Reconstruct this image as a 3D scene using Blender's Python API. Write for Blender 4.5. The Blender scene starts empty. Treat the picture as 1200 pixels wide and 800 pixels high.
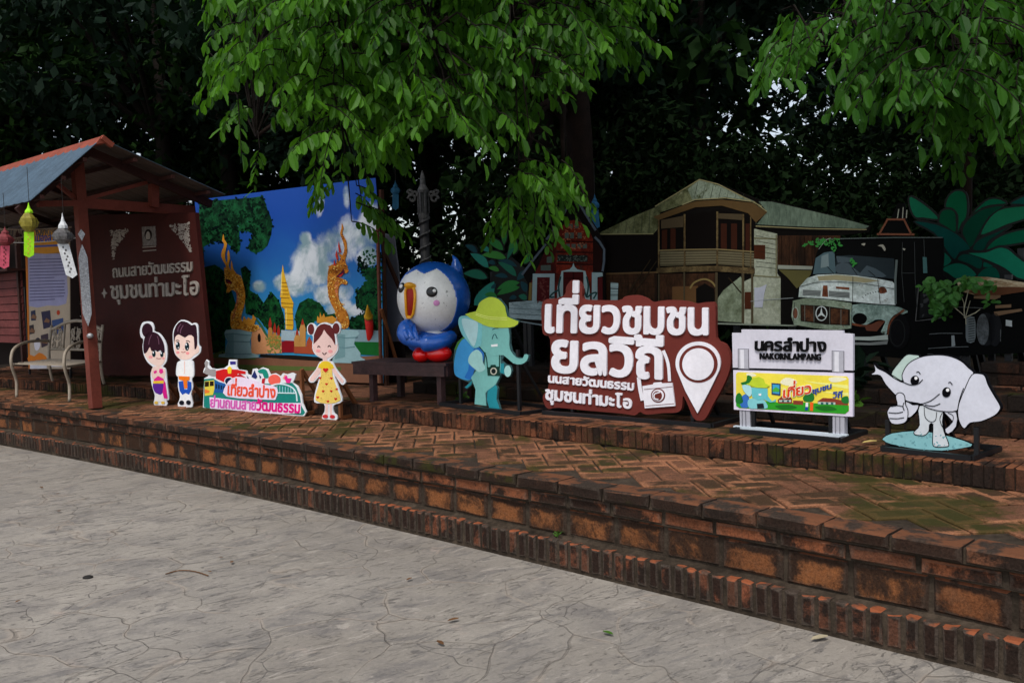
import bpy, bmesh, math, random
import numpy as np
from mathutils import Vector, Matrix, noise as mnoise
random.seed(7)
SC = bpy.context.scene
COL = SC.collection

# ---------------------------------------------------------------- camera
FPX = 1067.0
PITCH = math.atan(55 / FPX)
ROLL = 0.03
CAM = Vector((0, 0, 1.6))
CF = Vector((0, math.cos(PITCH), -math.sin(PITCH)))
_r0, _u0 = Vector((1, 0, 0)), Vector((0, math.sin(PITCH), math.cos(PITCH)))
CR = _r0 * math.cos(ROLL) - _u0 * math.sin(ROLL)
CU = _r0 * math.sin(ROLL) + _u0 * math.cos(ROLL)
cd = bpy.data.cameras.new('camera')
cd.sensor_width = 36
cd.lens = 36 * FPX / 1200
cd.clip_start = 0.05
cd.clip_end = 2000
cam = bpy.data.objects.new('camera', cd)
COL.objects.link(cam)
cam.matrix_world = Matrix(((CR.x, CU.x, -CF.x, CAM.x), (CR.y, CU.y, -CF.y, CAM.y), (CR.z, CU.z, -CF.z, CAM.z), (0, 0, 0, 1)))
SC.camera = cam
# ---------------------------------------------------------------- light
SUN_EL, SUN_AZ = math.radians(58), math.radians(205)      # azimuth from +Y, clockwise
w = bpy.data.worlds.new('World')
SC.world = w
w.use_nodes = True
nt = w.node_tree
bg = nt.nodes['Background']
sky = nt.nodes.new('ShaderNodeTexSky')
sky.sky_type = 'NISHITA'
sky.sun_disc = False
sky.sun_elevation = SUN_EL
sky.sun_rotation = SUN_AZ
sky.air_density = 1.0
sky.dust_density = 1.5
sky.ozone_density = 1.0
hs = nt.nodes.new('ShaderNodeHueSaturation')               # thin cloud cover: a paler sky
hs.inputs['Saturation'].default_value = 0.5
nt.links.new(sky.outputs[0], hs.inputs['Color'])
nt.links.new(hs.outputs[0], bg.inputs[0])
bg.inputs[1].default_value = 0.10
sl = bpy.data.lights.new('sun', 'SUN')
sl.energy = 1.5
sl.angle = math.radians(14)
sl.color = (1.0, 0.95, 0.88)
so = bpy.data.objects.new('sun', sl)
COL.objects.link(so)
_sd = Vector((math.sin(SUN_AZ) * math.cos(SUN_EL), math.cos(SUN_AZ) * math.cos(SUN_EL), math.sin(SUN_EL)))
so.rotation_euler = _sd.to_track_quat('Z', 'Y').to_euler()
SC.view_settings.view_transform = 'Standard'
SC.view_settings.look = 'None'
SC.view_settings.exposure = 0.74
SC.view_settings.gamma = 1.0
SC.view_settings.use_curve_mapping = False
SC.cycles.max_bounces = 6
SC.cycles.transparent_max_bounces = 4

# ---------------------------------------------------------------- placement helpers
def ray(x, y): return CF * FPX + CR * (x - 600) + CU * (400 - y)
def atz(x, y, z):
    d = ray(x, y)
    return CAM + d * ((z - CAM.z) / d.z)
def atd(x, y, D): return CAM + ray(x, y) * (D / FPX)
def depth(p): return (Vector(p) - CAM).dot(CF)
A_ = math.radians(41.5)
UX = Vector((math.cos(A_), -math.sin(A_), 0))            # along the steps, to the right
NB = Vector((math.sin(A_), math.cos(A_), 0))             # away from the camera, square to the steps
O_ = Vector((0, 5.5, 0))
def ST(s, t, z=0): return O_ + UX * s + NB * t + Vector((0, 0, z))
def st(p):
    d = Vector(p) - O_
    return d.dot(UX), d.dot(NB)
ZP, ZU = 0.51, 0.635                                     # lower platform, upper platform

# ---------------------------------------------------------------- materials
def s2l(c):
    c /= 255.0
    return c / 12.92 if c <= 0.04045 else ((c + 0.055) / 1.055) ** 2.4
MATS = {}
def M(name, rgb=(128, 128, 128), rough=0.6, spec=0.2, var=0.12, scale=9.0, metal=0.0, k=1.2, bump=0.0, bscale=60.0):
    if name in MATS: return MATS[name]
    m = bpy.data.materials.new(name)
    m.use_nodes = True
    N, L = m.node_tree.nodes, m.node_tree.links
    b = N['Principled BSDF']
    col = tuple(min(0.9, s2l(c) * k) for c in rgb)
    b.inputs['Roughness'].default_value = rough
    b.inputs['Specular IOR Level'].default_value = spec
    b.inputs['Metallic'].default_value = metal
    tc = N.new('ShaderNodeTexCoord')
    nz = N.new('ShaderNodeTexNoise')
    nz.inputs['Scale'].default_value = scale
    nz.inputs['Detail'].default_value = 6
    nz.inputs['Roughness'].default_value = 0.65
    L.new(tc.outputs['Object'], nz.inputs['Vector'])
    mr = N.new('ShaderNodeMapRange')
    mr.inputs['From Min'].default_value = 0.3
    mr.inputs['From Max'].default_value = 0.7
    mr.inputs['To Min'].default_value = 1 - var
    mr.inputs['To Max'].default_value = 1 + var * 0.6
    L.new(nz.outputs[0], mr.inputs['Value'])
    mx = N.new('ShaderNodeVectorMath')
    mx.operation = 'SCALE'
    mx.inputs[0].default_value = col
    n3 = N.new('ShaderNodeTexNoise')                      # grime and fading on a second, finer scale
    n3.inputs['Scale'].default_value = scale * 7
    n3.inputs['Detail'].default_value = 8
    n3.inputs['Roughness'].default_value = 0.75
    L.new(tc.outputs['Object'], n3.inputs['Vector'])
    m3 = N.new('ShaderNodeMapRange')
    m3.inputs['From Min'].default_value = 0.32
    m3.inputs['From Max'].default_value = 0.68
    m3.inputs['To Min'].default_value = 1 - var * 0.8
    m3.inputs['To Max'].default_value = 1 + var * 0.5
    L.new(n3.outputs[0], m3.inputs['Value'])
    mm = N.new('ShaderNodeMath')
    mm.operation = 'MULTIPLY'
    L.new(mr.outputs[0], mm.inputs[0])
    L.new(m3.outputs[0], mm.inputs[1])
    L.new(mm.outputs[0], mx.inputs['Scale'])
    L.new(mx.outputs[0], b.inputs['Base Color'])
    if bump:
        n2 = N.new('ShaderNodeTexNoise')
        n2.inputs['Scale'].default_value = bscale
        n2.inputs['Detail'].default_value = 4
        L.new(tc.outputs['Object'], n2.inputs['Vector'])
        bp = N.new('ShaderNodeBump')
        bp.inputs['Strength'].default_value = bump
        bp.inputs['Distance'].default_value = 0.01
        L.new(n2.outputs[0], bp.inputs['Height'])
        L.new(bp.outputs[0], b.inputs['Normal'])
    MATS[name] = m
    return m
def P(rgb, k=1.2):                                        # printed colour on a matt vinyl sheet
    return M('print_%d_%d_%d_%d' % (*rgb, int(k * 100)), rgb, rough=0.6, spec=0.03 if sum(rgb) < 130 else 0.12, var=0.1, scale=5, k=k)

def W(name, c0, c1, c2, scale=8.0, k=1.0, t1=0.5, t2=0.6, stretch=(1, 1, 1)):
    """photographic print of a weathered surface: two tones and patches of a third, with grain"""
    if name in MATS: return MATS[name]
    m = bpy.data.materials.new(name)
    m.use_nodes = True
    N, L = m.node_tree.nodes, m.node_tree.links
    b = N['Principled BSDF']
    b.inputs['Roughness'].default_value = 0.65
    b.inputs['Specular IOR Level'].default_value = 0.06
    tc = N.new('ShaderNodeTexCoord')
    mp = N.new('ShaderNodeMapping')
    mp.inputs['Scale'].default_value = stretch
    L.new(tc.outputs['Object'], mp.inputs[0])
    def nz(sc, det, off, a_, b_):
        n = N.new('ShaderNodeTexNoise')
        n.noise_dimensions = '4D'
        n.inputs['W'].default_value = off
        n.inputs['Scale'].default_value = sc
        n.inputs['Detail'].default_value = det
        n.inputs['Roughness'].default_value = 0.72
        L.new(mp.outputs[0], n.inputs['Vector'])
        r = N.new('ShaderNodeMapRange')
        r.inputs['From Min'].default_value = a_
        r.inputs['From Max'].default_value = b_
        L.new(n.outputs[0], r.inputs[0])
        return r.outputs[0]
    def mix(f, x, y):
        q = N.new('ShaderNodeMix')
        q.data_type = 'RGBA'
        L.new(f, q.inputs[0])
        for s_, v in ((q.inputs[6], x), (q.inputs[7], y)):
            if hasattr(v, 'is_output'): L.new(v, s_)
            else: s_.default_value = (*[min(0.9, s2l(c) * k) for c in v], 1)
        return q.outputs[2]
    col = mix(nz(scale, 9, 1.0, t1 - 0.07, t1 + 0.07), c0, c1)
    col = mix(nz(scale * 1.6, 9, 5.0, t2 - 0.03, t2 + 0.03), col, c2)
    g = nz(scale * 9, 6, 9.0, 0.3, 0.7)
    mr = N.new('ShaderNodeMapRange')
    mr.inputs['To Min'].default_value = 0.6
    mr.inputs['To Max'].default_value = 1.35
    L.new(g, mr.inputs[0])
    vs = N.new('ShaderNodeVectorMath')
    vs.operation = 'SCALE'
    L.new(col, vs.inputs[0])
    L.new(mr.outputs[0], vs.inputs['Scale'])
    L.new(vs.outputs[0], b.inputs['Base Color'])
    MATS[name] = m
    return m
# ---------------------------------------------------------------- object helpers
def tag(o, label=None, cat=None, group=None, kind=None):
    if label: o['label'] = label
    if cat: o['category'] = cat
    if group: o['group'] = group
    if kind: o['kind'] = kind
    return o
def thing(name, label, cat, loc=(0, 0, 0), group=None):
    o = bpy.data.objects.new(name, None)
    o.empty_display_size = 0.2
    COL.objects.link(o)
    o.location = loc
    return tag(o, label, cat, group)
def hang(o, parent):
    if parent is not None:
        o.parent = parent
        if parent.type == 'EMPTY':
            o.matrix_parent_inverse = Matrix.Translation(-Vector(parent.location))
    return o
def mesh(name, V, Fc, mat, parent=None, smooth=False, mi=None, local=False):
    me = bpy.data.meshes.new(name)
    me.from_pydata([tuple(v) for v in V], [], Fc)
    for m in (mat if isinstance(mat, (list, tuple)) else [mat]): me.materials.append(m)
    if mi is not None: me.polygons.foreach_set('material_index', mi)
    if smooth: me.polygons.foreach_set('use_smooth', [True] * len(me.polygons))
    me.update()
    o = bpy.data.objects.new(name, me)
    COL.objects.link(o)
    if parent is not None:
        if local: o.parent = parent
        else: hang(o, parent)
    return o
class MB:
    """collects shapes, builds ONE mesh"""
    def __init__(s): s.V, s.F, s.I = [], [], []
    def add(s, V, Fc, i=0):
        n = len(s.V)
        s.V += [Vector(v) for v in V]
        s.F += [tuple(a + n for a in f) for f in Fc]
        s.I += [i] * len(Fc)
        return s
    def box(s, c, ax, ay, az, i=0):                       # centre and three half-axis vectors
        c, ax, ay, az = Vector(c), Vector(ax), Vector(ay), Vector(az)
        V = [c + ax * a + ay * b + az * d for d in (-1, 1) for b in (-1, 1) for a in (-1, 1)]
        return s.add(V, [(0, 2, 3, 1), (4, 5, 7, 6), (0, 1, 5, 4), (2, 6, 7, 3), (0, 4, 6, 2), (1, 3, 7, 5)], i)
    def bar(s, p, q, w=0.03, d=None, i=0, ref=None):      # square bar from p to q
        p, q = Vector(p), Vector(q)
        d = d or w
        z = (q - p).normalized()
        ref = Vector(ref) if ref is not None else (Vector((0, 0, 1)) if abs(z.z) < 0.9 else UX)
        x = z.cross(ref).normalized()
        y = z.cross(x).normalized()
        return s.box((p + q) / 2, x * w / 2, y * d / 2, (q - p) / 2, i)
    def tube(s, pts, r, n=8, i=0, caps=True, closed=False):
        pts = [Vector(p) for p in pts]
        k = len(pts)
        rr = r if isinstance(r, (list, tuple)) else [r] * k
        V, Fc = [], []
        prev = None
        for j, p in enumerate(pts):
            if closed: t = pts[(j + 1) % k] - pts[j - 1]
            else: t = pts[min(j + 1, k - 1)] - pts[max(j - 1, 0)]
            t.normalize()
            if prev is None:
                a = Vector((0, 0, 1)) if abs(t.z) < 0.9 else Vector((1, 0, 0))
                x = t.cross(a).normalized()
            else: x = (prev - t * prev.dot(t)).normalized()
            prev = x
            y = t.cross(x)
            for m in range(n):
                an = 2 * math.pi * m / n
                V.append(p + (x * math.cos(an) + y * math.sin(an)) * rr[j])
        for j in range(k if closed else k - 1):
            for m in range(n):
                a, b = j * n + m, j * n + (m + 1) % n
                c, d = ((j + 1) % k) * n + (m + 1) % n, ((j + 1) % k) * n + m
                Fc.append((a, b, c, d))
        if caps and not closed:
            Fc.append(tuple(range(n - 1, -1, -1)))
            Fc.append(tuple((k - 1) * n + m for m in range(n)))
        return s.add(V, Fc, i)
    def ball(s, c, rx, ry=None, rz=None, rot=None, nu=24, nv=14, i=0):
        ry, rz = ry or rx, rz or rx
        c = Vector(c)
        rot = rot or Matrix.Identity(3)
        V = [c + rot @ Vector((0, 0, rz))]
        for a in range(1, nv):
            th = math.pi * a / nv
            for b in range(nu):
                ph = 2 * math.pi * b / nu
                V.append(c + rot @ Vector((rx * math.sin(th) * math.cos(ph), ry * math.sin(th) * math.sin(ph), rz * math.cos(th))))
        V.append(c + rot @ Vector((0, 0, -rz)))
        Fc = [(0, 1 + b, 1 + (b + 1) % nu) for b in range(nu)]
        for a in range(nv - 2):
            for b in range(nu):
                p = 1 + a * nu
                Fc.append((p + b, p + nu + b, p + nu + (b + 1) % nu, p + (b + 1) % nu))
        e = len(V) - 1
        p = 1 + (nv - 2) * nu
        Fc += [(e, p + (b + 1) % nu, p + b) for b in range(nu)]
        return s.add(V, Fc, i)
    def lathe(s, c, prof, n=16, axis=Vector((0, 0, 1)), i=0):
        axis = Vector(axis).normalized()
        a = Vector((1, 0, 0)) if abs(axis.x) < 0.9 else Vector((0, 1, 0))
        x = axis.cross(a).normalized()
        y = axis.cross(x)
        V, Fc = [], []
        for r, h in prof:
            for m in range(n):
                an = 2 * math.pi * m / n
                V.append(Vector(c) + axis * h + (x * math.cos(an) + y * math.sin(an)) * r)
        for j in range(len(prof) - 1):
            for m in range(n):
                Fc.append((j * n + m, j * n + (m + 1) % n, (j + 1) * n + (m + 1) % n, (j + 1) * n + m))
        Fc.append(tuple(range(n - 1, -1, -1)))
        Fc.append(tuple((len(prof) - 1) * n + m for m in range(n)))
        return s.add(V, Fc, i)
    def build(s, name, mat, parent=None, smooth=False, local=False):
        return mesh(name, s.V, s.F, mat, parent, smooth, s.I if isinstance(mat, (list, tuple)) else None, local)

# ---------------------------------------------------------------- 2D shape helpers (photo pixels)
def Zm(x0, y0, sc): return lambda *pts: [(x0 + a / sc, y0 + b / sc) for a, b in pts]
def ell(cx, cy, rx, ry, rot=0, n=24):
    c, s_ = math.cos(math.radians(rot)), math.sin(math.radians(rot))
    out = []
    for k in range(n):
        a = 2 * math.pi * k / n
        x, y = rx * math.cos(a), ry * math.sin(a)
        out.append((cx + x * c - y * s_, cy + x * s_ + y * c))
    return out
def crom(pts, k=4, closed=True):
    n = len(pts)
    out = []
    rng = range(n) if closed else range(n - 1)
    for i in rng:
        if closed: p0, p1, p2, p3 = pts[i - 1], pts[i], pts[(i + 1) % n], pts[(i + 2) % n]
        else: p0, p1, p2, p3 = pts[max(i - 1, 0)], pts[i], pts[i + 1], pts[min(i + 2, n - 1)]
        for j in range(k):
            t = j / k
            out.append(tuple(0.5 * ((2 * b) + (c - a) * t + (2 * a - 5 * b + 4 * c - d) * t * t + (3 * b - a - 3 * c + d) * t ** 3)
                             for a, b, c, d in zip(p0, p1, p2, p3)))
    if not closed: out.append(tuple(pts[-1]))
    return out
def leafpx(x0, y0, x1, y1, w, bend=0.0, n=7):
    dx, dy = x1 - x0, y1 - y0
    L = math.hypot(dx, dy)
    nx, ny = -dy / L, dx / L
    up, dn = [], []
    for k in range(n + 1):
        t = k / n
        h = w * math.sin(math.pi * t ** 0.85) ** 0.8 / 2
        o = bend * L * math.sin(math.pi * t)
        up.append((x0 + dx * t + nx * (h + o), y0 + dy * t + ny * (h + o)))
        dn.append((x0 + dx * t + nx * (-h + o), y0 + dy * t + ny * (-h + o)))
    return up + dn[-2:0:-1]
def inpoly(x, y, pts):
    r = False
    n = len(pts)
    for i in range(n):
        x1, y1 = pts[i]
        x2, y2 = pts[i - 1]
        if (y1 > y) != (y2 > y) and x < (x2 - x1) * (y - y1) / (y2 - y1) + x1: r = not r
    return r
def ribbon(pts, w, closed=False):
    """list of quads covering a stroke of width w (tapering allowed)"""
    n = len(pts)
    q = []
    ww = w if isinstance(w, (list, tuple)) else [w] * n
    E = []
    for i, (x, y) in enumerate(pts):
        if closed: a, b = pts[i - 1], pts[(i + 1) % n]
        else: a, b = pts[max(i - 1, 0)], pts[min(i + 1, n - 1)]
        dx, dy = b[0] - a[0], b[1] - a[1]
        L = math.hypot(dx, dy) or 1
        nx, ny = -dy / L * ww[i] / 2, dx / L * ww[i] / 2
        E.append(((x + nx, y + ny), (x - nx, y - ny)))
    for i in range(n if closed else n - 1):
        j = (i + 1) % n
        q.append([E[i][0], E[j][0], E[j][1], E[i][1]])
    return E, q

# ---------------------------------------------------------------- lettering (built-in font, glyph by glyph)
_GL = {}
def glyph(ch, bold):
    k = (ch, bold)
    if k in _GL: return _GL[k]
    c = bpy.data.curves.new('g', 'FONT')
    c.body = ch
    c.offset = bold
    c.resolution_u = 3
    c.fill_mode = 'FRONT'
    o = bpy.data.objects.new('g', c)
    COL.objects.link(o)
    bpy.context.view_layer.update()
    me = bpy.data.meshes.new_from_object(o.evaluated_get(bpy.context.evaluated_depsgraph_get()))
    V = [(v.co.x, v.co.y) for v in me.vertices]
    Fc = [tuple(p.vertices) for p in me.polygons]
    bpy.data.objects.remove(o)
    bpy.data.curves.remove(c)
    bpy.data.meshes.remove(me)
    _GL[k] = (V, Fc)
    return _GL[k]
UPV, TONE, LOWV = 'ิีึืั็', '่้๊๋์', 'ุู'
def layout(txt, bold=0.0, gap=0.07):
    """-> (verts, faces, width), baseline y = 0, letter body about 0.55 high"""
    V, Fc, x = [], [], 0.0
    bx0 = bx1 = 0.0
    stack = False
    def put(g, ox, oy):
        n = len(V)
        V.extend((a + ox, b + oy) for a, b in g[0])
        Fc.extend(tuple(i + n for i in f) for f in g[1])
    out = []
    for ch in txt:
        if ch == 'ำ': out += ['ํ', 'า']
        else: out.append(ch)
    i = 0
    while i < len(out):
        ch = out[i]
        if ch == ' ':
            x += 0.25
            i += 1
            continue
        g = glyph(ch, bold)
        xs = [v[0] for v in g[0]]
        ys = [v[1] for v in g[0]]
        mn, mxx = min(xs), max(xs)
        if ch in UPV or ch in TONE or ch == 'ํ':
            oy = 0.0
            if ch in TONE and stack: oy = 0.24
            put(g, bx1 - mxx + (0.06 if ch == 'ั' else 0.02), oy - 0.02)
            stack = True
        elif ch in LOWV:
            put(g, bx1 - mxx + 0.01, 0)
        else:
            put(g, x - mn, 0)
            bx0, bx1 = x, x + mxx - mn
            stack = False
            x = bx1 + gap
        i += 1
    return V, Fc, x - gap

SINGLE = {k: k[:-1] for k in ('eyes', 'shoes', 'cheeks', 'sleeves', 'legs', 'arms', 'brows', 'tram_lamps', 'tram_windows', 'picture_clouds', 'picture_trees', 'picture_people', 'picture_houses', 'picture_walls', 'camera_lines', 'people', 'dark_figures', 'hearts', 'grille_rust', 'gallery_blinds', 'gallery_doors', 'picture_walls', 'rust_patches', 'bed_rails', 'bumpers', 'roof_chips', 'windows', 'posts', 'tyres', 'walls', 'railings', 'doors', 'clouds', 'pedestals', 'vents')}
SINGLE.update(bridge_hangers='bridge_hanger', carved_panel='carved_panel', picture_shade='picture_shade', stand='stand', grille_rust='grille_rust', rust_patches='rust_patch', post_groove='post_groove', bumper='bumper', camera_strap='camera_strap', naga_belly='naga_belly', naga_tail='naga_tail', naga_mouth='naga_mouth', naga_tongue='naga_tongue', naga_crest='naga_crest', pedestal_shade='pedestal_shade', top='top', hair_shine='hair_shine', lower_wall='lower_wall', plaster_wall='plaster_wall', windscreen_reflection='windscreen_reflection', footer_print='footer_print', niche_base='niche_base', hand_lines='hand_line', ink_lines='ink_line', body_lines='body_line', hat_band='hat_band', printed_lawn_strip='printed_lawn_strip', flower='flower', eye='eye_line', title_backing='title_backing', wall_moulding='wall_moulding', brace_beam='brace_beam', roof_patches='roof_patch', log_rack='log_rack_bar', bleached_sticks='bleached_stick', rust_edge='rust_edge', pagoda_highlight='pagoda_highlight', base_groove='base_groove', naga_scroll='naga_scroll', vine_stem='vine_stem', gable_beam='gable_beam', chassis_lines='chassis_line', post_face='post_face', post_outline='post_outline', hair='hair', eye_shine='eye_shine', window_frame='window_frame', gold_naga='gold_naga', roof='roof', roof_edge='roof_edge', tree_print='tree_print')
# ---------------------------------------------------------------- flat boards standing in the scene
class Board:
    def __init__(s, bl, br, z, lean=0.0, zr=None):
        p0 = bl if isinstance(bl, Vector) else atz(bl[0], bl[1], z)
        p1 = br if isinstance(br, Vector) else atz(br[0], br[1], z)
        s.p0 = p0
        s.u = (p1 - p0).normalized()
        n = s.u.cross(Vector((0, 0, 1))).normalized()
        if n.dot(CAM - p0) < 0: n = -n
        n.z = 0
        n.normalize()
        s.v = (Vector((0, 0, 1)) - n * lean).normalized()
        s.n = s.u.cross(s.v).normalized()
        if s.n.dot(CAM - p0) < 0: s.n = -s.n
        s.base = Vector((p0 + p1) / 2)
    def on(s, x, y, off=0.0):
        d = ray(x, y)
        t = (s.p0 - CAM).dot(s.n) / d.dot(s.n)
        return CAM + d * t + s.n * off
    def prism(s, mb, pts, o0, o1, i=0, back=True):
        n = len(pts)
        top = [s.on(x, y) for x, y in pts]
        V = [p + s.n * o1 for p in top] + [p + s.n * o0 for p in top]
        a = (top[1] - top[0])
        area = sum((top[k] - top[0]).cross(top[(k + 1) % n] - top[0]).dot(s.n) for k in range(n))
        f = list(range(n))
        if area < 0: f = f[::-1]
        Fc = [tuple(f)]
        if back: Fc.append(tuple(n + k for k in f[::-1]))
        for k in range(n):
            a, b = f[k], f[(k + 1) % n]
            Fc.append((b, a, a + n, b + n))
        mb.add(V, Fc, i)
    def poly(s, name, plist, mat, lay, parent, o0=0.0, thick=None, sm=0):
        """one mesh from one or several outlines; lay = layer number (1.2 mm each) or thickness"""
        if plist and isinstance(plist[0][0], (int, float)): plist = [plist]
        if len(plist) > 1 and name in SINGLE:
            for p in plist: r_ = s.poly(SINGLE[name], p, mat, lay, parent, o0, thick, sm)
            return r_
        mb = MB()
        o1 = thick if thick is not None else lay * 0.0012
        for j, p in enumerate(plist):
            if sm: p = crom(p, sm)
            s.prism(mb, p, o0 - 0.0 if thick else max(0.0, o1 - 0.0012), o1 + j * 0.00002, back=bool(thick))
        return mb.build(name, mat, parent)
    def stroke(s, name, lines, w, mat, lay, parent, closed=False, sm=4):
        if isinstance(lines[0][0], (int, float)): lines = [lines]
        if len(lines) > 1 and name in SINGLE:
            for p in lines: r_ = s.stroke(SINGLE[name], p, w, mat, lay, parent, closed, sm)
            return r_
        mb = MB()
        o = lay * 0.0012
        for l in lines:
            if sm: l = crom(l, sm, closed)
            _, q = ribbon(l, w, closed)
            for z in q:
                s.prism(mb, z, o - 0.001, o, back=False)
        return mb.build(name, mat, parent)
    def text(s, name, txt, bl, br, tl, tr, mat, parent, o0=0.001, o1=0.004, bold=0.0, gap=0.07, xh=0.55):
        V, Fc, W = layout(txt, 0.0, gap + bold * 1.3)
        def w3(x, y):
            a, b = x / W, y / xh
            return s.on((bl[0] * (1 - a) + br[0] * a) * (1 - b) + (tl[0] * (1 - a) + tr[0] * a) * b,
                        (bl[1] * (1 - a) + br[1] * a) * (1 - b) + (tl[1] * (1 - a) + tr[1] * a) * b)
        mb = MB()
        P3 = [w3(*v) for v in V]
        n = len(P3)
        ed = set()
        for f in Fc:
            for k in range(len(f)): ed.add((f[k], f[(k + 1) % len(f)]))
        rim = [(a, b) for a, b in ed if (b, a) not in ed]
        mb.add([p + s.n * o1 for p in P3] + [p + s.n * o0 for p in P3], list(Fc) + [(b, a, a + n, b + n) for a, b in rim])
        if bold:                                          # heavier strokes: a rounded rim along every outline
            nxt = dict(rim)
            for k, (a, b) in enumerate(sorted(rim)):
                p, q = Vector(V[a]), Vector(V[b])
                d = q - p
                if d.length < 1e-5: continue
                d.normalize()
                nn = Vector((-d.y, d.x)) * bold
                e = d * bold * 0.15
                quad = [p - e + nn, q + e + nn, q + e - nn, p - e - nn]
                oo = o1 + 0.00002 + (k % 40) * 0.000012
                def pr(pts, oo):
                    T3 = [w3(*v) for v in pts]
                    m = len(T3)
                    mb.add([t + s.n * oo for t in T3] + [t + s.n * o0 for t in T3], [tuple(range(m))] + [((j + 1) % m, j, j + m, (j + 1) % m + m) for j in range(m)])
                pr(quad, oo)
                if b in nxt:
                    d2 = Vector(V[nxt[b]]) - q
                    if d2.length > 1e-5 and d2.normalized().dot(d) < 0.93:
                        pr([q + Vector((math.cos(t), math.sin(t))) * bold for t in [math.pi * 2 * j / 10 for j in range(10)]], oo + 0.0006)
        return mb.build(name, mat, parent)
    def flecks(s, name, region, n, size, mat, lay, parent, seed=0, asp=0.5, clump=0.0):
        R = random.Random(seed)
        xs, ys = [p[0] for p in region], [p[1] for p in region]
        mb = MB()
        k = tries = 0
        cx = cy = None
        while k < n and tries < n * 30:
            tries += 1
            x, y = R.uniform(min(xs), max(xs)), R.uniform(min(ys), max(ys))
            if not inpoly(x, y, region): continue
            if clump and mnoise.noise((x * clump, y * clump, seed * 3.1)) < 0.02: continue
            a = R.uniform(0, math.pi)
            L = size * R.uniform(0.5, 1.3)
            dx, dy = math.cos(a) * L, math.sin(a) * L
            s.prism(mb, leafpx(x - dx / 2, y - dy / 2, x + dx / 2, y + dy / 2, L * asp, n=3), lay * 0.0012 - 0.001, lay * 0.0012 + R.uniform(0, 0.0009), back=False)
            k += 1
        return mb.build(name, mat, parent)
# ================================================================ SETTING
def nodes(m): return m.node_tree.nodes, m.node_tree.links
def ramp(N, stops, interp='LINEAR'):
    r = N.new('ShaderNodeValToRGB')
    r.color_ramp.interpolation = interp
    e = r.color_ramp.elements
    while len(e) < len(stops): e.new(0.5)
    for k, (p, c) in enumerate(stops):
        e[k].position = p
        e[k].color = (c, c, c, 1) if isinstance(c, (int, float)) else (*c, 1)
    return r
def noise_node(N, L, vec, scale, detail=6, rough=0.6, dist=0.0):
    n = N.new('ShaderNodeTexNoise')
    n.inputs['Scale'].default_value = scale
    n.inputs['Detail'].default_value = detail
    n.inputs['Roughness'].default_value = rough
    n.inputs['Distortion'].default_value = dist
    L.new(vec, n.inputs['Vector'])
    return n.outputs[0]
def mixc(N, L, fac, a, b, mode='MIX'):
    m = N.new('ShaderNodeMix')
    m.data_type = 'RGBA'
    m.blend_type = mode
    for sock, v in ((m.inputs[0], fac), (m.inputs[6], a), (m.inputs[7], b)):
        if hasattr(v, 'is_output'): L.new(v, sock)
        elif isinstance(v, (int, float)): sock.default_value = v
        else: sock.default_value = (*v, 1)
    return m.outputs[2]
def mathn(N, L, op, a, b=0.0, c=None):
    m = N.new('ShaderNodeMath')
    m.operation = op
    for k, v in enumerate((a, b) if c is None else (a, b, c)):
        if hasattr(v, 'is_output'): L.new(v, m.inputs[k])
        else: m.inputs[k].default_value = v
    return m.outputs[0]

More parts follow.
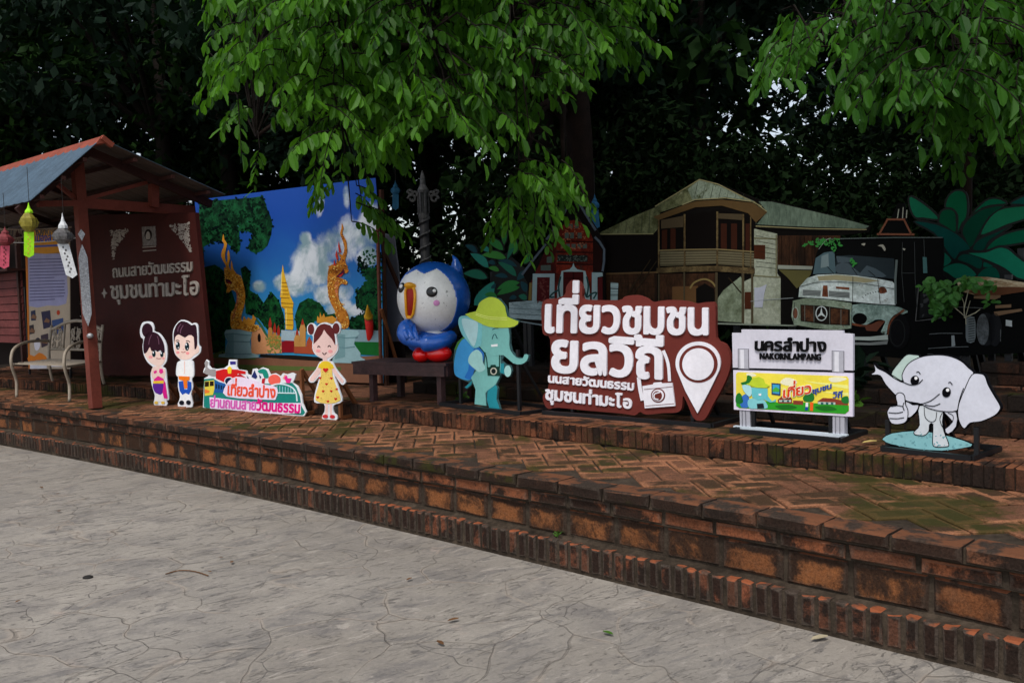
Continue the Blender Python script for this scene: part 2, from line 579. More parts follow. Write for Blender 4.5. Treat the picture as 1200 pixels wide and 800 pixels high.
def pavement_mat():
    m = bpy.data.materials.new('stamped_concrete')
    m.use_nodes = True
    N, L = nodes(m)
    b = N['Principled BSDF']
    tc = N.new('ShaderNodeTexCoord').outputs['Object']
    wn = N.new('ShaderNodeTexNoise')
    wn.inputs['Scale'].default_value = 1.3
    wn.inputs['Detail'].default_value = 2.5
    L.new(tc, wn.inputs['Vector'])
    sub = N.new('ShaderNodeVectorMath')
    sub.operation = 'MULTIPLY_ADD'
    L.new(wn.outputs['Color'], sub.inputs[0])
    sub.inputs[1].default_value = (0.8, 0.8, 0)
    L.new(tc, sub.inputs[2])
    v = N.new('ShaderNodeTexVoronoi')
    v.feature = 'DISTANCE_TO_EDGE'
    v.inputs['Scale'].default_value = 1.75
    v.inputs['Randomness'].default_value = 1.0
    L.new(sub.outputs[0], v.inputs['Vector'])
    vc = N.new('ShaderNodeTexVoronoi')
    vc.inputs['Scale'].default_value = 1.75
    L.new(sub.outputs[0], vc.inputs['Vector'])
    v2 = N.new('ShaderNodeTexVoronoi')                    # finer cleft lines inside the stones
    v2.feature = 'DISTANCE_TO_EDGE'
    v2.inputs['Scale'].default_value = 3.6
    L.new(sub.outputs[0], v2.inputs['Vector'])
    big = noise_node(N, L, tc, 0.55, 5, 0.6)
    mid = noise_node(N, L, tc, 2.6, 8, 0.68, 0.6)
    fine = noise_node(N, L, tc, 46, 6, 0.8)
    m1 = N.new('ShaderNodeMapping')                       # slaty streaks, running away to the right
    m1.inputs['Rotation'].default_value = (0, 0, -0.62)
    L.new(tc, m1.inputs[0])
    mp = N.new('ShaderNodeMapping')
    mp.inputs['Scale'].default_value = (1.0, 3.2, 1)
    L.new(m1.outputs[0], mp.inputs[0])
    streak = noise_node(N, L, mp.outputs[0], 2.0, 12, 0.74, 1.4)
    rg = N.new('ShaderNodeTexNoise')                      # thin cleft lines of the slate stamp
    rg.noise_type = 'RIDGED_MULTIFRACTAL'
    rg.inputs['Scale'].default_value = 2.4
    rg.inputs['Detail'].default_value = 7
    rg.inputs['Roughness'].default_value = 0.6
    rg.inputs['Distortion'].default_value = 0.8
    L.new(mp.outputs[0], rg.inputs['Vector'])
    base = mixc(N, L, ramp_out(N, L, big, 0.35, 0.65), (0.245, 0.219, 0.188), (0.345, 0.311, 0.268))
    base = mixc(N, L, mathn(N, L, 'MULTIPLY', ramp_out(N, L, mid, 0.46, 0.70), 0.8), base, (0.17, 0.155, 0.145))
    base = mixc(N, L, mathn(N, L, 'MULTIPLY', ramp_out(N, L, streak, 0.54, 0.585), 0.55), base, (0.13, 0.122, 0.118))
    cleft = mathn(N, L, 'MULTIPLY', ramp_out(N, L, rg.outputs[0], 0.75, 1.05), ramp_out(N, L, mid, 0.42, 0.58))
    base = mixc(N, L, mathn(N, L, 'MULTIPLY', cleft, 0.75), base, (0.11, 0.1, 0.095))
    pale = ramp_out(N, L, noise_node(N, L, mp.outputs[0], 3.7, 10, 0.72, 1.0), 0.57, 0.60)
    base = mixc(N, L, mathn(N, L, 'MULTIPLY', pale, 0.55), base, (0.42, 0.375, 0.325))
    pink = noise_node(N, L, tc, 4.3, 5, 0.6)
    base = mixc(N, L, mathn(N, L, 'MULTIPLY', ramp_out(N, L, pink, 0.62, 0.72), 0.5), base, (0.42, 0.335, 0.28))
    sv = N.new('ShaderNodeSeparateColor')
    L.new(vc.outputs['Color'], sv.inputs[0])
    base = mixc(N, L, mathn(N, L, 'MULTIPLY', sv.outputs[0], 0.3), base, (0.215, 0.2, 0.185))
    gate = ramp_out(N, L, noise_node(N, L, tc, 0.9, 3), 0.34, 0.54)
    seam = N.new('ShaderNodeMapRange')
    seam.interpolation_type = 'SMOOTHSTEP'
    seam.inputs['From Min'].default_value = 0.002
    seam.inputs['From Max'].default_value = 0.0085
    seam.inputs['To Min'].default_value = 1
    seam.inputs['To Max'].default_value = 0
    L.new(v.outputs['Distance'], seam.inputs[0])
    s1 = mathn(N, L, 'MULTIPLY', seam.outputs[0], gate)
    seam2 = N.new('ShaderNodeMapRange')
    seam2.inputs['From Min'].default_value = 0.003
    seam2.inputs['From Max'].default_value = 0.014
    seam2.inputs['To Min'].default_value = 1
    seam2.inputs['To Max'].default_value = 0
    L.new(v2.outputs['Distance'], seam2.inputs[0])
    s2 = mathn(N, L, 'MULTIPLY', seam2.outputs[0], ramp_out(N, L, noise_node(N, L, tc, 1.7, 4), 0.52, 0.62))
    chip = ramp_out(N, L, noise_node(N, L, mp.outputs[0], 5.2, 11, 0.74, 1.8), 0.575, 0.60)
    base = mixc(N, L, mathn(N, L, 'MULTIPLY', mathn(N, L, 'MULTIPLY', chip, ramp_out(N, L, big, 0.42, 0.58)), 0.7), base, (0.105, 0.098, 0.094))
    tan = N.new('ShaderNodeMapRange')
    tan.inputs['From Min'].default_value = 0.012
    tan.inputs['From Max'].default_value = 0.03
    tan.inputs['To Min'].default_value = 1
    tan.inputs['To Max'].default_value = 0
    L.new(v.outputs['Distance'], tan.inputs[0])
    base = mixc(N, L, mathn(N, L, 'MULTIPLY', mathn(N, L, 'MULTIPLY', tan.outputs[0], ramp_out(N, L, mid, 0.45, 0.6)), 0.45), base, (0.42, 0.35, 0.28))
    base = mixc(N, L, mathn(N, L, 'MULTIPLY', s1, 0.36), base, (0.085, 0.072, 0.06))
    base = mixc(N, L, mathn(N, L, 'MULTIPLY', s2, 0.45), base, (0.09, 0.082, 0.075))
    hsv = mixc(N, L, 0.6, base, fine_rgb(N, L, fine), 'OVERLAY')
    L.new(hsv, b.inputs['Base Color'])
    b.inputs['Roughness'].default_value = 0.62
    b.inputs['Specular IOR Level'].default_value = 0.2
    h = mathn(N, L, 'SUBTRACT', mathn(N, L, 'MULTIPLY', streak, 0.8), mathn(N, L, 'ADD', mathn(N, L, 'MULTIPLY', s1, 0.4), mathn(N, L, 'MULTIPLY', s2, 0.3)))
    h = mathn(N, L, 'ADD', h, mathn(N, L, 'MULTIPLY', fine, 0.14))
    h = mathn(N, L, 'SUBTRACT', h, mathn(N, L, 'ADD', mathn(N, L, 'MULTIPLY', cleft, 0.35), mathn(N, L, 'MULTIPLY', chip, 0.3)))
    bp = N.new('ShaderNodeBump')
    bp.inputs['Strength'].default_value = 0.8
    bp.inputs['Distance'].default_value = 0.02
    L.new(h, bp.inputs['Height'])
    L.new(bp.outputs[0], b.inputs['Normal'])
    return m
def ramp_out(N, L, x, a, b):
    r = N.new('ShaderNodeMapRange')
    r.interpolation_type = 'SMOOTHSTEP'
    r.inputs['From Min'].default_value = a
    r.inputs['From Max'].default_value = b
    L.new(x, r.inputs[0])
    return r.outputs[0]
def fine_rgb(N, L, x):
    r = ramp(N, [(0.25, 0.32), (0.75, 0.68)])
    L.new(x, r.inputs[0])
    return r.outputs[0]

def brick_mat(name, light, dark, stain, soot=0.5, smear=0.0, rim=None, edge=0.0, moss=0.0, sscale=1.8, tip=None, sootcol=(0.016, 0.013, 0.011)):
    """fired brick: tone per brick, soot stains in patches, worn pale or leached middle, moss"""
    m = bpy.data.materials.new(name)
    m.use_nodes = True
    N, L = nodes(m)
    b = N['Principled BSDF']
    tc = N.new('ShaderNodeTexCoord').outputs['Object']
    g = N.new('ShaderNodeNewGeometry')
    rnd = g.outputs['Random Per Island']
    base = mixc(N, L, rnd, dark, light)
    mott = noise_node(N, L, tc, 21, 9, 0.78)
    base = mixc(N, L, mathn(N, L, 'MULTIPLY', ramp_out(N, L, mott, 0.4, 0.7), 0.6), base, stain)
    big = noise_node(N, L, tc, sscale, 7, 0.72, 0.4)
    sm = ramp_out(N, L, mathn(N, L, 'ADD', big, mathn(N, L, 'MULTIPLY', rnd, 0.16)), 0.66 - 0.22 * soot, 0.78 - 0.22 * soot)
    if edge:
        uv = N.new('ShaderNodeUVMap').outputs[0]
        sp = N.new('ShaderNodeSeparateXYZ')
        L.new(uv, sp.inputs[0])
        ex = mathn(N, L, 'ABSOLUTE', mathn(N, L, 'SUBTRACT', sp.outputs[0], 0.5))
        ey = mathn(N, L, 'ABSOLUTE', mathn(N, L, 'SUBTRACT', sp.outputs[1], 0.38))
        d = mathn(N, L, 'MAXIMUM', ex, ey)
        d = mathn(N, L, 'ADD', d, mathn(N, L, 'MULTIPLY', mathn(N, L, 'SUBTRACT', noise_node(N, L, tc, 9, 5, 0.7), 0.5), 0.75))
        sm = mathn(N, L, 'MAXIMUM', mathn(N, L, 'MULTIPLY', sm, 0.97), mathn(N, L, 'MULTIPLY', ramp_out(N, L, d, 0.27, 0.47), edge))
    col = mixc(N, L, mathn(N, L, 'MULTIPLY', sm, 0.93), base, sootcol)
    if smear or rim:
        uv_ = N.new('ShaderNodeUVMap').outputs[0]
        s2_ = N.new('ShaderNodeSeparateXYZ')
        L.new(uv_, s2_.inputs[0])
        dx_ = mathn(N, L, 'ABSOLUTE', mathn(N, L, 'SUBTRACT', s2_.outputs[0], 0.5))
        dy_ = mathn(N, L, 'ABSOLUTE', mathn(N, L, 'SUBTRACT', s2_.outputs[1], 0.5))
        de = mathn(N, L, 'ADD', mathn(N, L, 'MAXIMUM', dx_, dy_), mathn(N, L, 'MULTIPLY', mathn(N, L, 'SUBTRACT', noise_node(N, L, tc, 24, 6, 0.75), 0.5), 0.34))
    if rim: col = mixc(N, L, mathn(N, L, 'MULTIPLY', mathn(N, L, 'MULTIPLY', ramp_out(N, L, de, 0.36, 0.43), ramp_out(N, L, noise_node(N, L, tc, 2.2, 4), 0.40, 0.56)), 0.8), col, rim)
    if smear: col = mixc(N, L, mathn(N, L, 'MULTIPLY', ramp_out(N, L, de, 0.43, 0.50), smear), col, (0.11, 0.09, 0.072))
    grain = noise_node(N, L, tc, 85, 4, 0.8)
    gr_ = N.new('ShaderNodeMapRange')
    gr_.inputs['From Min'].default_value = 0.3
    gr_.inputs['From Max'].default_value = 0.7
    gr_.inputs['To Min'].default_value = 0.5
    gr_.inputs['To Max'].default_value = 1.5
    L.new(grain, gr_.inputs[0])
    vs_ = N.new('ShaderNodeVectorMath')
    vs_.operation = 'SCALE'
    L.new(col, vs_.inputs[0])
    L.new(gr_.outputs[0], vs_.inputs['Scale'])
    col = vs_.outputs[0]
    if moss:
        mo = ramp_out(N, L, noise_node(N, L, tc, 1.15, 8, 0.72, 0.3), 0.60 - 0.2 * moss, 0.70 - 0.2 * moss)
        col = mixc(N, L, mathn(N, L, 'MULTIPLY', mo, 0.85), col, (0.035, 0.036, 0.009))
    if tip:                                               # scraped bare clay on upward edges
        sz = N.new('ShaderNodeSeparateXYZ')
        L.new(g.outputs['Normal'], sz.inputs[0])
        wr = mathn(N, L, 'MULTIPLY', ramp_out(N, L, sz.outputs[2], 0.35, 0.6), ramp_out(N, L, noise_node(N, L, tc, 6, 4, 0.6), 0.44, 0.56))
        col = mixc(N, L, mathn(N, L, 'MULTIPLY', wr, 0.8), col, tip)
    L.new(col, b.inputs['Base Color'])
    b.inputs['Roughness'].default_value = 0.85
    b.inputs['Specular IOR Level'].default_value = 0.06
    bp = N.new('ShaderNodeBump')
    bp.inputs['Strength'].default_value = 0.6
    bp.inputs['Distance'].default_value = 0.008
    L.new(mathn(N, L, 'ADD', noise_node(N, L, tc, 70, 5, 0.7), mathn(N, L, 'MULTIPLY', mott, 0.8)), bp.inputs['Height'])
    L.new(bp.outputs[0], b.inputs['Normal'])
    return m

ORANGE, BROWN = (0.37, 0.105, 0.035), (0.15, 0.05, 0.022)
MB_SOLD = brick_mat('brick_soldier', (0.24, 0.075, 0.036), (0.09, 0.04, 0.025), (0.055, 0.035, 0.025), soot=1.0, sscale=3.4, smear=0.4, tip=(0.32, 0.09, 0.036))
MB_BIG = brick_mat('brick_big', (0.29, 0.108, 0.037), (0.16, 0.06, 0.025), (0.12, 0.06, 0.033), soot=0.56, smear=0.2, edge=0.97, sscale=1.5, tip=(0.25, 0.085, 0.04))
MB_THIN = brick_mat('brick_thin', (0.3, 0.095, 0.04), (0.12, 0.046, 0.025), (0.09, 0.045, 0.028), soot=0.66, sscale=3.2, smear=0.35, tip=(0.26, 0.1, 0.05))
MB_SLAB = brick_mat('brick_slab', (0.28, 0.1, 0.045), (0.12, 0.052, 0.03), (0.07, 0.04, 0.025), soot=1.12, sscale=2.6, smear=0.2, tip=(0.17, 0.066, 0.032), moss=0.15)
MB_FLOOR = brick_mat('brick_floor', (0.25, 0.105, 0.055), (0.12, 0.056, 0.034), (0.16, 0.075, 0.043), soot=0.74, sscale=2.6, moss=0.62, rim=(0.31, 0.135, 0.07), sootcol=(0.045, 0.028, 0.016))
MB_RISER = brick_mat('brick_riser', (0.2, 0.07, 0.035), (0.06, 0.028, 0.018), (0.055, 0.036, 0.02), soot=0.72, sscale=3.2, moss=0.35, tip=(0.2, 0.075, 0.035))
MB_TOP = brick_mat('brick_top', (0.24, 0.1, 0.055), (0.12, 0.055, 0.034), (0.16, 0.075, 0.045), soot=0.55, sscale=2.0, moss=0.38, sootcol=(0.03, 0.02, 0.013))
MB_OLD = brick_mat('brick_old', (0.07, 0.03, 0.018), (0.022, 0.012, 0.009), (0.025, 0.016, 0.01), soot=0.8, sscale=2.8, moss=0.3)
MORTAR = M('mortar', (64, 55, 46), rough=0.9, spec=0.1, var=0.65, scale=3.5, bump=0.6, k=1.1)
MORTAR_D = M('mortar_dark', (44, 36, 30), rough=0.9, spec=0.15, var=0.6, scale=5, bump=0.5, k=1.0)
SOIL = M('leaf_litter_soil', (30, 24, 17), rough=0.95, spec=0.1, var=0.6, scale=3, bump=0.7, bscale=25, k=0.8)

def tf(s): return 0.0 - 0.03 * s - 0.005 * s * s          # front line of the platform
def tr(s): return 1.108 - 0.0306 * s - 0.0073 * s * s if s < 0 else 1.108 - 0.04 * s + 0.006 * s * s
S0, S1 = -14.0, 5.5

class Bricks:
    def __init__(s): s.V, s.F, s.U = [], [], []
    def brick(s, c, ax, ay, az, ch=0.006, jit=0.003, R=random):
        """face towards -ay*: half axes ax (along), ay (out of the wall), az (up the face); front face chamfered"""
        n = len(s.V)
        j = lambda: R.uniform(-jit, jit)
        lx, lz = ax.length, az.length
        fx, fz = (lx - ch) / lx, (lz - ch) / lz
        V = []
        for y, kx, kz in ((-1, 1, 1), (1 - 2 * min(0.45, ch / (2 * ay.length)), 1, 1), (1, fx, fz)):
            for a, b in ((-1, -1), (1, -1), (1, 1), (-1, 1)):
                V.append(c + ax * (a * kx) + ay * y + az * (b * kz) + Vector((j(), j(), j())) * (0 if y == -1 else 1))
        s.V += V
        q = [(8, 9, 10, 11)] + [(4 + k, 4 + (k + 1) % 4, 8 + (k + 1) % 4, 8 + k) for k in range(4)] + [(k, (k + 1) % 4, 4 + (k + 1) % 4, 4 + k) for k in range(4)]
        uv4 = [(0, 0), (1, 0), (1, 1), (0, 1)]
        for f in q:
            s.F.append(tuple(n + k for k in f))
            for k in f: s.U += list(uv4[k % 4]) if k >= 8 else [(-0.02, 1.02)[int(uv4[k % 4][0])], (-0.02, 1.02)[int(uv4[k % 4][1])]]
    def build(s, name, mat, parent=None):
        o = mesh(name, s.V, s.F, mat, parent)
        uv = o.data.uv_layers.new(name='UVMap')
        uv.data.foreach_set('uv', s.U)
        return o
def tangent(fn, s):
    d = (fn(s + 0.05) - fn(s - 0.05)) / 0.1
    t = (UX + NB * d).normalized()
    return t, Vector((-t.y, t.x, 0)) if Vector((-t.y, t.x, 0)).dot(NB) > 0 else Vector((t.y, -t.x, 0))
def course(fn, off, z0, z1, pitch, joint, depth_, mat, name, parent, ch=0.006, jit=0.003, shift=0.0, s0=S0, s1=S1, lr=0.0, seed=1):
    B = Bricks()
    R = random.Random(seed)
    s = s0 + shift
    while s < s1:
        Ln = pitch * (1 + R.uniform(-lr, lr))
        sc = s + Ln / 2
        t, nb = tangent(fn, sc)
        p = ST(sc, fn(sc) + off + R.uniform(-0.004, 0.004), (z0 + z1) / 2 + R.uniform(-0.002, 0.002))
        tilt = R.uniform(-0.02, 0.02) * (1 if z1 - z0 < 0.3 else 0.3)
        ax = (t + Vector((0, 0, tilt))).normalized() * ((Ln - joint) / 2)
        B.brick(p + nb * depth_ / 2, ax, -nb * depth_ / 2, Vector((0, 0, (z1 - z0) / 2 * R.uniform(0.96, 1.0))), ch, jit, R)
        s += Ln
    return B.build(name, mat, parent)
def solid(fn, prof, mat, name, parent=None, s0=S0, s1=S1, n=80):
    """extrude a (t-offset, z) profile along a line"""
    mb = MB()
    k = len(prof)
    V = []
    for j in range(n + 1):
        s = s0 + (s1 - s0) * j / n
        for o, z in prof: V.append(ST(s, fn(s) + o, z))
    Fc = [(j * k + a, (j + 1) * k + a, (j + 1) * k + (a + 1) % k, j * k + (a + 1) % k) for j in range(n) for a in range(k)]
    Fc += [tuple(range(k - 1, -1, -1)), tuple(n * k + a for a in range(k))]
    mb.add(V, Fc)
    return mb.build(name, mat, parent)

# --- ground
g = mesh('pavement', [(-300, -300, 0), (300, -300, 0), (300, 300, 0), (-300, 300, 0)], [(0, 1, 2, 3)], pavement_mat())
tag(g, kind='structure')

# --- lower platform with its four brick courses
lp = thing('brick_steps', None, None, ST(-3, 0.4, 0))
tag(lp, kind='structure')
solid(tf, [(-0.045, 0.0), (-0.045, 0.163), (0.0, 0.168), (0.038, 0.178), (0.038, 0.345), (0.012, 0.35), (0.012, 0.43), (-0.015, 0.434), (0.0, 0.497), (1.6, 0.497), (1.6, 0.0)], MORTAR, 'mortar_core', lp)
course(tf, -0.055, 0.022, 0.168, 0.079, 0.021, 0.09, MB_SOLD, 'soldier_course', lp, ch=0.008, jit=0.0035, lr=0.08, seed=2)
course(tf, 0.028, 0.184, 0.345, 0.335, 0.018, 0.1, MB_BIG, 'block_course', lp, ch=0.012, jit=0.004, lr=0.06, seed=3)
course(tf, 0.0, 0.358, 0.424, 0.325, 0.022, 0.1, MB_THIN, 'thin_course', lp, ch=0.008, jit=0.004, shift=0.15, lr=0.08, seed=4)
course(tf, -0.034, 0.441, 0.509, 0.315, 0.016, 0.17, MB_SLAB, 'edge_course', lp, ch=0.010, jit=0.004, lr=0.06, seed=5)
def herringbone(u0, v0, u1, v1, ln, wd, joint, ang, inside, ztop, th, R):
    B = Bricks()
    ca, sa = math.cos(ang), math.sin(ang)
    nR = int(math.hypot(u1 - u0, v1 - v0) / wd) + 4
    cu, cv = (u0 + u1) / 2, (v0 + v1) / 2
    for i in range(-nR, nR):
        for j in range(-nR // 4, nR // 4 + 1):
            for kind in (0, 1):
                x = i * wd + (0 if kind == 0 else 0)
                y = i * wd + j * 2 * ln
                if kind == 0: cx, cy, w_, h_ = x + ln / 2, y + wd / 2, ln, wd
                else: cx, cy, w_, h_ = x + wd / 2, y + wd + ln / 2, wd, ln
                U, W = cu + cx * ca - cy * sa, cv + cx * sa + cy * ca
                if not inside(U, W): continue
                a = (UX * ca + NB * sa)
                b = (-UX * sa + NB * ca)
                p = ST(U, W, ztop - th / 2 + R.uniform(-0.004, 0.001))
                B.brick(p, a * ((w_ - joint) / 2), Vector((R.uniform(-0.012, 0.012), R.uniform(-0.012, 0.012), 1)) * (th / 2), b * ((h_ - joint) / 2) * -1, 0.006, 0.002, R)
    return B
R_ = random.Random(11)
herringbone(S0, -0.5, S1, 2.0, 0.30, 0.15, 0.012, math.radians(45), lambda a, b: S0 < a < S1 and tf(a) + 0.20 < b < tr(a) + 0.1, ZP + 0.001, 0.04, R_).build('herringbone_paving', MB_FLOOR, lp)

# --- upper platform: riser of bricks on edge, flat bricks behind
up = thing('brick_terrace', None, None, ST(-3, 1.3, ZP))
tag(up, kind='structure')
solid(tr, [(0.01, 0.3), (0.01, ZU - 0.012), (6.0, ZU - 0.012), (6.0, 0.3)], MORTAR_D, 'mortar_core', up)
course(tr, 0.0, ZP + 0.002, ZU + 0.002, 0.053, 0.006, 0.24, MB_RISER, 'riser_course', up, ch=0.005, jit=0.0025, lr=0.12, seed=8)
def flatbricks(fn, t0, t1, z, ln, wd, mat, name, parent, s0, s1, seed):
    B = Bricks()
    R = random.Random(seed)
    row = 0
    t = t0
    while t < t1:
        s = s0 + (row % 2) * ln / 2
        while s < s1:
            tt, nb = tangent(fn, s)
            B.brick(ST(s + ln / 2, fn(s + ln / 2) + t + wd / 2, z - 0.02 + R.uniform(-0.004, 0.002)), tt * (ln - 0.012) / 2,
                    Vector((R.uniform(-0.015, 0.015), R.uniform(-0.015, 0.015), 1)) * 0.02, -nb * (wd - 0.012) / 2, 0.006, 0.002, R)
            s += ln
        row += 1
        t += wd
    return B.build(name, mat, parent)
flatbricks(tr, 0.245, 2.6, ZU, 0.30, 0.15, MB_TOP, 'flat_paving', up, -13, S1, 21)
# two old weedy steps behind the signs
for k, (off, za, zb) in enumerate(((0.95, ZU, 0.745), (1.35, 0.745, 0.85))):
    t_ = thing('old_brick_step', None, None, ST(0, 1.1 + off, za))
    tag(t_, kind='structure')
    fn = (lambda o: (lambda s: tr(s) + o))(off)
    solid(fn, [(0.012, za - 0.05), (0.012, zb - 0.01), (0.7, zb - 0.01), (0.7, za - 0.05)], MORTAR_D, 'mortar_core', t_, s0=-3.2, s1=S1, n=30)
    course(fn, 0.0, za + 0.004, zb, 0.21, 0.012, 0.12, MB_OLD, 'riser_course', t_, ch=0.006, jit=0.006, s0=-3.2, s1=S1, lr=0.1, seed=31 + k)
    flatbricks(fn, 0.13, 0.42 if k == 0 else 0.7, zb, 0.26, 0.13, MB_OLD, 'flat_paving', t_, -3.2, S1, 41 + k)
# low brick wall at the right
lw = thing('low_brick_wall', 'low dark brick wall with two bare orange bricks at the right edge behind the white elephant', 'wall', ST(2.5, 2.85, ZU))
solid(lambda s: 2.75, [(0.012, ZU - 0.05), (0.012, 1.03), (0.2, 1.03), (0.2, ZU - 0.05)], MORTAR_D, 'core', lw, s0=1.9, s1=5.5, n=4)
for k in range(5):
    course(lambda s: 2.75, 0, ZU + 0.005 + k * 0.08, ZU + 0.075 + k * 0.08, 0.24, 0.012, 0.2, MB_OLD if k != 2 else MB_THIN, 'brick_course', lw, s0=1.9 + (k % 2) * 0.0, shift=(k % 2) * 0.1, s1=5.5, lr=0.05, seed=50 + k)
# earth under the trees
e = mesh('soil', [ST(-60, 7.0, 0.60), ST(60, 7.0, 0.60), ST(60, 90, 0.9), ST(-60, 90, 0.9), ST(-60, 7.0, 0), ST(60, 7.0, 0)], [(0, 1, 2, 3), (4, 5, 1, 0)], SOIL)
tag(e, kind='structure')
e2 = MB().add([ST(-3.2, 3.05, 0.80), ST(9, 3.05, 0.80), ST(9, 7.2, 0.75), ST(-3.2, 7.2, 0.75), ST(-3.2, 3.05, 0.4), ST(9, 3.05, 0.4), ST(9, 7.2, 0.4), ST(-3.2, 7.2, 0.4)],
              [(0, 1, 2, 3), (4, 5, 1, 0), (5, 6, 2, 1), (6, 7, 3, 2), (7, 4, 0, 3)]).build('soil_bank', SOIL)
tag(e2, kind='structure')
# ================================================================ CUT-OUT BOARDS
WHITE = P((214, 216, 220))
BLACKM = M('black_steel', (14, 15, 18), rough=0.45, spec=0.4, var=0.2)
DARKW = M('dark_wood_frame', (58, 34, 24), rough=0.7, var=0.35, scale=14)
BRACE = M('brown_wood_brace', (110, 66, 38), rough=0.7, var=0.35, scale=12)
STONE = M('brace_stone', (120, 112, 100), rough=0.85, var=0.3, scale=10, bump=0.5, k=1.0)
def brace(B, px, parent, h=0.35, back=0.28, z=ZP, mat=None, n='brace'):
    """triangular wooden prop behind a board, foot at photo x = px"""
    foot = B.on(px, 470, 0)
    foot.z = z
    a = foot - B.n * 0.03 + Vector((0, 0, 0.02))
    b = a + Vector((0, 0, h))
    c = foot - B.n * back + Vector((0, 0, 0.02))
    mb = MB().bar(a, b, 0.03).bar(a, c, 0.03).bar(b, c, 0.03)
    return mb.build(n, mat or BRACE, parent)
def stone(name, p, r, label, parent=None, seed=0):
    mb = MB().ball((0, 0, 0), 1, 1, 1, nu=14, nv=8)
    R = random.Random(seed)
    sx, sy, sz = r * R.uniform(0.8, 1.2), r * R.uniform(0.8, 1.2), r * R.uniform(0.55, 0.75)
    mb.V = [Vector((v.x * sx, v.y * sy, v.z * sz)) * (1 + 0.25 * mnoise.noise(v * 1.3 + Vector((seed, 0, 0)))) + Vector(p) + Vector((0, 0, sz * 0.8)) for v in mb.V]
    return mb.build(name, STONE, parent)

# ---- girl in purple trousers
z = Zm(160, 360, 6.667)
B = Board((180.5, 474.2), (195.5, 474.6), ZP)
T = thing('cartoon_cutout', 'small cut-out of a cartoon girl with a top bun, magenta sash and purple trousers', 'cut-out', B.base, 'cartoon people cut-outs')
B.poly('board', z((88, 110), (122, 120), (138, 158), (140, 188), (180, 205), (222, 262), (240, 330), (234, 420), (204, 462), (224, 478), (234, 522), (240, 600), (253, 716), (233, 724), (235, 766), (139, 762), (143, 690), (118, 600), (111, 510), (132, 472), (90, 432), (60, 380), (47, 310), (54, 252), (34, 232), (27, 180), (45, 122)), WHITE, 0, T, thick=0.001, o0=-0.012, sm=3)
SKIN = P((236, 196, 184))
HAIR = P((44, 22, 32))
B.poly('face', z((62, 352), (105, 312), (120, 338), (205, 350), (222, 345), (227, 400), (207, 442), (172, 460), (122, 440), (86, 405)), SKIN, 3, T, sm=3)
B.poly('hair', [crom(z((100, 195), (150, 197), (188, 228), (216, 288), (221, 352), (205, 352), (188, 335), (165, 346), (150, 335), (120, 341), (106, 310), (84, 348), (60, 357), (55, 290), (70, 225)), 3), ell(*z((86, 180))[0], 6.3, 8.4)], HAIR, 4, T)
B.stroke('hair_shine', [z((120, 215), (105, 250), (98, 290)), z((165, 225), (175, 255), (178, 290))], 0.9, P((92, 60, 76)), 5, T)
B.poly('neck_and_arms', z((142, 462), (195, 462), (202, 480), (222, 482), (226, 525), (203, 570), (140, 570), (118, 528), (121, 482)), SKIN, 2.5, T, sm=3)
B.poly('top', [z((135, 500), (158, 490), (162, 508), (140, 520)), z((182, 480), (205, 480), (212, 508), (192, 520), (178, 506)), z((138, 562), (170, 535), (212, 556), (213, 582), (138, 580))], P((214, 40, 132)), 4.2, T)
B.poly('belt', z((130, 576), (216, 571), (214, 594), (134, 594)), P((236, 186, 48)), 5, T)
B.poly('trousers', z((130, 594), (214, 592), (213, 650), (192, 682), (166, 674), (142, 656)), P((88, 34, 140)), 4.2, T, sm=2)
B.poly('sash', z((213, 560), (228, 590), (246, 714), (216, 708), (206, 660), (213, 620)), P((206, 26, 128)), 4.8, T)
B.poly('legs', z((150, 672), (214, 672), (222, 735), (146, 735)), P((230, 222, 218)), 3.5, T)
B.poly('shoes', [ell(*z((156, 744))[0], 2.2, 1.7), ell(*z((209, 744))[0], 2.2, 1.7)], P((214, 176, 70)), 5, T)
B.poly('eyes', [ell(*z((138, 362))[0], 2.1, 3.8), ell(*z((200, 366))[0], 1.9, 3.4)], P((18, 40, 46)), 5, T)
B.poly('eye_shine', [ell(*z((134, 352))[0], 0.8, 1.2), ell(*z((196, 357))[0], 0.8, 1.1)], WHITE, 6, T)
B.stroke('mouth', z((156, 396), (178, 401), (198, 397)), 0.6, P((160, 60, 60)), 5, T)
B.poly('cheeks', [ell(*z((112, 388))[0], 2.4, 1.6), ell(*z((212, 398))[0], 1.4, 1.4)], P((236, 150, 150)), 4, T)
brace(B, 190, T, 0.3)

# ---- boy
B = Board((209.5, 476.2), (225, 476.6), ZP)
T = thing('cartoon_cutout', 'small cut-out of a cartoon boy with side-parted hair, white shirt and blue knee trousers', 'cut-out', B.base, 'cartoon people cut-outs')
B.poly('board', z((350, 98), (402, 110), (430, 128), (456, 121), (481, 150), (486, 285), (501, 310), (499, 350), (470, 382), (430, 411), (446, 432), (450, 530), (432, 560), (441, 620), (426, 680), (436, 776), (325, 772), (340, 700), (324, 620), (325, 545), (308, 520), (318, 432), (346, 415), (305, 370), (289, 310), (284, 200), (305, 140)), WHITE, 0, T, thick=0.001, o0=-0.012, sm=3)
B.poly('face', z((303, 240), (330, 212), (380, 237), (410, 217), (450, 232), (456, 318), (475, 292), (490, 315), (487, 350), (455, 370), (420, 400), (380, 410), (340, 400), (308, 365), (297, 310)), SKIN, 3, T, sm=3)
B.poly('hair', z((350, 108), (400, 118), (430, 140), (453, 134), (471, 160), (476, 298), (455, 326), (449, 232), (410, 216), (380, 236), (331, 211), (302, 238), (296, 295), (291, 210), (311, 145)), HAIR, 4, T, sm=2)
B.stroke('hair_shine', [z((350, 130), (330, 160), (325, 190)), z((368, 140), (350, 172), (345, 205))], 0.9, P((100, 64, 84)), 5, T)
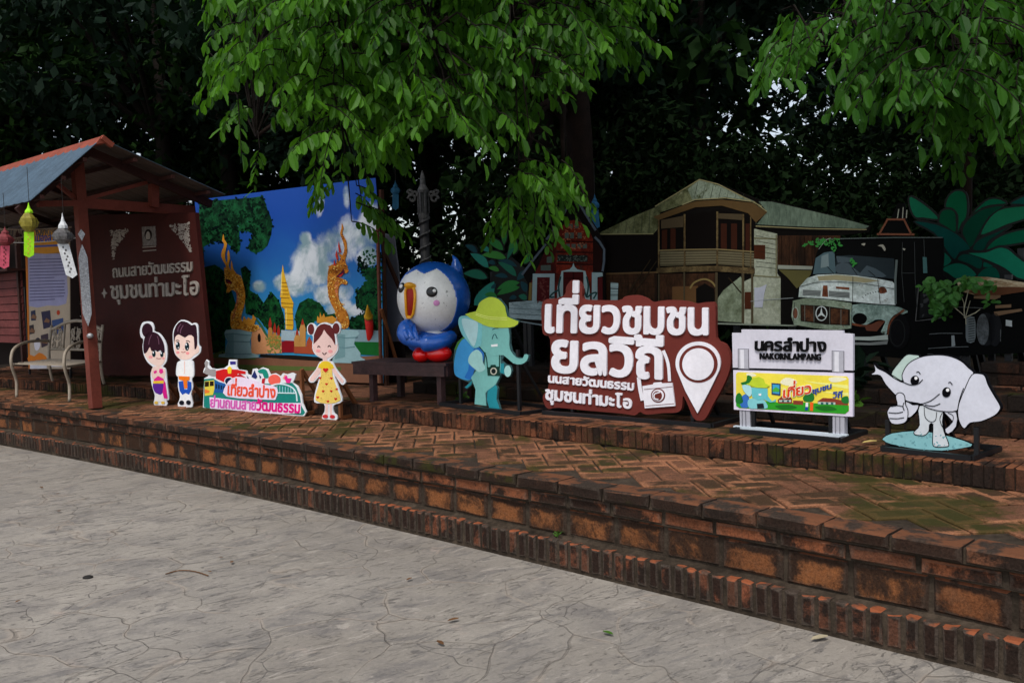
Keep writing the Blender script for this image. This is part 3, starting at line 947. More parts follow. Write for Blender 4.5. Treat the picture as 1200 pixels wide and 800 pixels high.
B.poly('eyes', [ell(*z((325, 298))[0], 2.4, 4.7), ell(*z((397, 305))[0], 2.5, 4.8)], P((16, 38, 46)), 5, T)
B.poly('eye_shine', [ell(*z((319, 284))[0], 0.9, 1.4), ell(*z((391, 290))[0], 0.9, 1.4), ell(*z((330, 315))[0], 0.5, 0.8), ell(*z((402, 322))[0], 0.5, 0.8)], WHITE, 6, T)
B.stroke('brows', [z((308, 262), (322, 256), (338, 262)), z((388, 264), (405, 260), (420, 272))], 0.7, P((50, 26, 26)), 5, T)
B.stroke('mouth', [z((352, 346), (368, 352), (385, 344)), z((366, 326), (372, 330))], 0.6, P((170, 80, 70)), 5, T)
B.poly('cheeks', [ell(*z((325, 352))[0], 1.9, 1.5), ell(*z((401, 358))[0], 2.1, 1.6)], P((238, 140, 140)), 4, T)
B.poly('shirt', z((328, 430), (360, 416), (415, 416), (438, 436), (443, 530), (425, 545), (330, 540), (315, 520)), P((224, 228, 238)), 3, T, sm=3)
B.stroke('shirt_buttons', z((378, 420), (377, 455), (379, 500), (372, 520)), 0.8, P((226, 180, 168)), 4, T)
B.poly('sash', z((330, 536), (416, 540), (416, 566), (397, 572), (401, 628), (376, 634), (367, 572), (334, 562)), P((232, 112, 24)), 5, T)
B.poly('trousers', z((330, 580), (366, 574), (374, 640), (398, 640), (402, 574), (430, 584), (431, 640), (410, 681), (386, 668), (360, 683), (339, 650)), P((26, 74, 168)), 4, T)
B.poly('legs', z((345, 680), (375, 670), (400, 670), (421, 684), (426, 752), (336, 752)), P((226, 232, 240)), 3, T)
B.poly('shoes', [ell(*z((355, 744))[0], 2.9, 2.7), ell(*z((408, 742))[0], 2.7, 2.7)], P((22, 24, 34)), 5, T)
brace(B, 219, T, 0.3)
for k, (px, py, r, lab) in enumerate(((203, 467, 0.09, 'smooth grey stone weighing the prop behind the cartoon girl with the bun'), (233, 468, 0.1, 'brown grey stone weighing the prop behind the cartoon boy'), (400, 487, 0.085, 'pale grey stone on the prop foot beside the girl in the yellow dress'))):
    p = atz(px, py, ZP)
    tag(stone('stone', p, r, lab, seed=k + 3), lab, 'stone')

# ---- train banner
z = Zm(230, 400, 8)
B = Board((241, 477.5), (355, 487.5), ZP)
T = thing('welcome_sign', 'low cut-out sign with a green train, red locomotive and pink and orange lettering', 'sign', B.base)
B.poly('board', z((75, 345), (110, 325), (120, 305), (65, 292), (73, 255), (85, 240), (80, 200), (95, 170), (120, 188), (118, 225), (140, 250), (185, 258), (260, 250), (300, 222), (308, 170), (380, 170), (380, 240), (390, 262), (470, 273), (480, 308), (520, 318), (530, 258), (560, 252), (578, 268), (620, 243), (668, 258), (692, 308), (740, 298), (790, 328), (812, 298), (850, 308), (900, 292), (932, 308), (922, 350), (902, 385), (952, 420), (988, 500), (998, 580), (1032, 660), (1012, 698), (820, 692), (140, 642), (63, 622)), WHITE, 0, T, thick=0.001, o0=-0.012)
TEAL = P((22, 122, 112))
B.poly('ground_band', z((75, 352), (160, 345), (250, 400), (600, 392), (700, 396), (900, 386), (940, 430), (975, 520), (985, 600), (1022, 665), (1000, 690), (820, 680), (130, 632), (72, 612)), TEAL, 2, T)
B.poly('tram_front', z((80, 372), (170, 362), (174, 440), (158, 500), (82, 508)), P((214, 196, 66)), 3, T)
B.poly('tram_lamps', [z((82, 445), (128, 460), (126, 480), (82, 485))], P((226, 120, 48)), 4, T)
B.poly('tram_windows', [z((84, 376), (122, 374), (122, 420), (84, 424)), z((130, 373), (166, 371), (166, 415), (130, 418))], P((40, 26, 16)), 4, T)
B.poly('tram_side', z((174, 365), (300, 402), (300, 480), (172, 480)), P((28, 84, 150)), 3, T)
B.poly('tram_side_windows', [z((184 + k * 24, 395 + k * 7), (198 + k * 24, 399 + k * 7), (198 + k * 24, 440 + k * 4), (184 + k * 24, 440 + k * 4)) for k in range(4)], P((16, 40, 70)), 4, T)
B.poly('locomotive', z((186, 276), (260, 258), (382, 262), (466, 280), (464, 306), (390, 300), (388, 380), (330, 338), (270, 385), (186, 346)), P((196, 24, 26)), 3, T)
B.poly('locomotive_wheel', [ell(*z((312, 372))[0], 5.2, 4.8)], P((22, 30, 58)), 4, T)
B.stroke('wheel_rim', ell(*z((312, 372))[0], 5.2, 4.8), 0.9, WHITE, 5, T, closed=True, sm=0)
B.poly('cat', z((70, 292), (88, 258), (84, 200), (98, 180), (112, 195), (105, 236), (136, 262), (182, 260), (184, 328), (122, 315)), P((146, 140, 140)), 3, T, sm=2)
B.poly('crown', z((294, 250), (318, 230), (336, 250), (330, 300), (302, 300)), P((240, 190, 40)), 4, T)
B.poly('flag', z((318, 186), (372, 186), (372, 214), (322, 216)), P((44, 36, 120)), 3, T)
B.poly('people', [z((385, 320), (410, 300), (470, 340), (470, 395), (390, 400)), z((620, 350), (650, 340), (640, 400), (615, 400))], P((176, 28, 40)), 4, T)
B.poly('dark_figures', [z((476, 320), (500, 350), (490, 370)), z((520, 330), (550, 270), (575, 330), (560, 350)), z((592, 310), (612, 330), (600, 350))], P((28, 40, 96)), 4, T)
B.poly('rooster', z((580, 272), (630, 255), (666, 276), (681, 335), (642, 342), (625, 300), (596, 296)), P((20, 128, 110)), 4, T, sm=2)
B.poly('setting_sun', [ell(*z((735, 360))[0], 7.3, 6.5)], P((230, 92, 78)), 3, T)
B.poly('flower', [z((828, 335), (850, 315), (860, 345), (895, 345), (880, 390), (848, 388))], P((222, 40, 130)), 4, T)
B.poly('butterfly', [z((812, 345), (835, 305), (850, 340), (835, 360))], P((238, 140, 130)), 3, T)
arch = z((700, 415), (760, 398), (830, 402), (900, 430), (938, 480), (948, 560))
B.stroke('bridge_arch', arch, 1.5, P((206, 222, 232)), 4, T)
B.stroke('bridge_deck', z((745, 480), (942, 484)), 1.2, P((206, 222, 232)), 4.2, T, sm=0)
B.stroke('bridge_hangers', [z((760 + 26 * k, 412 + 4 * k), (760 + 26 * k, 480)) for k in range(7)], 0.7, P((150, 196, 206)), 3.6, T, sm=0)
B.poly('title_backing', [crom(z((285, 405), (380, 330), (560, 365), (640, 400), (760, 430), (752, 530), (690, 545), (290, 515)), 3), z((128, 520), (600, 575), (985, 575), (985, 672), (800, 680), (135, 630))], P((222, 206, 226)), 5, T)
B.text('title_text', 'เที่ยวลำปาง', *z((300, 500), (745, 526), (304, 418), (748, 446)), P((222, 78, 52)), T, 0.006, 0.009, bold=0.03)
B.text('subtitle_text', 'ย่านถนนสาย', *z((138, 612), (562, 640), (140, 540), (566, 566)), P((206, 92, 172)), T, 0.006, 0.009, bold=0.03)
B.text('subtitle_text', 'วัฒนธรรม', *z((572, 641), (974, 668), (575, 566), (976, 592)), P((208, 18, 122)), T, 0.006, 0.009, bold=0.035)
brace(B, 352, T, 0.42, 0.32)
brace(B, 262, T, 0.3)

# ---- girl in the yellow dress
z = Zm(345, 365, 5.925)
B = Board((379, 491), (393.5, 492), ZP)
T = thing('cartoon_cutout', 'cut-out cartoon girl with two hair buns and a yellow dress with red hearts', 'cut-out', B.base, 'cartoon people cut-outs')
B.poly('board', z((215, 75), (262, 90), (290, 68), (320, 95), (315, 145), (291, 165), (299, 220), (302, 270), (270, 312), (240, 340), (266, 350), (290, 400), (351, 475), (347, 502), (325, 504), (277, 440), (311, 540), (331, 622), (272, 650), (273, 700), (293, 720), (289, 752), (199, 746), (197, 715), (210, 690), (205, 640), (139, 627), (149, 540), (175, 450), (135, 490), (105, 487), (102, 460), (149, 400), (175, 350), (205, 335), (150, 302), (124, 252), (129, 170), (95, 157), (89, 105), (115, 79), (145, 95), (152, 108), (178, 84)), WHITE, 0, T, thick=0.001, o0=-0.012, sm=3)
SK2 = P((232, 190, 182))
B.poly('face', z((208, 122), (225, 150), (262, 190), (284, 230), (298, 226), (296, 265), (266, 305), (212, 326), (160, 301), (131, 255), (135, 225), (165, 195), (195, 155)), SK2, 3, T, sm=3)
HB = P((92, 34, 34))
B.poly('hair', [z((210, 84), (250, 95), (276, 130), (284, 190), (286, 234), (262, 190), (225, 150), (208, 124), (195, 155), (165, 195), (134, 226), (138, 160), (160, 110), (184, 90)), ell(*z((117, 122))[0], 3.7, 6.3), ell(*z((291, 117))[0], 4, 6.3)], HB, 4, T)
B.stroke('eyes', [z((163, 250), (172, 238), (182, 250)), z((235, 246), (245, 234), (256, 246))], 0.9, P((60, 30, 30)), 5, T)
B.stroke('mouth', z((197, 284), (210, 298), (225, 284)), 0.9, P((60, 30, 30)), 5, T)
B.poly('cheeks', [ell(*z((168, 272))[0], 2.6, 1.9), ell(*z((252, 276))[0], 2.6, 1.9)], P((236, 150, 150)), 4, T)
B.poly('arms', [z((165, 385), (192, 395), (176, 430), (131, 485), (110, 481), (111, 462)), z((250, 395), (276, 384), (302, 425), (345, 480), (336, 498), (290, 450)), z((200, 320), (228, 322), (230, 350), (198, 350))], SK2, 2.5, T)
B.poly('legs', [z((218, 636), (236, 638), (235, 716), (214, 714)), z((245, 640), (263, 640), (262, 716), (247, 716))], SK2, 2.5, T)
B.poly('dress', z((200, 345), (236, 345), (262, 364), (266, 440), (300, 540), (323, 615), (236, 638), (149, 615), (165, 530), (186, 440), (184, 360)), P((234, 194, 96)), 4, T, sm=2)
B.poly('sleeves', [z((186, 358), (196, 395), (166, 388), (176, 362)), z((258, 362), (252, 400), (278, 390), (268, 366)), z((198, 346), (238, 346), (256, 365), (258, 395), (190, 395), (188, 362))], P((238, 190, 42)), 4.6, T)
def heart(x, y, r): return [(x + r * (16 * math.sin(a) ** 3) / 16, y - r * (13 * math.cos(a) - 5 * math.cos(2 * a) - 2 * math.cos(3 * a) - math.cos(4 * a)) / 16) for a in [2 * math.pi * k / 20 for k in range(20)]]
B.poly('hearts', [heart(*z((a, b))[0], r) for a, b, r in ((220, 405, 3.2), (182, 460, 1.6), (260, 462, 1.6), (226, 502, 1.6), (203, 552, 1.6), (259, 551, 1.6), (297, 537, 1.4), (165, 594, 1.6), (290, 605, 1.8), (236, 622, 1.6))], P((196, 36, 30)), 6, T)
R9 = random.Random(4)
reg = z((200, 400), (250, 400), (300, 540), (318, 605), (236, 628), (156, 605), (170, 530), (190, 440))
dots = []
while len(dots) < 42:
    x, y = R9.uniform(370, 400), R9.uniform(432, 471)
    if inpoly(x, y, reg): dots.append(ell(x, y, 0.35, 0.35, n=6))
B.poly('dress_dots', dots, P((170, 130, 70)), 5, T)
B.poly('shoes', [ell(*z((217, 726))[0], 3.2, 2.2), ell(*z((266, 728))[0], 3, 2.2)], P((190, 42, 48)), 5, T)
brace(B, 396, T, 0.38, 0.3)

# ---- floor frames for the free-standing boards
def floor_frame(B, x0, x1, y, z, parent, back=0.42, h=0.0, name='floor_frame'):
    a, b = B.on(x0, y), B.on(x1, y)
    a.z = b.z = z + 0.015
    a += B.n * 0.10
    b += B.n * 0.10
    c, d = a - B.n * back, b - B.n * back
    mb = MB().bar(a, b, 0.03).bar(c, d, 0.03).bar(a, c, 0.03).bar(b, d, 0.03)
    i_ = (b - a) * 0.14
    for q, r_ in ((a + i_, c + i_), (b - i_, d - i_)):
        m_ = q - B.n * 0.115
        mb.bar(m_, m_ + Vector((0, 0, 0.5 + h)), 0.025)
        mb.bar(r_, m_ + Vector((0, 0, 0.45 + h)), 0.02)
    return mb.build(name, BLACKM, parent)

# ---- teal backpacker elephant
z = Zm(525, 340, 5.333)
B = Board((557, 476), (586, 479.5), ZU + 0.01)
T = thing('elephant_cutout', 'teal cut-out elephant with a lime sun hat, blue backpack and camera', 'cut-out', B.base)
TL, TD, TP = P((112, 172, 166)), P((34, 128, 140)), P((150, 196, 192))
edge_out = z((115, 148), (180, 128), (200, 78), (240, 48), (275, 40), (322, 53), (362, 100), (377, 165), (449, 193), (422, 227), (386, 240), (388, 335), (398, 380), (432, 418), (470, 424), (480, 398), (508, 405), (498, 442), (462, 465), (410, 458), (352, 410), (336, 440), (360, 462), (390, 470), (400, 505), (388, 540), (352, 528), (335, 520), (326, 545), (304, 592), (313, 612), (308, 680), (328, 744), (258, 738), (244, 690), (243, 724), (166, 713), (172, 620), (160, 570), (148, 592), (120, 616), (102, 606), (120, 592), (132, 575), (80, 556), (40, 525), (34, 440), (40, 370), (58, 325), (95, 290), (100, 288), (86, 262), (66, 210), (70, 168), (100, 157))
B.poly('board', edge_out, P((52, 82, 84)), 0, T, thick=0.001, o0=-0.015)
B.poly('backpack_rim', z((98, 290), (60, 325), (40, 372), (60, 370), (90, 320), (115, 300)), P((60, 112, 40)), 1.6, T)
B.poly('backpack', z((112, 300), (66, 345), (41, 440), (43, 520), (80, 550), (140, 560), (162, 500), (210, 470), (226, 380), (190, 350)), P((58, 138, 192)), 2.4, T, sm=3)
B.poly('backpack_strap', z((175, 352), (160, 375), (135, 440), (128, 500), (105, 545), (150, 555), (165, 500), (215, 470), (226, 390), (205, 360)), P((38, 104, 176)), 3, T, sm=2)
B.poly('tail', z((152, 562), (146, 590), (120, 612), (106, 606), (136, 580)), TD, 2.4, T)
B.poly('far_hand', z((330, 458), (352, 455), (352, 522), (328, 515)), TD, 2.4, T)
B.poly('near_hand', [ell(*z((375, 505))[0], 4.1, 6.7)], TP, 3, T)
B.poly('far_leg', z((250, 620), (300, 590), (310, 612), (304, 680), (325, 741), (260, 736), (245, 682)), TD, 2.4, T)
B.poly('body', z((240, 388), (330, 405), (331, 480), (325, 540), (300, 588), (250, 625), (236, 642), (241, 721), (169, 711), (175, 620), (146, 545), (180, 500), (230, 470)), TL, 3.4, T)
B.poly('arm', z((182, 370), (215, 400), (221, 450), (236, 490), (200, 511), (168, 490), (130, 450), (141, 400)), TP, 4.4, T, sm=3)
B.poly('head', z((212, 205), (300, 225), (381, 236), (386, 338), (396, 380), (431, 420), (470, 425), (481, 401), (505, 406), (495, 440), (460, 462), (410, 455), (350, 405), (300, 410), (250, 395), (200, 350)), TL, 5, T, sm=2)
B.poly('ear', z((75, 170), (102, 159), (162, 169), (212, 190), (212, 330), (190, 357), (160, 357), (120, 312), (90, 272), (69, 210)), P((112, 178, 182)), 6, T, sm=3)
B.poly('ear_lining', z((92, 178), (150, 185), (190, 202), (186, 290), (165, 350), (130, 300), (102, 240)), P((164, 200, 202)), 7, T, sm=3)
B.poly('hat', z((112, 150), (180, 131), (200, 80), (240, 51), (275, 42), (321, 56), (361, 101), (376, 165), (446, 194), (420, 226), (350, 235), (260, 228), (195, 200)), P((166, 186, 62)), 8, T, sm=2)
B.stroke('hat_band', [z((180, 143), (260, 166), (373, 172)), z((178, 152), (258, 177), (376, 184))], 0.7, P((206, 216, 120)), 9, T)
B.stroke('eye', [z((280, 305), (288, 280), (300, 277), (312, 303)), z((280, 246), (300, 238), (318, 238))], 0.9, P((22, 70, 78)), 6, T)
B.poly('mouth', z((273, 340), (314, 335), (314, 350), (275, 353)), P((222, 232, 232)), 6.2, T)
B.stroke('camera_strap', [z((196, 350), (236, 398), (246, 440), (250, 490)), z((325, 404), (325, 485))], 1.0, P((18, 52, 44)), 6, T)
B.poly('camera', z((248, 482), (268, 478), (272, 466), (300, 464), (305, 476), (325, 476), (330, 535), (252, 532)), P((24, 52, 44)), 6.6, T)
B.poly('camera_lens', [ell(*z((290, 505))[0], 3.9, 4.3)], P((176, 176, 160)), 7.4, T)
B.poly('lens_glass', [ell(*z((290, 505))[0], 2.6, 2.9)], P((26, 34, 34)), 8.2, T)
floor_frame(B, 527, 622, 480, ZU, T)

# ---- big brown pin sign
z = Zm(620, 320, 4.446)
B = Board((640, 483), (855, 500), ZU, lean=0.0)
T = thing('community_sign', 'large brown cut-out sign with white lettering, camera and map pin', 'sign', B.base)
BR = P((98, 42, 36))
out = crom(z((70, 150), (150, 130), (188, 108), (194, 70), (225, 35), (262, 45), (278, 85), (280, 132), (330, 140), (470, 140), (500, 121), (560, 114), (610, 130), (642, 150), (720, 140), (820, 145), (870, 158), (940, 150), (971, 172), (975, 335), (1022, 370), (1048, 430), (1046, 500), (1010, 590), (960, 680), (920, 755), (885, 768), (855, 750), (825, 680), (802, 640), (796, 700), (770, 725), (700, 728), (612, 736), (578, 722), (550, 740), (480, 730), (300, 715), (150, 700), (102, 706), (80, 682), (72, 640), (98, 600), (108, 520), (110, 345), (80, 322), (69, 290)), 3)
B.poly('panel', out, BR, 0, T, thick=0.001, o0=-0.03)
WH = P((218, 216, 222))
B.text('title_text', 'เที่ยวชุมชน', *z((92, 303), (932, 316), (96, 168), (932, 186)), WH, T, 0.001, 0.016, bold=0.032)
B.text('title_text', 'ยลวิถี', *z((128, 507), (692, 546), (132, 352), (692, 392)), WH, T, 0.001, 0.016, bold=0.032)
B.text('subtitle_text', 'นนสายวัฒนธรรม', *z((105, 567), (547, 609), (106, 534), (548, 574)), WH, T, 0.001, 0.012, bold=0.035)
B.text('place_text', 'ชุมชนท่ามะโอ', *z((90, 655), (536, 703), (92, 606), (536, 656)), WH, T, 0.001, 0.012, bold=0.035)
DKE = P((40, 20, 20))
pin = []
cx, cy, rx, ry = 885, 468, 117, 112
for k in range(33):
    a = math.radians(155 + 230 * k / 32)
    pin.append((cx + rx * math.cos(a), cy + ry * math.sin(a)))
pin += [(940, 620), (882, 728), (818, 610)]
B.poly('map_pin', [z(*pin)], WH, 0, T, thick=0.014)
B.poly('map_pin_ring', [[*z(*ell(888, 472, 100, 97, n=40))]], BR, 0, T, thick=0.0165)
B.poly('map_pin_disc', [[*z(*ell(888, 473, 82, 83, n=40))]], WH, 0, T, thick=0.022)
B.poly('camera', z((595, 587), (650, 578), (655, 569), (690, 566), (696, 573), (750, 570), (765, 690), (608, 702)), WH, 0, T, thick=0.014)
B.stroke('camera_lines', [z((604, 604), (752, 590)), z((612, 690), (762, 678))], 0.6, BR, 13, T, sm=0)
B.poly('lens_ring', [z(*ell(678, 635, 37, 37)), ], BR, 0, T, thick=0.017)
B.poly('lens', [z(*ell(678, 635, 31, 31))], WH, 0, T, thick=0.019)
B.poly('lens_ring', [z(*ell(676, 637, 24, 25))], BR, 0, T, thick=0.021)
B.stroke('lens_shine', z((690, 618), (662, 628), (662, 650), (682, 656)), 1.4, WH, 19, T)
B.stroke('camera_strap', [z((575, 540), (582, 600), (595, 662))], 4.4, WH, 9, T)
B.stroke('camera_strap', [z((703, 402), (728, 470), (736, 562))], 3.6, WH, 9, T)
floor_frame(B, 646, 842, 490, ZU, T, back=0.5)

# ---- station name sign
z = Zm(850, 370, 5)
B = Board((862, 504.5), (992, 516), ZU)
T = thing('station_name_sign', 'white railway station name sign on two grey posts with a yellow picture panel below', 'sign', B.base)
LG = P((196, 194, 204))
GP = P((164, 164, 172))
B.poly('name_board', z((40, 100), (95, 100), (95, 80), (688, 86), (690, 102), (748, 106), (748, 320), (44, 303)), LG, 0, T, thick=0.001, o0=-0.025)
B.poly('dark_gap_strip', [z((40, 303), (748, 320), (748, 334), (44, 317))], P((24, 24, 30)), 0, T, thick=-0.004, o0=-0.02)  # dark strip painted in for the shaded gap between the two boards
B.poly('picture_board', z((48, 317), (748, 335), (748, 590), (52, 548)), P((212, 206, 222)), 0, T, thick=0.004, o0=-0.02)
B.poly('post_face', [z((78, 192), (138, 192), (141, 311), (80, 308)), z((628, 203), (697, 206), (697, 330), (628, 328))], GP, 0, T, thick=0.006)
B.stroke('post_outline', [z((78, 308), (78, 192), (138, 192), (140, 308)), z((628, 328), (628, 203), (697, 206), (697, 330))], 0.5, P((70, 70, 78)), 6, T, sm=0)
B.poly('post_face', [z((90, 198), (112, 198), (114, 308), (92, 308)), z((642, 210), (668, 210), (668, 328), (642, 326))], P((206, 206, 212)), 0, T, thick=0.008)
for a in (z((82, 548), (142, 552), (146, 657), (86, 655)), z((628, 586), (697, 590), (697, 696), (628, 694))):
    q = B.poly('post', a, GP, 0, T, thick=-0.002, o0=-0.05)
B.stroke('post_groove', [z((98, 552), (100, 655)), z((118, 553), (121, 656)), z((645, 590), (646, 693)), z((670, 590), (671, 694))], 0.9, P((110, 110, 118)), 1, T, sm=0)
B.poly('foot_rail', z((52, 642), (715, 695), (715, 719), (52, 668)), P((186, 196, 204)), 0, T, thick=0.012, o0=-0.02)
B.text('name_text', 'นครลำปาง', *z((178, 201), (592, 209), (180, 148), (592, 152)), P((16, 16, 18)), T, 0.001, 0.014, bold=0.025)
B.text('name_text', 'NAKORNLAMPANG', *z((206, 251), (562, 259), (206, 218), (562, 223)), P((20, 20, 22)), T, 0.001, 0.014, bold=0.035, xh=0.69, gap=0.05)
z = Zm(860, 425, 8.57)
P0 = thing  # picture panel prints
B.poly('picture_sky', z((25, 110), (45, 92), (1140, 136), (1156, 160), (1160, 480), (1120, 512), (60, 452), (28, 430)), P((226, 208, 70)), 5, T)
B.poly('picture_clouds', [crom(z((470, 200), (520, 150), (600, 160), (640, 200), (560, 230)), 3), crom(z((960, 150), (1060, 140), (1140, 160), (1060, 190), (980, 190)), 3), crom(z((130, 110), (180, 100), (230, 125), (160, 140)), 3)], P((226, 222, 190)), 5.6, T)
B.poly('sunbeams', [z((700, 180), (1150, 225), (1150, 260), (820, 205)), z((560, 250), (360, 240), (380, 260)), z((880, 290), (1155, 300), (1155, 330))], P((240, 228, 130)), 5.5, T)
B.poly('picture_meadow', z((28, 395), (330, 385), (500, 400), (700, 395), (1158, 428), (1158, 480), (1120, 510), (60, 450), (28, 430)), P((44, 148, 36)), 6, T)
B.poly('picture_shade', [crom(z((420, 430), (560, 420), (640, 450), (500, 470)), 3), crom(z((820, 440), (960, 430), (1040, 470), (900, 480)), 3)], P((28, 104, 30)), 6.6, T)
B.poly('picture_houses', [z((450, 405), (445, 370), (500, 320), (560, 325), (590, 360), (590, 408)), z((600, 415), (600, 375), (700, 380), (700, 420)), z((850, 410), (845, 385), (900, 350), (990, 355), (1150, 385), (1152, 425))], P((126, 56, 40)), 6.6, T)
B.poly('picture_walls', [z((460, 372), (580, 372), (580, 392), (460, 390)), z((850, 390), (1025, 395), (1025, 418), (850, 412))], P((170, 190, 180)), 7.2, T)
B.poly('picture_windows', [z((490 + 50 * k, 374), (510 + 50 * k, 374), (510 + 50 * k, 390), (490 + 50 * k, 390)) for k in range(2)] + [z((880 + 50 * k, 394), (905 + 50 * k, 396), (905 + 50 * k, 416), (880 + 50 * k, 414)) for k in range(3)], P((40, 90, 90)), 7.8, T)
B.poly('picture_trees', [crom(z((700, 345), (740, 305), (800, 305), (812, 360), (780, 390), (715, 385)), 3), crom(z((1085, 380), (1095, 345), (1150, 335), (1157, 400), (1110, 405)), 3), crom(z((28, 330), (60, 300), (90, 340), (95, 400), (28, 400)), 3), crom(z((75, 200), (130, 180), (140, 125), (185, 140), (180, 190), (110, 225)), 3)], P((30, 110, 44)), 7, T)
B.poly('picture_people', [z((728, 398), (752, 398), (752, 440), (726, 440))], P((222, 224, 230)), 8, T)
B.poly('picture_people', [z((724, 440), (752, 440), (748, 474), (722, 472))], P((30, 70, 150)), 8, T)
B.poly('picture_people', [z((772, 394), (804, 396), (800, 482), (770, 478))], P((226, 92, 30)), 8, T)
B.poly('mini_backpack', [crom(z((80, 345), (130, 312), (160, 360), (150, 445), (75, 437)), 3)], P((52, 104, 178)), 7, T)
B.poly('mini_body', [crom(z((150, 372), (230, 350), (310, 372), (345, 450), (240, 458), (160, 450)), 3)], P((122, 190, 194)), 8, T)
B.poly('mini_head', [z((180, 245), (345, 255), (347, 330), (390, 385), (430, 362), (428, 388), (372, 396), (310, 365), (250, 372), (190, 340))], P((96, 180, 186)), 9, T)
B.poly('mini_ear', [crom(z((93, 222), (175, 232), (186, 310), (160, 335), (112, 285)), 3)], P((164, 210, 214)), 10, T)
B.poly('mini_hat', [z((130, 212), (165, 200), (200, 150), (260, 138), (305, 160), (325, 205), (372, 226), (330, 250), (240, 248))], P((176, 196, 48)), 11, T)
B.poly('mini_camera', [z((240, 408), (306, 404), (312, 452), (245, 456))], P((28, 34, 40)), 11, T)
B.poly('mini_smile', [z((256, 308), (285, 306), (282, 328), (260, 328))], P((226, 232, 232)), 11, T)
B.poly('phone', [z((385, 200), (476, 208), (474, 328), (385, 314))], P((30, 40, 92)), 8, T)
B.poly('phone_screen', [z((396, 214), (466, 220), (464, 312), (396, 302))], P((60, 150, 190)), 9, T)
B.poly('phone_picture', [z((396, 270), (430, 240), (466, 262), (464, 290), (396, 288))], P((70, 160, 60)), 10, T)
B.text('picture_text', 'เที่ยว', *z((505, 350), (785, 300), (508, 272), (782, 222)), P((232, 226, 200)), T, 0.009, 0.0115, bold=0.07)
B.text('picture_text', 'เที่ยว', *z((505, 350), (785, 300), (508, 272), (782, 222)), P((206, 62, 30)), T, 0.0115, 0.0135, bold=0.02)
B.text('picture_text', 'ชุมชน', *z((797, 308), (985, 252), (797, 270), (985, 210)), P((36, 68, 150)), T, 0.009, 0.0115, bold=0.03)
B.text('picture_text', 'วิถี', *z((1000, 350), (1090, 345), (1005, 302), (1095, 296)), P((36, 68, 150)), T, 0.009, 0.0115, bold=0.02)
floor_frame(B, 866, 992, 510, ZU, T, back=0.4)

# ---- white elephant
z = Zm(1010, 400, 5.333)
B = Board((1037, 527), (1139, 538), ZU)
T = thing('elephant_cutout', 'white cut-out elephant with black outlines giving a thumbs up on a teal oval', 'cut-out', B.base)
WE, WT, BK = P((194, 196, 206)), P((172, 192, 184)), P((10, 10, 14))
farear = crom(z((185, 208), (235, 130), (280, 84), (322, 82), (362, 96), (300, 180), (256, 244)), 3)
oval = z((133, 605), (190, 574), (330, 559), (420, 566), (560, 596), (690, 642), (640, 662), (500, 680), (330, 668), (180, 638), (140, 618))
oval = crom(oval, 2)
body = crom(z((362, 400), (500, 425), (505, 500), (515, 560), (545, 640), (528, 656), (460, 656), (444, 628), (446, 520), (425, 518), (420, 560), (390, 586), (338, 582), (328, 562), (362, 520)), 3)
armL = crom(z((275, 375), (320, 395), (358, 395), (340, 440), (285, 478)), 2)
armR = crom(z((515, 440), (592, 440), (592, 530), (540, 577), (522, 545), (570, 500)), 2)
head = crom(z((65, 200), (86, 182), (77, 133), (100, 165), (150, 190), (200, 225), (262, 255), (254, 210), (290, 142), (360, 100), (450, 84), (540, 89), (620, 120), (670, 165), (702, 205), (650, 300), (612, 380), (594, 432), (500, 434), (420, 415), (370, 388), (300, 375), (260, 360), (215, 335), (150, 265), (118, 212), (68, 208)), 3)
ear = crom(z((690, 208), (740, 200), (772, 215), (792, 270), (832, 340), (867, 400), (862, 430), (830, 462), (750, 497), (680, 507), (643, 542), (613, 500), (603, 440), (613, 380), (645, 300)), 3)
fist = crom(z((168, 425), (188, 402), (225, 396), (216, 338), (240, 318), (270, 335), (276, 390), (292, 430), (286, 490), (250, 513), (190, 510), (164, 455)), 3)
def grow(pts, d):
    n = len(pts)
    ar = sum(pts[k][0] * pts[(k + 1) % n][1] - pts[(k + 1) % n][0] * pts[k][1] for k in range(n))
    sg = 1 if ar > 0 else -1
    o = []
    for k in range(n):
        dx, dy = pts[(k + 1) % n][0] - pts[k - 1][0], pts[(k + 1) % n][1] - pts[k - 1][1]
        L = math.hypot(dx, dy) or 1
        o.append((pts[k][0] + sg * dy / L * d, pts[k][1] - sg * dx / L * d))
    return o
bm_ = MB()
for p in (farear, oval, body, armL, armR, head, ear, fist): B.prism(bm_, grow(p, 0.9), -0.015 - 0.00003 * len(bm_.F), 0.0008 + 0.00001 * len(bm_.F) / 50)
bm_.build('board', BK, T)
B.poly('oval_base', oval, P((122, 172, 176)), 2, T)
B.flecks('oval_pattern', oval, 50, 3.0, P((104, 152, 158)), 3, T, seed=5)
B.poly('far_ear', farear, WT, 2, T)
B.stroke('far_ear_line', farear, 0.8, BK, 2.8, T, closed=True, sm=0)
for nm, shp, ly in (('body', body, 3), ('far_arm', armL, 3.2), ('near_arm', armR, 3.2), ('head', head, 5), ('ear', ear, 6), ('thumb_hand', fist, 7)):
    B.poly(nm, shp, WE if nm != 'body' else P((190, 196, 200)), ly, T)
    B.stroke(nm + '_line', shp, 0.9, BK, ly + 0.8, T, closed=True, sm=0)
B.stroke('ink_lines', [z((190, 207), (250, 245), (310, 270), (358, 262), (384, 236)), z((300, 375), (370, 388), (435, 368), (490, 325)), z((398, 394), (450, 402), (494, 386)), z((345, 192), (358, 188), (370, 204)), z((545, 258), (556, 252), (570, 270)), z((640, 290), (615, 360), (600, 440))], 0.9, BK, 8, T)
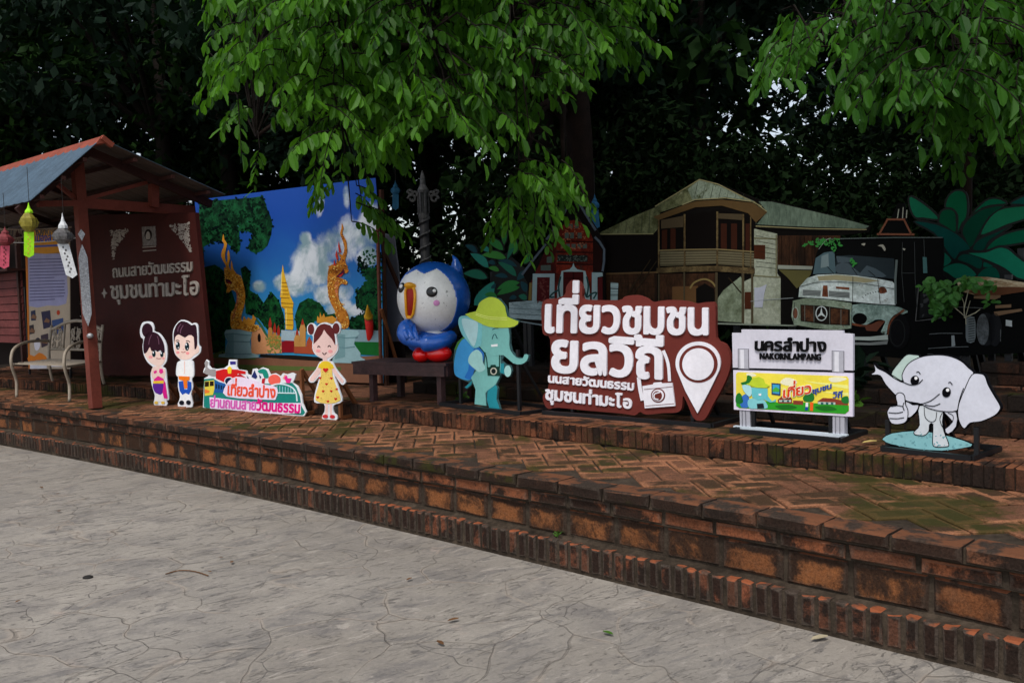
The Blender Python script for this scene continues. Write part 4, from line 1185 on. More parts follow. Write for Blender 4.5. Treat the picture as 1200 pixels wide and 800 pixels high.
B.stroke('hand_lines', [z((172, 442), (220, 446), (262, 438)), z((178, 478), (225, 480), (268, 474)), z((262, 405), (230, 398), (190, 404)), z((268, 380), (262, 405), (270, 430))], 0.9, BK, 9.5, T)
B.stroke('body_lines', [z((392, 410), (398, 470), (430, 500), (462, 490), (470, 440)), z((505, 445), (490, 480), (500, 520), (515, 545)), z((540, 445), (570, 460), (572, 490), (545, 520), (522, 530)), z((425, 518), (450, 515))], 0.7, BK, 5, T)
B.poly('eyes', [ell(*z((335, 242))[0], 5, 5.7, 20), ell(*z((533, 316))[0], 5.1, 6, 10)], BK, 8, T)
B.poly('eye_shine', [ell(*z((343, 228))[0], 1.8, 1.9), ell(*z((541, 302))[0], 1.9, 2.0)], P((226, 228, 232)), 9, T)
a, b = B.on(1039, 526), B.on(1143, 541)
a.z = b.z = ZU + 0.015
mb = MB()
a += B.n * 0.05
b += B.n * 0.05
for p_ in (a, (a + b) / 2, b):
    mb.bar(p_, p_ - B.n * 0.40, 0.028).bar(p_ - B.n * 0.07, p_ - B.n * 0.07 + Vector((0, 0, 0.16)), 0.025)
mb.bar(a, b, 0.028).bar(a - B.n * 0.40, b - B.n * 0.40, 0.028)
m_ = (a + b) / 2
mb.bar(m_ - B.n * 0.4, m_ - B.n * 0.07 + Vector((0, 0, 0.5)), 0.02).bar(m_ - B.n * 0.07, m_ - B.n * 0.07 + Vector((0, 0, 0.55)), 0.025)
mb.build('floor_frame', BLACKM, T)
# ================================================================ PICTURE BOARDS BEHIND
# ---- photo backdrop
B = Board((250, 443), (445, 452), ZU)
T = thing('photo_backdrop', 'large printed backdrop of golden nagas, a gold pagoda and blue sky', 'backdrop', B.base)
FULL = [(228, 234.5), (440, 208.5), (447, 300), (449, 420), (449, 449), (250, 443), (249, 425)]
def skyprint(Bd):
    m = bpy.data.materials.new('print_sky_clouds')
    m.use_nodes = True
    N, L = nodes(m)
    b = N['Principled BSDF']
    b.inputs['Roughness'].default_value = 0.5
    b.inputs['Specular IOR Level'].default_value = 0.15
    tc = N.new('ShaderNodeTexCoord').outputs['Object']
    def dot(vec, k0):
        n = N.new('ShaderNodeVectorMath')
        n.operation = 'DOT_PRODUCT'
        L.new(tc, n.inputs[0])
        n.inputs[1].default_value = vec
        return mathn(N, L, 'SUBTRACT', n.outputs['Value'], k0)
    U = dot(Bd.u, Bd.p0.dot(Bd.u))
    Zc = dot((0, 0, 1), 0.0)
    def uz(x, y):
        p = Bd.on(x, y)
        return (p - Bd.p0).dot(Bd.u), p.z
    c = noise_node(N, L, tc, 1.7, 10, 0.62, 0.3)
    field = None
    for (x, y, rx, ry) in ((432, 262, 20, 26), (412, 275, 26, 26), (392, 285, 26, 26), (365, 305, 28, 26), (352, 330, 16, 20), (372, 318, 30, 20), (384, 345, 26, 14), (398, 365, 18, 16), (374, 242, 7, 16), (406, 232, 6, 14), (304, 336, 11, 9), (334, 332, 16, 12), (352, 338, 22, 12), (424, 365, 20, 10), (358, 278, 8, 10), (430, 300, 14, 14)):
        u0, z0 = uz(x, y)
        ru = abs(uz(x + rx, y)[0] - u0)
        rz = abs(uz(x, y - ry)[1] - z0)
        du = mathn(N, L, 'DIVIDE', mathn(N, L, 'SUBTRACT', U, u0), ru)
        dz = mathn(N, L, 'DIVIDE', mathn(N, L, 'SUBTRACT', Zc, z0), rz)
        f = mathn(N, L, 'SUBTRACT', 1.0, mathn(N, L, 'ADD', mathn(N, L, 'MULTIPLY', du, du), mathn(N, L, 'MULTIPLY', dz, dz)))
        field = f if field is None else mathn(N, L, 'MAXIMUM', field, f)
    field = mathn(N, L, 'ADD', mathn(N, L, 'MAXIMUM', field, -1.2), mathn(N, L, 'MULTIPLY', mathn(N, L, 'SUBTRACT', c, 0.5), 4.2))
    mask = ramp_out(N, L, field, -0.05, 0.85)
    col = mixc(N, L, ramp_out(N, L, mathn(N, L, 'ADD', Zc, mathn(N, L, 'MULTIPLY', c, 0.5)), 2.9, 1.0), (0.012, 0.065, 0.33), (0.04, 0.30, 0.55))
    shade = ramp_out(N, L, noise_node(N, L, tc, 2.6, 8, 0.6, 0.4), 0.40, 0.62)
    cl = mixc(N, L, shade, (0.22, 0.33, 0.36), (0.68, 0.72, 0.76))
    L.new(mixc(N, L, mathn(N, L, 'MULTIPLY', mask, 0.95), col, cl), b.inputs['Base Color'])
    return m
def cloudprint(name, ca, cb):
    m = bpy.data.materials.new(name)
    m.use_nodes = True
    N, L = nodes(m)
    b = N['Principled BSDF']
    b.inputs['Roughness'].default_value = 0.45
    tc = N.new('ShaderNodeTexCoord').outputs['Object']
    c = noise_node(N, L, tc, 1.5, 7, 0.6, 0.5)
    L.new(mixc(N, L, ramp_out(N, L, c, 0.32, 0.66), ca, cb), b.inputs['Base Color'])
    return m
B.poly('sheet', FULL, skyprint(B), 0, T, thick=0.001, o0=-0.006)
CL = cloudprint('print_cloud', (0.26, 0.36, 0.40), (0.62, 0.66, 0.70))
def puffs(region, n, r, seed):
    R = random.Random(seed)
    xs, ys = [p[0] for p in region], [p[1] for p in region]
    o = []
    while len(o) < n:
        x, y = R.uniform(min(xs), max(xs)), R.uniform(min(ys), max(ys))
        if inpoly(x, y, region):
            k = r * R.uniform(0.5, 1.2)
            o.append([(x + k * (1 + 0.28 * mnoise.noise((math.cos(t) * 2 + x, math.sin(t) * 2 + y, 0))) * math.cos(t), y + k * 0.72 * (1 + 0.28 * mnoise.noise((math.cos(t) * 2 + y, math.sin(t) * 2, x))) * math.sin(t)) for t in [2 * math.pi * j / 16 for j in range(16)]])
    return o
def clip(polys, x1=446.0):
    return [p for p in polys if max(a for a, b in p) < x1]
z2 = Zm(345, 200, 6.667)
big = z2((45, 640), (130, 590), (200, 540), (280, 500), (280, 420), (330, 380), (400, 370), (430, 300), (480, 285), (600, 275), (660, 340), (660, 420), (600, 560), (540, 600), (420, 650), (420, 760), (300, 790), (60, 790), (30, 700))
z3 = Zm(345, 310, 6.667)
z4 = Zm(225, 310, 6.667)
G1, G2, G3, G4 = P((10, 34, 20)), P((18, 66, 36)), P((7, 20, 17)), P((44, 96, 76))
z1 = Zm(225, 200, 6.667)
TREEP = W('print_tree', (12, 40, 24), (26, 84, 48), (70, 130, 140), 9, 1.1, 0.52, 0.665)
TREEQ = W('print_tree_far', (10, 36, 20), (22, 78, 38), (6, 18, 12), 11, 1.1, 0.5, 0.6)
tree1 = z1((50, 250), (200, 222), (480, 200), (560, 200), (600, 300), (640, 420), (600, 590), (500, 655), (425, 600), (470, 500), (380, 480), (390, 590), (350, 650), (250, 560), (100, 600), (90, 780), (62, 500))
def treeprint(name, reg, n, size, layer, seed, mats, clump=0.09):
    for k, m in enumerate(mats):
        B.flecks(name, reg, n // len(mats), size, m, layer + 0.9 * k, T, seed=seed + k, asp=0.62, clump=clump if k else 0)
B.poly('tree_mass', grow(tree1, -1.5), TREEP, 2.2, T, sm=2)
treeprint('tree_print', tree1, 520, 3.6, 3, 11, (TREEP, G3, G1))
left_low = z4((95, 20), (180, 0), (240, 40), (310, 200), (350, 330), (310, 420), (310, 500), (260, 560), (260, 690), (160, 690), (130, 400))
B.poly('tree_mass', left_low, TREEQ, 2.2, T)
treeprint('tree_print', left_low, 200, 3.2, 3, 21, (TREEQ, G3))
cyp = z4((380, 30), (420, 10), (460, 60), (450, 200), (520, 240), (560, 300), (620, 210), (680, 280), (720, 400), (730, 540), (600, 520), (520, 420), (420, 380), (410, 200))
B.poly('tree_mass', cyp, TREEQ, 2.2, T)
treeprint('tree_print', cyp, 260, 3.0, 3, 31, (TREEQ, G3))
mid = z3((5, 400), (40, 300), (110, 260), (200, 300), (260, 390), (330, 380), (320, 450), (160, 440), (120, 520), (20, 520))
B.poly('tree_mass', mid, TREEQ, 2.2, T)
treeprint('tree_print', mid, 160, 3.0, 3, 41, (TREEQ, G2))
right = z3((500, 40), (560, 0), (620, 20), (680, 10), (684, 480), (620, 515), (430, 500), (420, 430), (500, 390), (540, 370), (470, 330), (480, 200), (560, 120))
B.poly('tree_mass', grow(right, -2), TREEQ, 2.2, T, sm=2)
treeprint('tree_print', right, 360, 3.6, 3, 51, (TREEQ, G3, G2), clump=0.07)
right2 = z2((490, 660), (540, 630), (620, 610), (680, 640), (690, 795), (500, 790))
treeprint('tree_print', right2, 160, 3.4, 3, 61, (TREEQ, G3))
B.poly('tree_mass', z3((430, 430), (520, 390), (684, 400), (684, 515), (430, 505)), G1, 2.2, T)
# steps, lawn and wall of the print
B.poly('printed_steps', [(249.2, 417), (300, 419), (380, 419), (448.9, 416.5), (449, 449), (250, 443)], P((120, 82, 62)), 3, T)
B.poly('printed_lawn_strip', [[(249.6, 426), (345, 429), (400, 430), (400, 434), (300, 434), (249.8, 431)], [(260, 411), (248.6, 415), (249, 419), (300, 421.5), (300, 418)]], P((84, 98, 50)), 4, T)
B.poly('printed_shadow_line', [(306, 415), (345, 416), (400, 420), (398, 424), (345, 421), (304, 418)], P((30, 26, 22)), 5, T)
B.poly('printed_wall', z3((430, 505), (684, 515), (684, 605), (430, 600)), P((122, 148, 156)), 5, T)
B.poly('printed_wall', z3((0, 515), (60, 520), (60, 560), (0, 560)), P((150, 170, 180)), 5, T)
B.poly('printed_lawn', z3((470, 602), (684, 605), (684, 712), (500, 700)), P((20, 92, 36)), 6, T)
B.poly('printed_wall', z4((700, 510), (830, 520), (830, 600), (700, 590)), P((150, 170, 180)), 5, T)
# pagoda
GO, GD, GL = P((206, 160, 40)), P((128, 84, 20)), P((232, 200, 100))
B.poly('pagoda', z4((712, 0), (722, 60), (740, 140), (750, 170), (772, 250), (785, 275), (796, 300), (790, 345), (796, 480), (790, 510), (735, 505), (728, 345), (702, 330), (698, 290), (700, 260), (692, 250), (700, 170), (705, 60)), GO, 6, T)
B.stroke('pagoda_ring', [z4((700 - k * 1.0, 140 + k * 30), (745 + k * 5, 142 + k * 30)) for k in range(5)] + [z4((700, 300), (795, 305)), z4((705, 330), (790, 335)), z4((730, 380), (794, 384)), z4((732, 430), (795, 434)), z4((734, 470), (795, 474))], 0.8, GD, 7, T, sm=0)
B.stroke('pagoda_highlight', [z4((706, 60), (704, 160), (706, 240)), z4((740, 340), (742, 500))], 0.9, GL, 7, T)
# orange wall behind the left naga, gate and little spires
B.poly('gate_wall', z4((465, 700), (465, 560), (480, 500), (540, 490), (590, 560), (620, 600), (700, 560), (705, 690)), P((200, 140, 96)), 5, T)
B.poly('gate_window', [crom(z4((520, 600), (516, 560), (528, 535), (540, 560), (538, 600)), 2)], P((30, 22, 20)), 6, T)
B.stroke('green_coping', z4((500, 420), (540, 470), (580, 540), (625, 600)), 2.6, P((48, 92, 66)), 6, T)
for cx, cy in ((615, 520), (650, 560), (680, 580)):
    B.poly('gate_spire', z4((cx - 16, 620), (cx - 18, cy), (cx - 10, cy - 30), (cx - 12, cy - 60), (cx, cy - 110), (cx + 12, cy - 60), (cx + 10, cy - 30), (cx + 18, cy), (cx + 20, 640)), P((170, 120, 60)), 7, T)
    B.poly('gate_spire_top', z4((cx - 10, cy - 30), (cx - 12, cy - 60), (cx, cy - 110), (cx + 12, cy - 60), (cx + 10, cy - 30)), P((150, 40, 30)), 8, T)
B.flecks('gate_ornament', z4((580, 560), (700, 560), (705, 690), (580, 690)), 90, 2.4, P((110, 130, 60)), 8, T, seed=71)
B.poly('gate_door', z4((705, 600), (740, 592), (800, 595), (800, 685), (705, 685)), P((128, 20, 30)), 6, T)
B.poly('gate_side', z3((0, 640), (95, 640), (100, 600), (120, 560), (140, 600), (150, 640), (180, 700), (0, 690)), P((156, 70, 44)), 6, T)
for cx, cy in ((25, 580), (68, 500)):
    B.poly('gate_spire', z3((cx - 22, 640), (cx - 24, cy), (cx - 10, cy - 40), (cx, cy - 80), (cx + 12, cy - 40), (cx + 24, cy), (cx + 24, 640)), P((180, 130, 70)), 7, T)
    B.poly('gate_spire_top', z3((cx - 10, cy - 30), (cx - 8, cy - 50), (cx, cy - 80), (cx + 10, cy - 50), (cx + 10, cy - 30)), P((150, 44, 30)), 8, T)
# pedestals
PW, PWD = P((140, 172, 176)), P((112, 148, 152))
B.poly('pedestals', [z4((258, 530), (270, 510), (340, 505), (465, 515), (470, 555), (455, 600), (470, 690), (525, 705), (525, 725), (390, 732), (210, 720), (215, 700), (262, 695), (270, 640), (285, 600), (262, 560)), z3((330, 520), (390, 505), (500, 515), (510, 545), (480, 570), (470, 620), (520, 690), (520, 720), (560, 745), (480, 770), (300, 765), (310, 640))], PW, 7, T)
B.poly('pedestal_shade', [z4((262, 540), (330, 530), (330, 600), (330, 728), (262, 715), (275, 640), (288, 600)), z3((335, 540), (400, 545), (400, 720), (320, 740))], PWD, 8, T)
B.stroke('pedestal_moulding', [z4((258, 545), (330, 540), (468, 552)), z4((285, 598), (335, 600), (460, 602)), z4((262, 690), (330, 700), (470, 695)), z3((330, 560), (400, 572), (500, 566)), z3((330, 640), (400, 650), (478, 640))], 1.0, P((96, 132, 138)), 9, T, sm=0)
# nagas
NA, NB_, NC, ND = P((206, 140, 44)), P((150, 88, 28)), P((232, 186, 96)), P((190, 110, 70))
nl = crom(z1((250, 495), (258, 540), (278, 570), (268, 620), (262, 680), (285, 740), (320, 800), (310, 800), (245, 700), (232, 650), (250, 600), (255, 570), (240, 545)), 2)
body = crom(z4((255, 20), (300, 60), (330, 40), (350, 70), (385, 90), (400, 130), (412, 180), (420, 250), (410, 330), (390, 400), (395, 440), (440, 470), (520, 470), (525, 500), (470, 525), (380, 505), (315, 500), (305, 440), (310, 380), (345, 330), (360, 270), (350, 220), (320, 195), (290, 220), (272, 210), (280, 180), (265, 140), (262, 90)), 2)
nl2 = crom(z1((290, 620), (302, 690), (290, 740), (310, 800), (270, 800), (268, 750), (282, 700), (280, 650)), 2)
nl3 = crom(z1((312, 700), (325, 760), (335, 800), (315, 800), (308, 760)), 2)
nr = crom(z2((375, 410), (388, 450), (378, 490), (410, 550), (415, 640), (400, 700), (420, 760), (415, 800), (270, 800), (300, 760), (330, 730), (335, 690), (350, 710), (365, 680), (345, 640), (380, 660), (395, 600), (375, 530), (362, 490), (372, 450)), 2)
nrb = crom(z3((270, 40), (300, 0), (410, 0), (415, 30), (380, 60), (340, 95), (380, 110), (418, 130), (412, 158), (375, 150), (350, 180), (350, 260), (370, 300), (400, 310), (375, 320), (410, 360), (430, 420), (425, 490), (360, 500), (340, 440), (320, 360), (280, 280), (262, 170)), 2)
B.poly('gold_naga', [nl, nl2, nl3, body], NA, 8, T)
B.poly('gold_naga', [nr, nrb], P((176, 110, 36)), 8, T)
B.poly('naga_tail', [crom(z3((180, 440), (185, 400), (200, 420), (205, 370), (218, 410), (235, 380), (245, 410), (300, 400), (330, 420), (335, 460), (180, 455)), 1), crom(z4((400, 440), (410, 400), (430, 430), (445, 410), (470, 430), (480, 390), (505, 420), (490, 470), (520, 490), (490, 525), (420, 500)), 1)], P((190, 130, 44)), 8, T)
B.poly('naga_belly', [crom(z4((340, 330), (355, 270), (350, 215), (328, 200), (345, 195), (372, 230), (372, 300), (350, 350), (335, 420), (318, 430)), 2), crom(z3((340, 110), (352, 140), (342, 200), (345, 260), (330, 230), (318, 170)), 2)], ND, 9, T)
B.flecks('naga_scale', body, 150, 2.6, NB_, 9.5, T, seed=81)
B.flecks('naga_scale', body, 130, 2.2, NC, 10.3, T, seed=82)
B.flecks('naga_scale', nrb, 170, 2.6, NB_, 9.5, T, seed=83)
B.flecks('naga_scale', nrb, 90, 2.0, NC, 10.3, T, seed=84)
B.flecks('naga_scale', nr, 60, 2.2, P((110, 50, 24)), 9.5, T, seed=85)
B.poly('naga_mouth', [z4((268, 110), (300, 118), (322, 145), (300, 150), (275, 145)), z3((330, 95), (395, 35), (400, 70), (350, 100))], P((70, 20, 40)), 11, T)
B.poly('naga_tongue', [z4((280, 135), (310, 140), (300, 148)), z3((350, 92), (392, 66), (370, 95))], P((190, 40, 36)), 12, T)
B.poly('naga_crest', [z2((335, 620), (350, 690), (338, 700), (326, 660)), z2((352, 550), (372, 640), (355, 640), (348, 590)), z2((318, 690), (330, 745), (310, 740))], P((170, 50, 40)), 11, T)
# frame and props
mb = MB()
for x in (249.8, 347, 449.4):
    p = B.on(x, 440, -0.045)
    p.z = ZU - 0.02
    q = B.on(x - (22 if x < 300 else 10 if x < 400 else 6), 240 if x < 300 else 222, -0.045)
    mb.bar(p, q, 0.04)
    mb.bar(p - B.n * 0.9, p + (q - p) * 0.7, 0.035)
mb.build('frame', DARKW, T)
p = B.on(447.6, 440, 0.012)
mb = MB().bar(B.on(443.5, 262, 0.012), B.on(447.8, 448, 0.012), 0.03)
mb.build('edge_post', M('rust_steel', (92, 52, 40), rough=0.7, var=0.3), T)

# ---- grey panel behind the penguin
GB = Board(atz(448, 452, ZU) - B.n * 0.35, atz(474, 453, ZU) - B.n * 0.35, ZU)
T = thing('grey_panel', 'bare grey panel standing behind the blue penguin statue', 'panel', GB.base)
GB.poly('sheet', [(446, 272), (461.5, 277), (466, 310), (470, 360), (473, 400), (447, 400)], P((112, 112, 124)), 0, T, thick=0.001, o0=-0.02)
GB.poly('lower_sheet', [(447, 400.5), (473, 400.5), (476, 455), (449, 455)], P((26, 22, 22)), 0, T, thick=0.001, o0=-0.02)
pp = MB().bar(atz(472, 449, ZU) , B.on(449, 362, 0.03), 0.03)
tag(pp.build('wooden_prop', BRACE), 'thin brown wooden prop leaning on the backdrop edge behind the penguin bench', 'prop')
rp = MB()
a, b_ = atz(447, 446, ZU) + B.n * 0.12, B.on(441, 372, 0.12)
rp.tube([a, b_], [0.03, 0.045], n=10, i=0)
d = (b_ - a).normalized()
rp.lathe(b_, [(0.047, 0), (0.05, 0.03), (0.03, 0.06), (0.035, 0.075), (0.008, 0.16), (0.001, 0.19)], n=10, axis=d, i=1)
tag(rp.build('red_pole', [M('red_paint', (176, 28, 24), rough=0.4), M('gold_paint', (200, 150, 40), rough=0.4)], smooth=True), 'short red pole with a golden pointed tip leaning at the backdrop edge', 'pole')

# ---- line along which the landmark boards stand
LB = (ST(-3.0, 3.12), ST(4.2, 3.12))
def legs(Bd, xs, ytop, parent, n='leg'):
    for x in xs:
        p = Bd.on(x, ytop, -0.05)
        q = p.copy()
        q.z = 0.78
        mb = MB().bar(p + Vector((0, 0, 0.35)), q, 0.045)
        r_ = q - Bd.n * 0.6
        mb.bar(r_, p + Vector((0, 0, 0.2)), 0.035).bar(q, r_, 0.035)
        mb.build(n, BLACKM, parent)

# leaf board, left
B = Board(LB[0] + NB * 0.25, LB[1] + NB * 0.25, 0)
T = thing('leaf_board', 'cut-out board of painted green and teal leaves left of the red temple board', 'leaf board', B.on(580, 380))
T.location.z = 0.78
z = Zm(535, 230, 5)
LT, LG1, LG2, LD, LM = P((32, 104, 92), 1.5), P((36, 98, 46), 1.5), P((50, 110, 46), 1.4), P((18, 54, 62), 1.4), P((24, 84, 66), 1.5)
LV = [(280, 285, 245, 130, 34, LG1), (305, 350, 335, 190, 36, LG1), (275, 315, 168, 248, 44, LG1), (292, 362, 148, 345, 44, LG2), (188, 418, 82, 335, 48, LT), (122, 332, 52, 285, 32, LD), (198, 322, 138, 300, 30, LT), (182, 478, 42, 452, 52, LM), (352, 468, 243, 385, 42, LM), (357, 412, 243, 374, 28, LD), (252, 437, 188, 418, 28, LG2), (105, 638, 222, 498, 84, LT), (372, 505, 238, 545, 38, LG1), (372, 532, 238, 578, 42, LG1), (302, 472, 226, 466, 28, LD), (425, 438, 355, 492, 40, LD), (412, 562, 378, 498, 40, LD), (415, 602, 365, 582, 34, LM), (240, 590, 165, 575, 36, LG1), (230, 395, 185, 385, 26, LD), (335, 340, 350, 262, 26, LG2), (400, 395, 425, 325, 34, LG1), (355, 590, 310, 600, 26, LD), (205, 540, 232, 510, 22, LD), (340, 300, 300, 370, 22, LM)]
bk = MB()
for k, (a, b, c, d, w_, m) in enumerate(LV):
    L_ = math.hypot(c - a, d - b)
    ex, ey = (c - a) / L_ * 7, (d - b) / L_ * 7
    B.prism(bk, z(*leafpx(a - ex, b - ey, c + ex, d + ey, w_ + 13, 0.08)), -0.012 - k * 0.0001, 0.0005 + k * 0.00002)
B.prism(bk, z((170, 640), (210, 440), (290, 330), (400, 420), (430, 640)), -0.0115, 0.0002)
bk.build('board', M('black_paint', (10, 14, 13), rough=0.5), T)
for k, (a, b, c, d, w_, m) in enumerate(LV):
    B.poly('painted_leaf', z(*leafpx(a, b, c, d, w_, 0.08)), m, 2 + 0.15 * k, T)
legs(B, (575, 612), 355, T)
# leaf board, right
B = Board(LB[0] + NB * 0.5, LB[1] + NB * 0.5, 0)
T = thing('leaf_board', 'tall cut-out board of big dark green painted leaves at the right behind the truck', 'leaf board', B.on(1140, 340))
T.location.z = 0.78
z = Zm(1050, 200, 5.333)
RL = [((85, 165), (130, 180), (200, 230), (258, 285), (255, 305), (170, 295), (120, 290), (90, 230)), ((310, 225), (330, 160), (380, 125), (430, 140), (445, 200), (440, 290), (410, 330), (385, 385), (388, 280), (350, 235)), ((270, 300), (285, 255), (330, 240), (368, 260), (376, 310), (373, 385), (320, 355), (272, 325)), ((115, 318), (250, 335), (380, 395), (458, 470), (455, 495), (400, 510), (365, 555), (310, 490), (240, 390)), ((480, 270), (560, 190), (630, 175), (690, 205), (600, 215), (540, 232)), ((415, 380), (440, 320), (520, 252), (600, 226), (670, 225), (580, 290), (520, 390), (468, 480), (430, 420)), ((530, 400), (590, 290), (680, 235), (860, 225), (860, 280), (700, 335), (620, 370)), ((480, 492), (520, 430), (640, 380), (725, 340), (640, 400), (580, 440), (548, 497)), ((565, 495), (620, 430), (720, 385), (860, 365), (860, 430), (700, 465), (640, 470)), ((450, 515), (560, 510), (640, 480), (700, 490), (760, 540), (850, 610), (860, 680), (760, 670), (680, 610), (560, 555)), ((385, 555), (420, 520), (490, 530), (540, 560), (525, 615), (450, 580)), ((290, 612), (370, 577), (440, 590), (500, 640), (490, 662), (390, 680), (330, 645)), ((508, 655), (560, 607), (620, 605), (652, 660), (620, 690), (520, 690)), ((715, 205), (800, 160), (860, 150), (860, 212), (780, 210)), ((288, 500), (350, 560), (300, 600), (280, 560)), ((545, 600), (552, 568), (610, 598), (570, 605))]
cols = [P((4, 78, 54), 1.9), P((6, 70, 44), 1.9), P((4, 56, 36), 1.9), P((6, 50, 46), 1.9), P((4, 72, 50), 1.9), P((4, 48, 34), 1.9), P((6, 82, 56), 1.9), P((4, 46, 38), 1.9), P((4, 66, 46), 1.9), P((6, 88, 66), 1.9), P((6, 50, 42), 1.9), P((4, 72, 56), 1.9), P((4, 56, 44), 1.9), P((6, 58, 52), 1.9), P((4, 70, 56), 1.9), P((4, 62, 50), 1.9)]
bk = MB()
for k, p in enumerate(RL):
    B.prism(bk, grow(crom(z(*p), 3), 1.9), -0.012 - k * 0.0001, 0.0005 + k * 0.00002)
B.prism(bk, z((250, 640), (330, 480), (460, 430), (600, 470), (700, 600), (720, 760), (250, 760)), -0.0115, 0.0002)
bk.build('board', M('black_paint'), T)
for k, p in enumerate(RL): B.poly('painted_leaf', grow(crom(z(*p), 3), -0.5), cols[k], 2 + 0.15 * k, T)
legs(B, (1120, 1160, 1195), 345, T)

# temple board
B = Board(LB[0] - NB * 0.06, LB[1] - NB * 0.06, 0)
T = thing('temple_board', 'cut-out picture board of a red wooden temple with steep gable and white doorway', 'picture board', B.on(668, 380))
T.location.z = 0.78
z = Zm(600, 220, 5)
B.poly('board', z((362, 28), (378, 60), (500, 250), (548, 360), (540, 500), (545, 672), (545, 800), (-20, 790), (-20, 662), (90, 660), (92, 560), (60, 500), (190, 380), (192, 320), (260, 200), (345, 60)), P((20, 16, 16), 1.1), 0, T, thick=0.001, o0=-0.02)
RW = W('print_red_wood', (116, 38, 24), (70, 22, 16), (50, 40, 34), 6, 1.1, 0.5, 0.6)
B.poly('gable_wall', z((362, 190), (400, 200), (450, 245), (475, 300), (475, 690), (265, 690), (255, 300), (285, 230), (330, 195)), RW, 2, T)
B.poly('side_wall', z((205, 345), (262, 310), (262, 690), (104, 690), (106, 560), (150, 470)), W('print_dark_red_wood', (90, 28, 22), (52, 16, 14), (40, 34, 30), 6, 1.1, 0.5, 0.62), 1.6, T)
B.poly('side_wall', z((478, 300), (530, 370), (530, 490), (478, 490)), P((34, 16, 14), 1.1), 1.6, T)
B.stroke('roof_edge', [z((364, 34), (318, 130), (260, 225), (203, 305)), z((362, 34), (430, 150), (492, 250)), z((486, 288), (542, 362), (532, 490)), z((200, 330), (120, 430), (60, 510))], 2.6, P((78, 88, 100), 1.1), 4, T, sm=2)
B.poly('finial', z((356, 40), (362, 22), (370, 40)), P((96, 100, 108), 1.1), 4.4, T)
TG = P((72, 82, 76), 1.1)
pn = []
for yy, xs, hh in ((225, (345, 380), 26), (280, (322, 352, 398), 34), (342, (300, 328, 362, 396, 428), 26)):
    for x in xs: pn.append(z((x - 12, yy - hh / 2), (x + 12, yy - hh / 2), (x + 12, yy + hh / 2), (x - 12, yy + hh / 2)))
pn += [z((205, 405), (235, 400), (235, 440), (205, 440)), z((170, 455), (228, 452), (228, 485), (170, 485))]
B.poly('carved_panel', pn, TG, 3, T)
B.flecks('carving', z((300, 210), (430, 210), (440, 360), (285, 360)), 70, 2.4, P((150, 90, 60), 1.1), 3.8, T, seed=91)
B.stroke('gable_beam', [z((250, 312), (476, 318)), z((262, 375), (476, 380)), z((262, 445), (476, 450))], 1.6, P((40, 16, 14), 1.1), 4, T, sm=0)
B.poly('frieze', z((268, 392), (444, 396), (444, 434), (268, 430)), P((34, 38, 36), 1.1), 4.4, T)
B.flecks('frieze_carving', z((268, 392), (444, 396), (444, 434), (268, 430)), 50, 2.2, P((84, 92, 84), 1.1), 5, T, seed=92)
WT2 = P((148, 170, 172), 1.1)
B.poly('door_frame', z((265, 690), (268, 580), (285, 520), (292, 488), (340, 478), (355, 462), (362, 440), (369, 462), (384, 478), (432, 488), (440, 520), (455, 580), (462, 690)), WT2, 5, T)
B.poly('door', z((300, 690), (303, 492), (420, 492), (425, 690)), P((66, 20, 20), 1.1), 6, T)
B.stroke('door_lines', [z((362, 495), (363, 690)), z((306, 530), (420, 530)), z((306, 590), (420, 590))], 0.8, P((30, 10, 12), 1.1), 7, T, sm=0)
B.poly('window_frame', [z((118, 690), (124, 503), (252, 503), (250, 660), (240, 690)), z((470, 505), (470, 496), (532, 497), (534, 518), (502, 524), (503, 690), (470, 690))], P((140, 160, 164), 1.1), 5, T)
B.poly('windows', [z((146, 690), (150, 524), (224, 524), (220, 690)), z((504, 530), (532, 522), (534, 690), (504, 690))], P((74, 24, 26), 1.1), 6, T)
B.flecks('window_glass', z((150, 540), (220, 540), (218, 670), (150, 670)), 24, 4, P((96, 44, 40), 1.1), 6.8, T, seed=93)
B.stroke('naga_scroll', [z((272, 600), (240, 620), (226, 640), (250, 640)), z((425, 590), (440, 640), (470, 620), (498, 615), (480, 650)), z((440, 520), (450, 580), (440, 640)), z((288, 520), (276, 580), (284, 640))], 1.8, P((20, 62, 62), 1.1), 7, T)
B.poly('gilt_column', z((97, 660), (104, 556), (118, 556), (116, 660)), P((112, 92, 46), 1.1), 4, T)
WS = W('print_white_boards', (156, 174, 178), (120, 138, 140), (74, 88, 88), 4, 1.1, 0.52, 0.64, (1, 1, 4))
B.poly('white_base', z((-15, 672), (90, 662), (180, 664), (540, 690), (540, 800), (-15, 762)), WS, 6, T)
B.stroke('base_groove', [z((-15, 705), (180, 715)), z((-15, 735), (180, 748))], 0.7, P((84, 100, 104), 1.1), 7, T, sm=0)
B.stroke('base_rail', z((-20, 770), (190, 806)), 1.6, P((120, 136, 140), 1.1), 5, T, sm=0)
legs(B, (618, 700), 380, T)

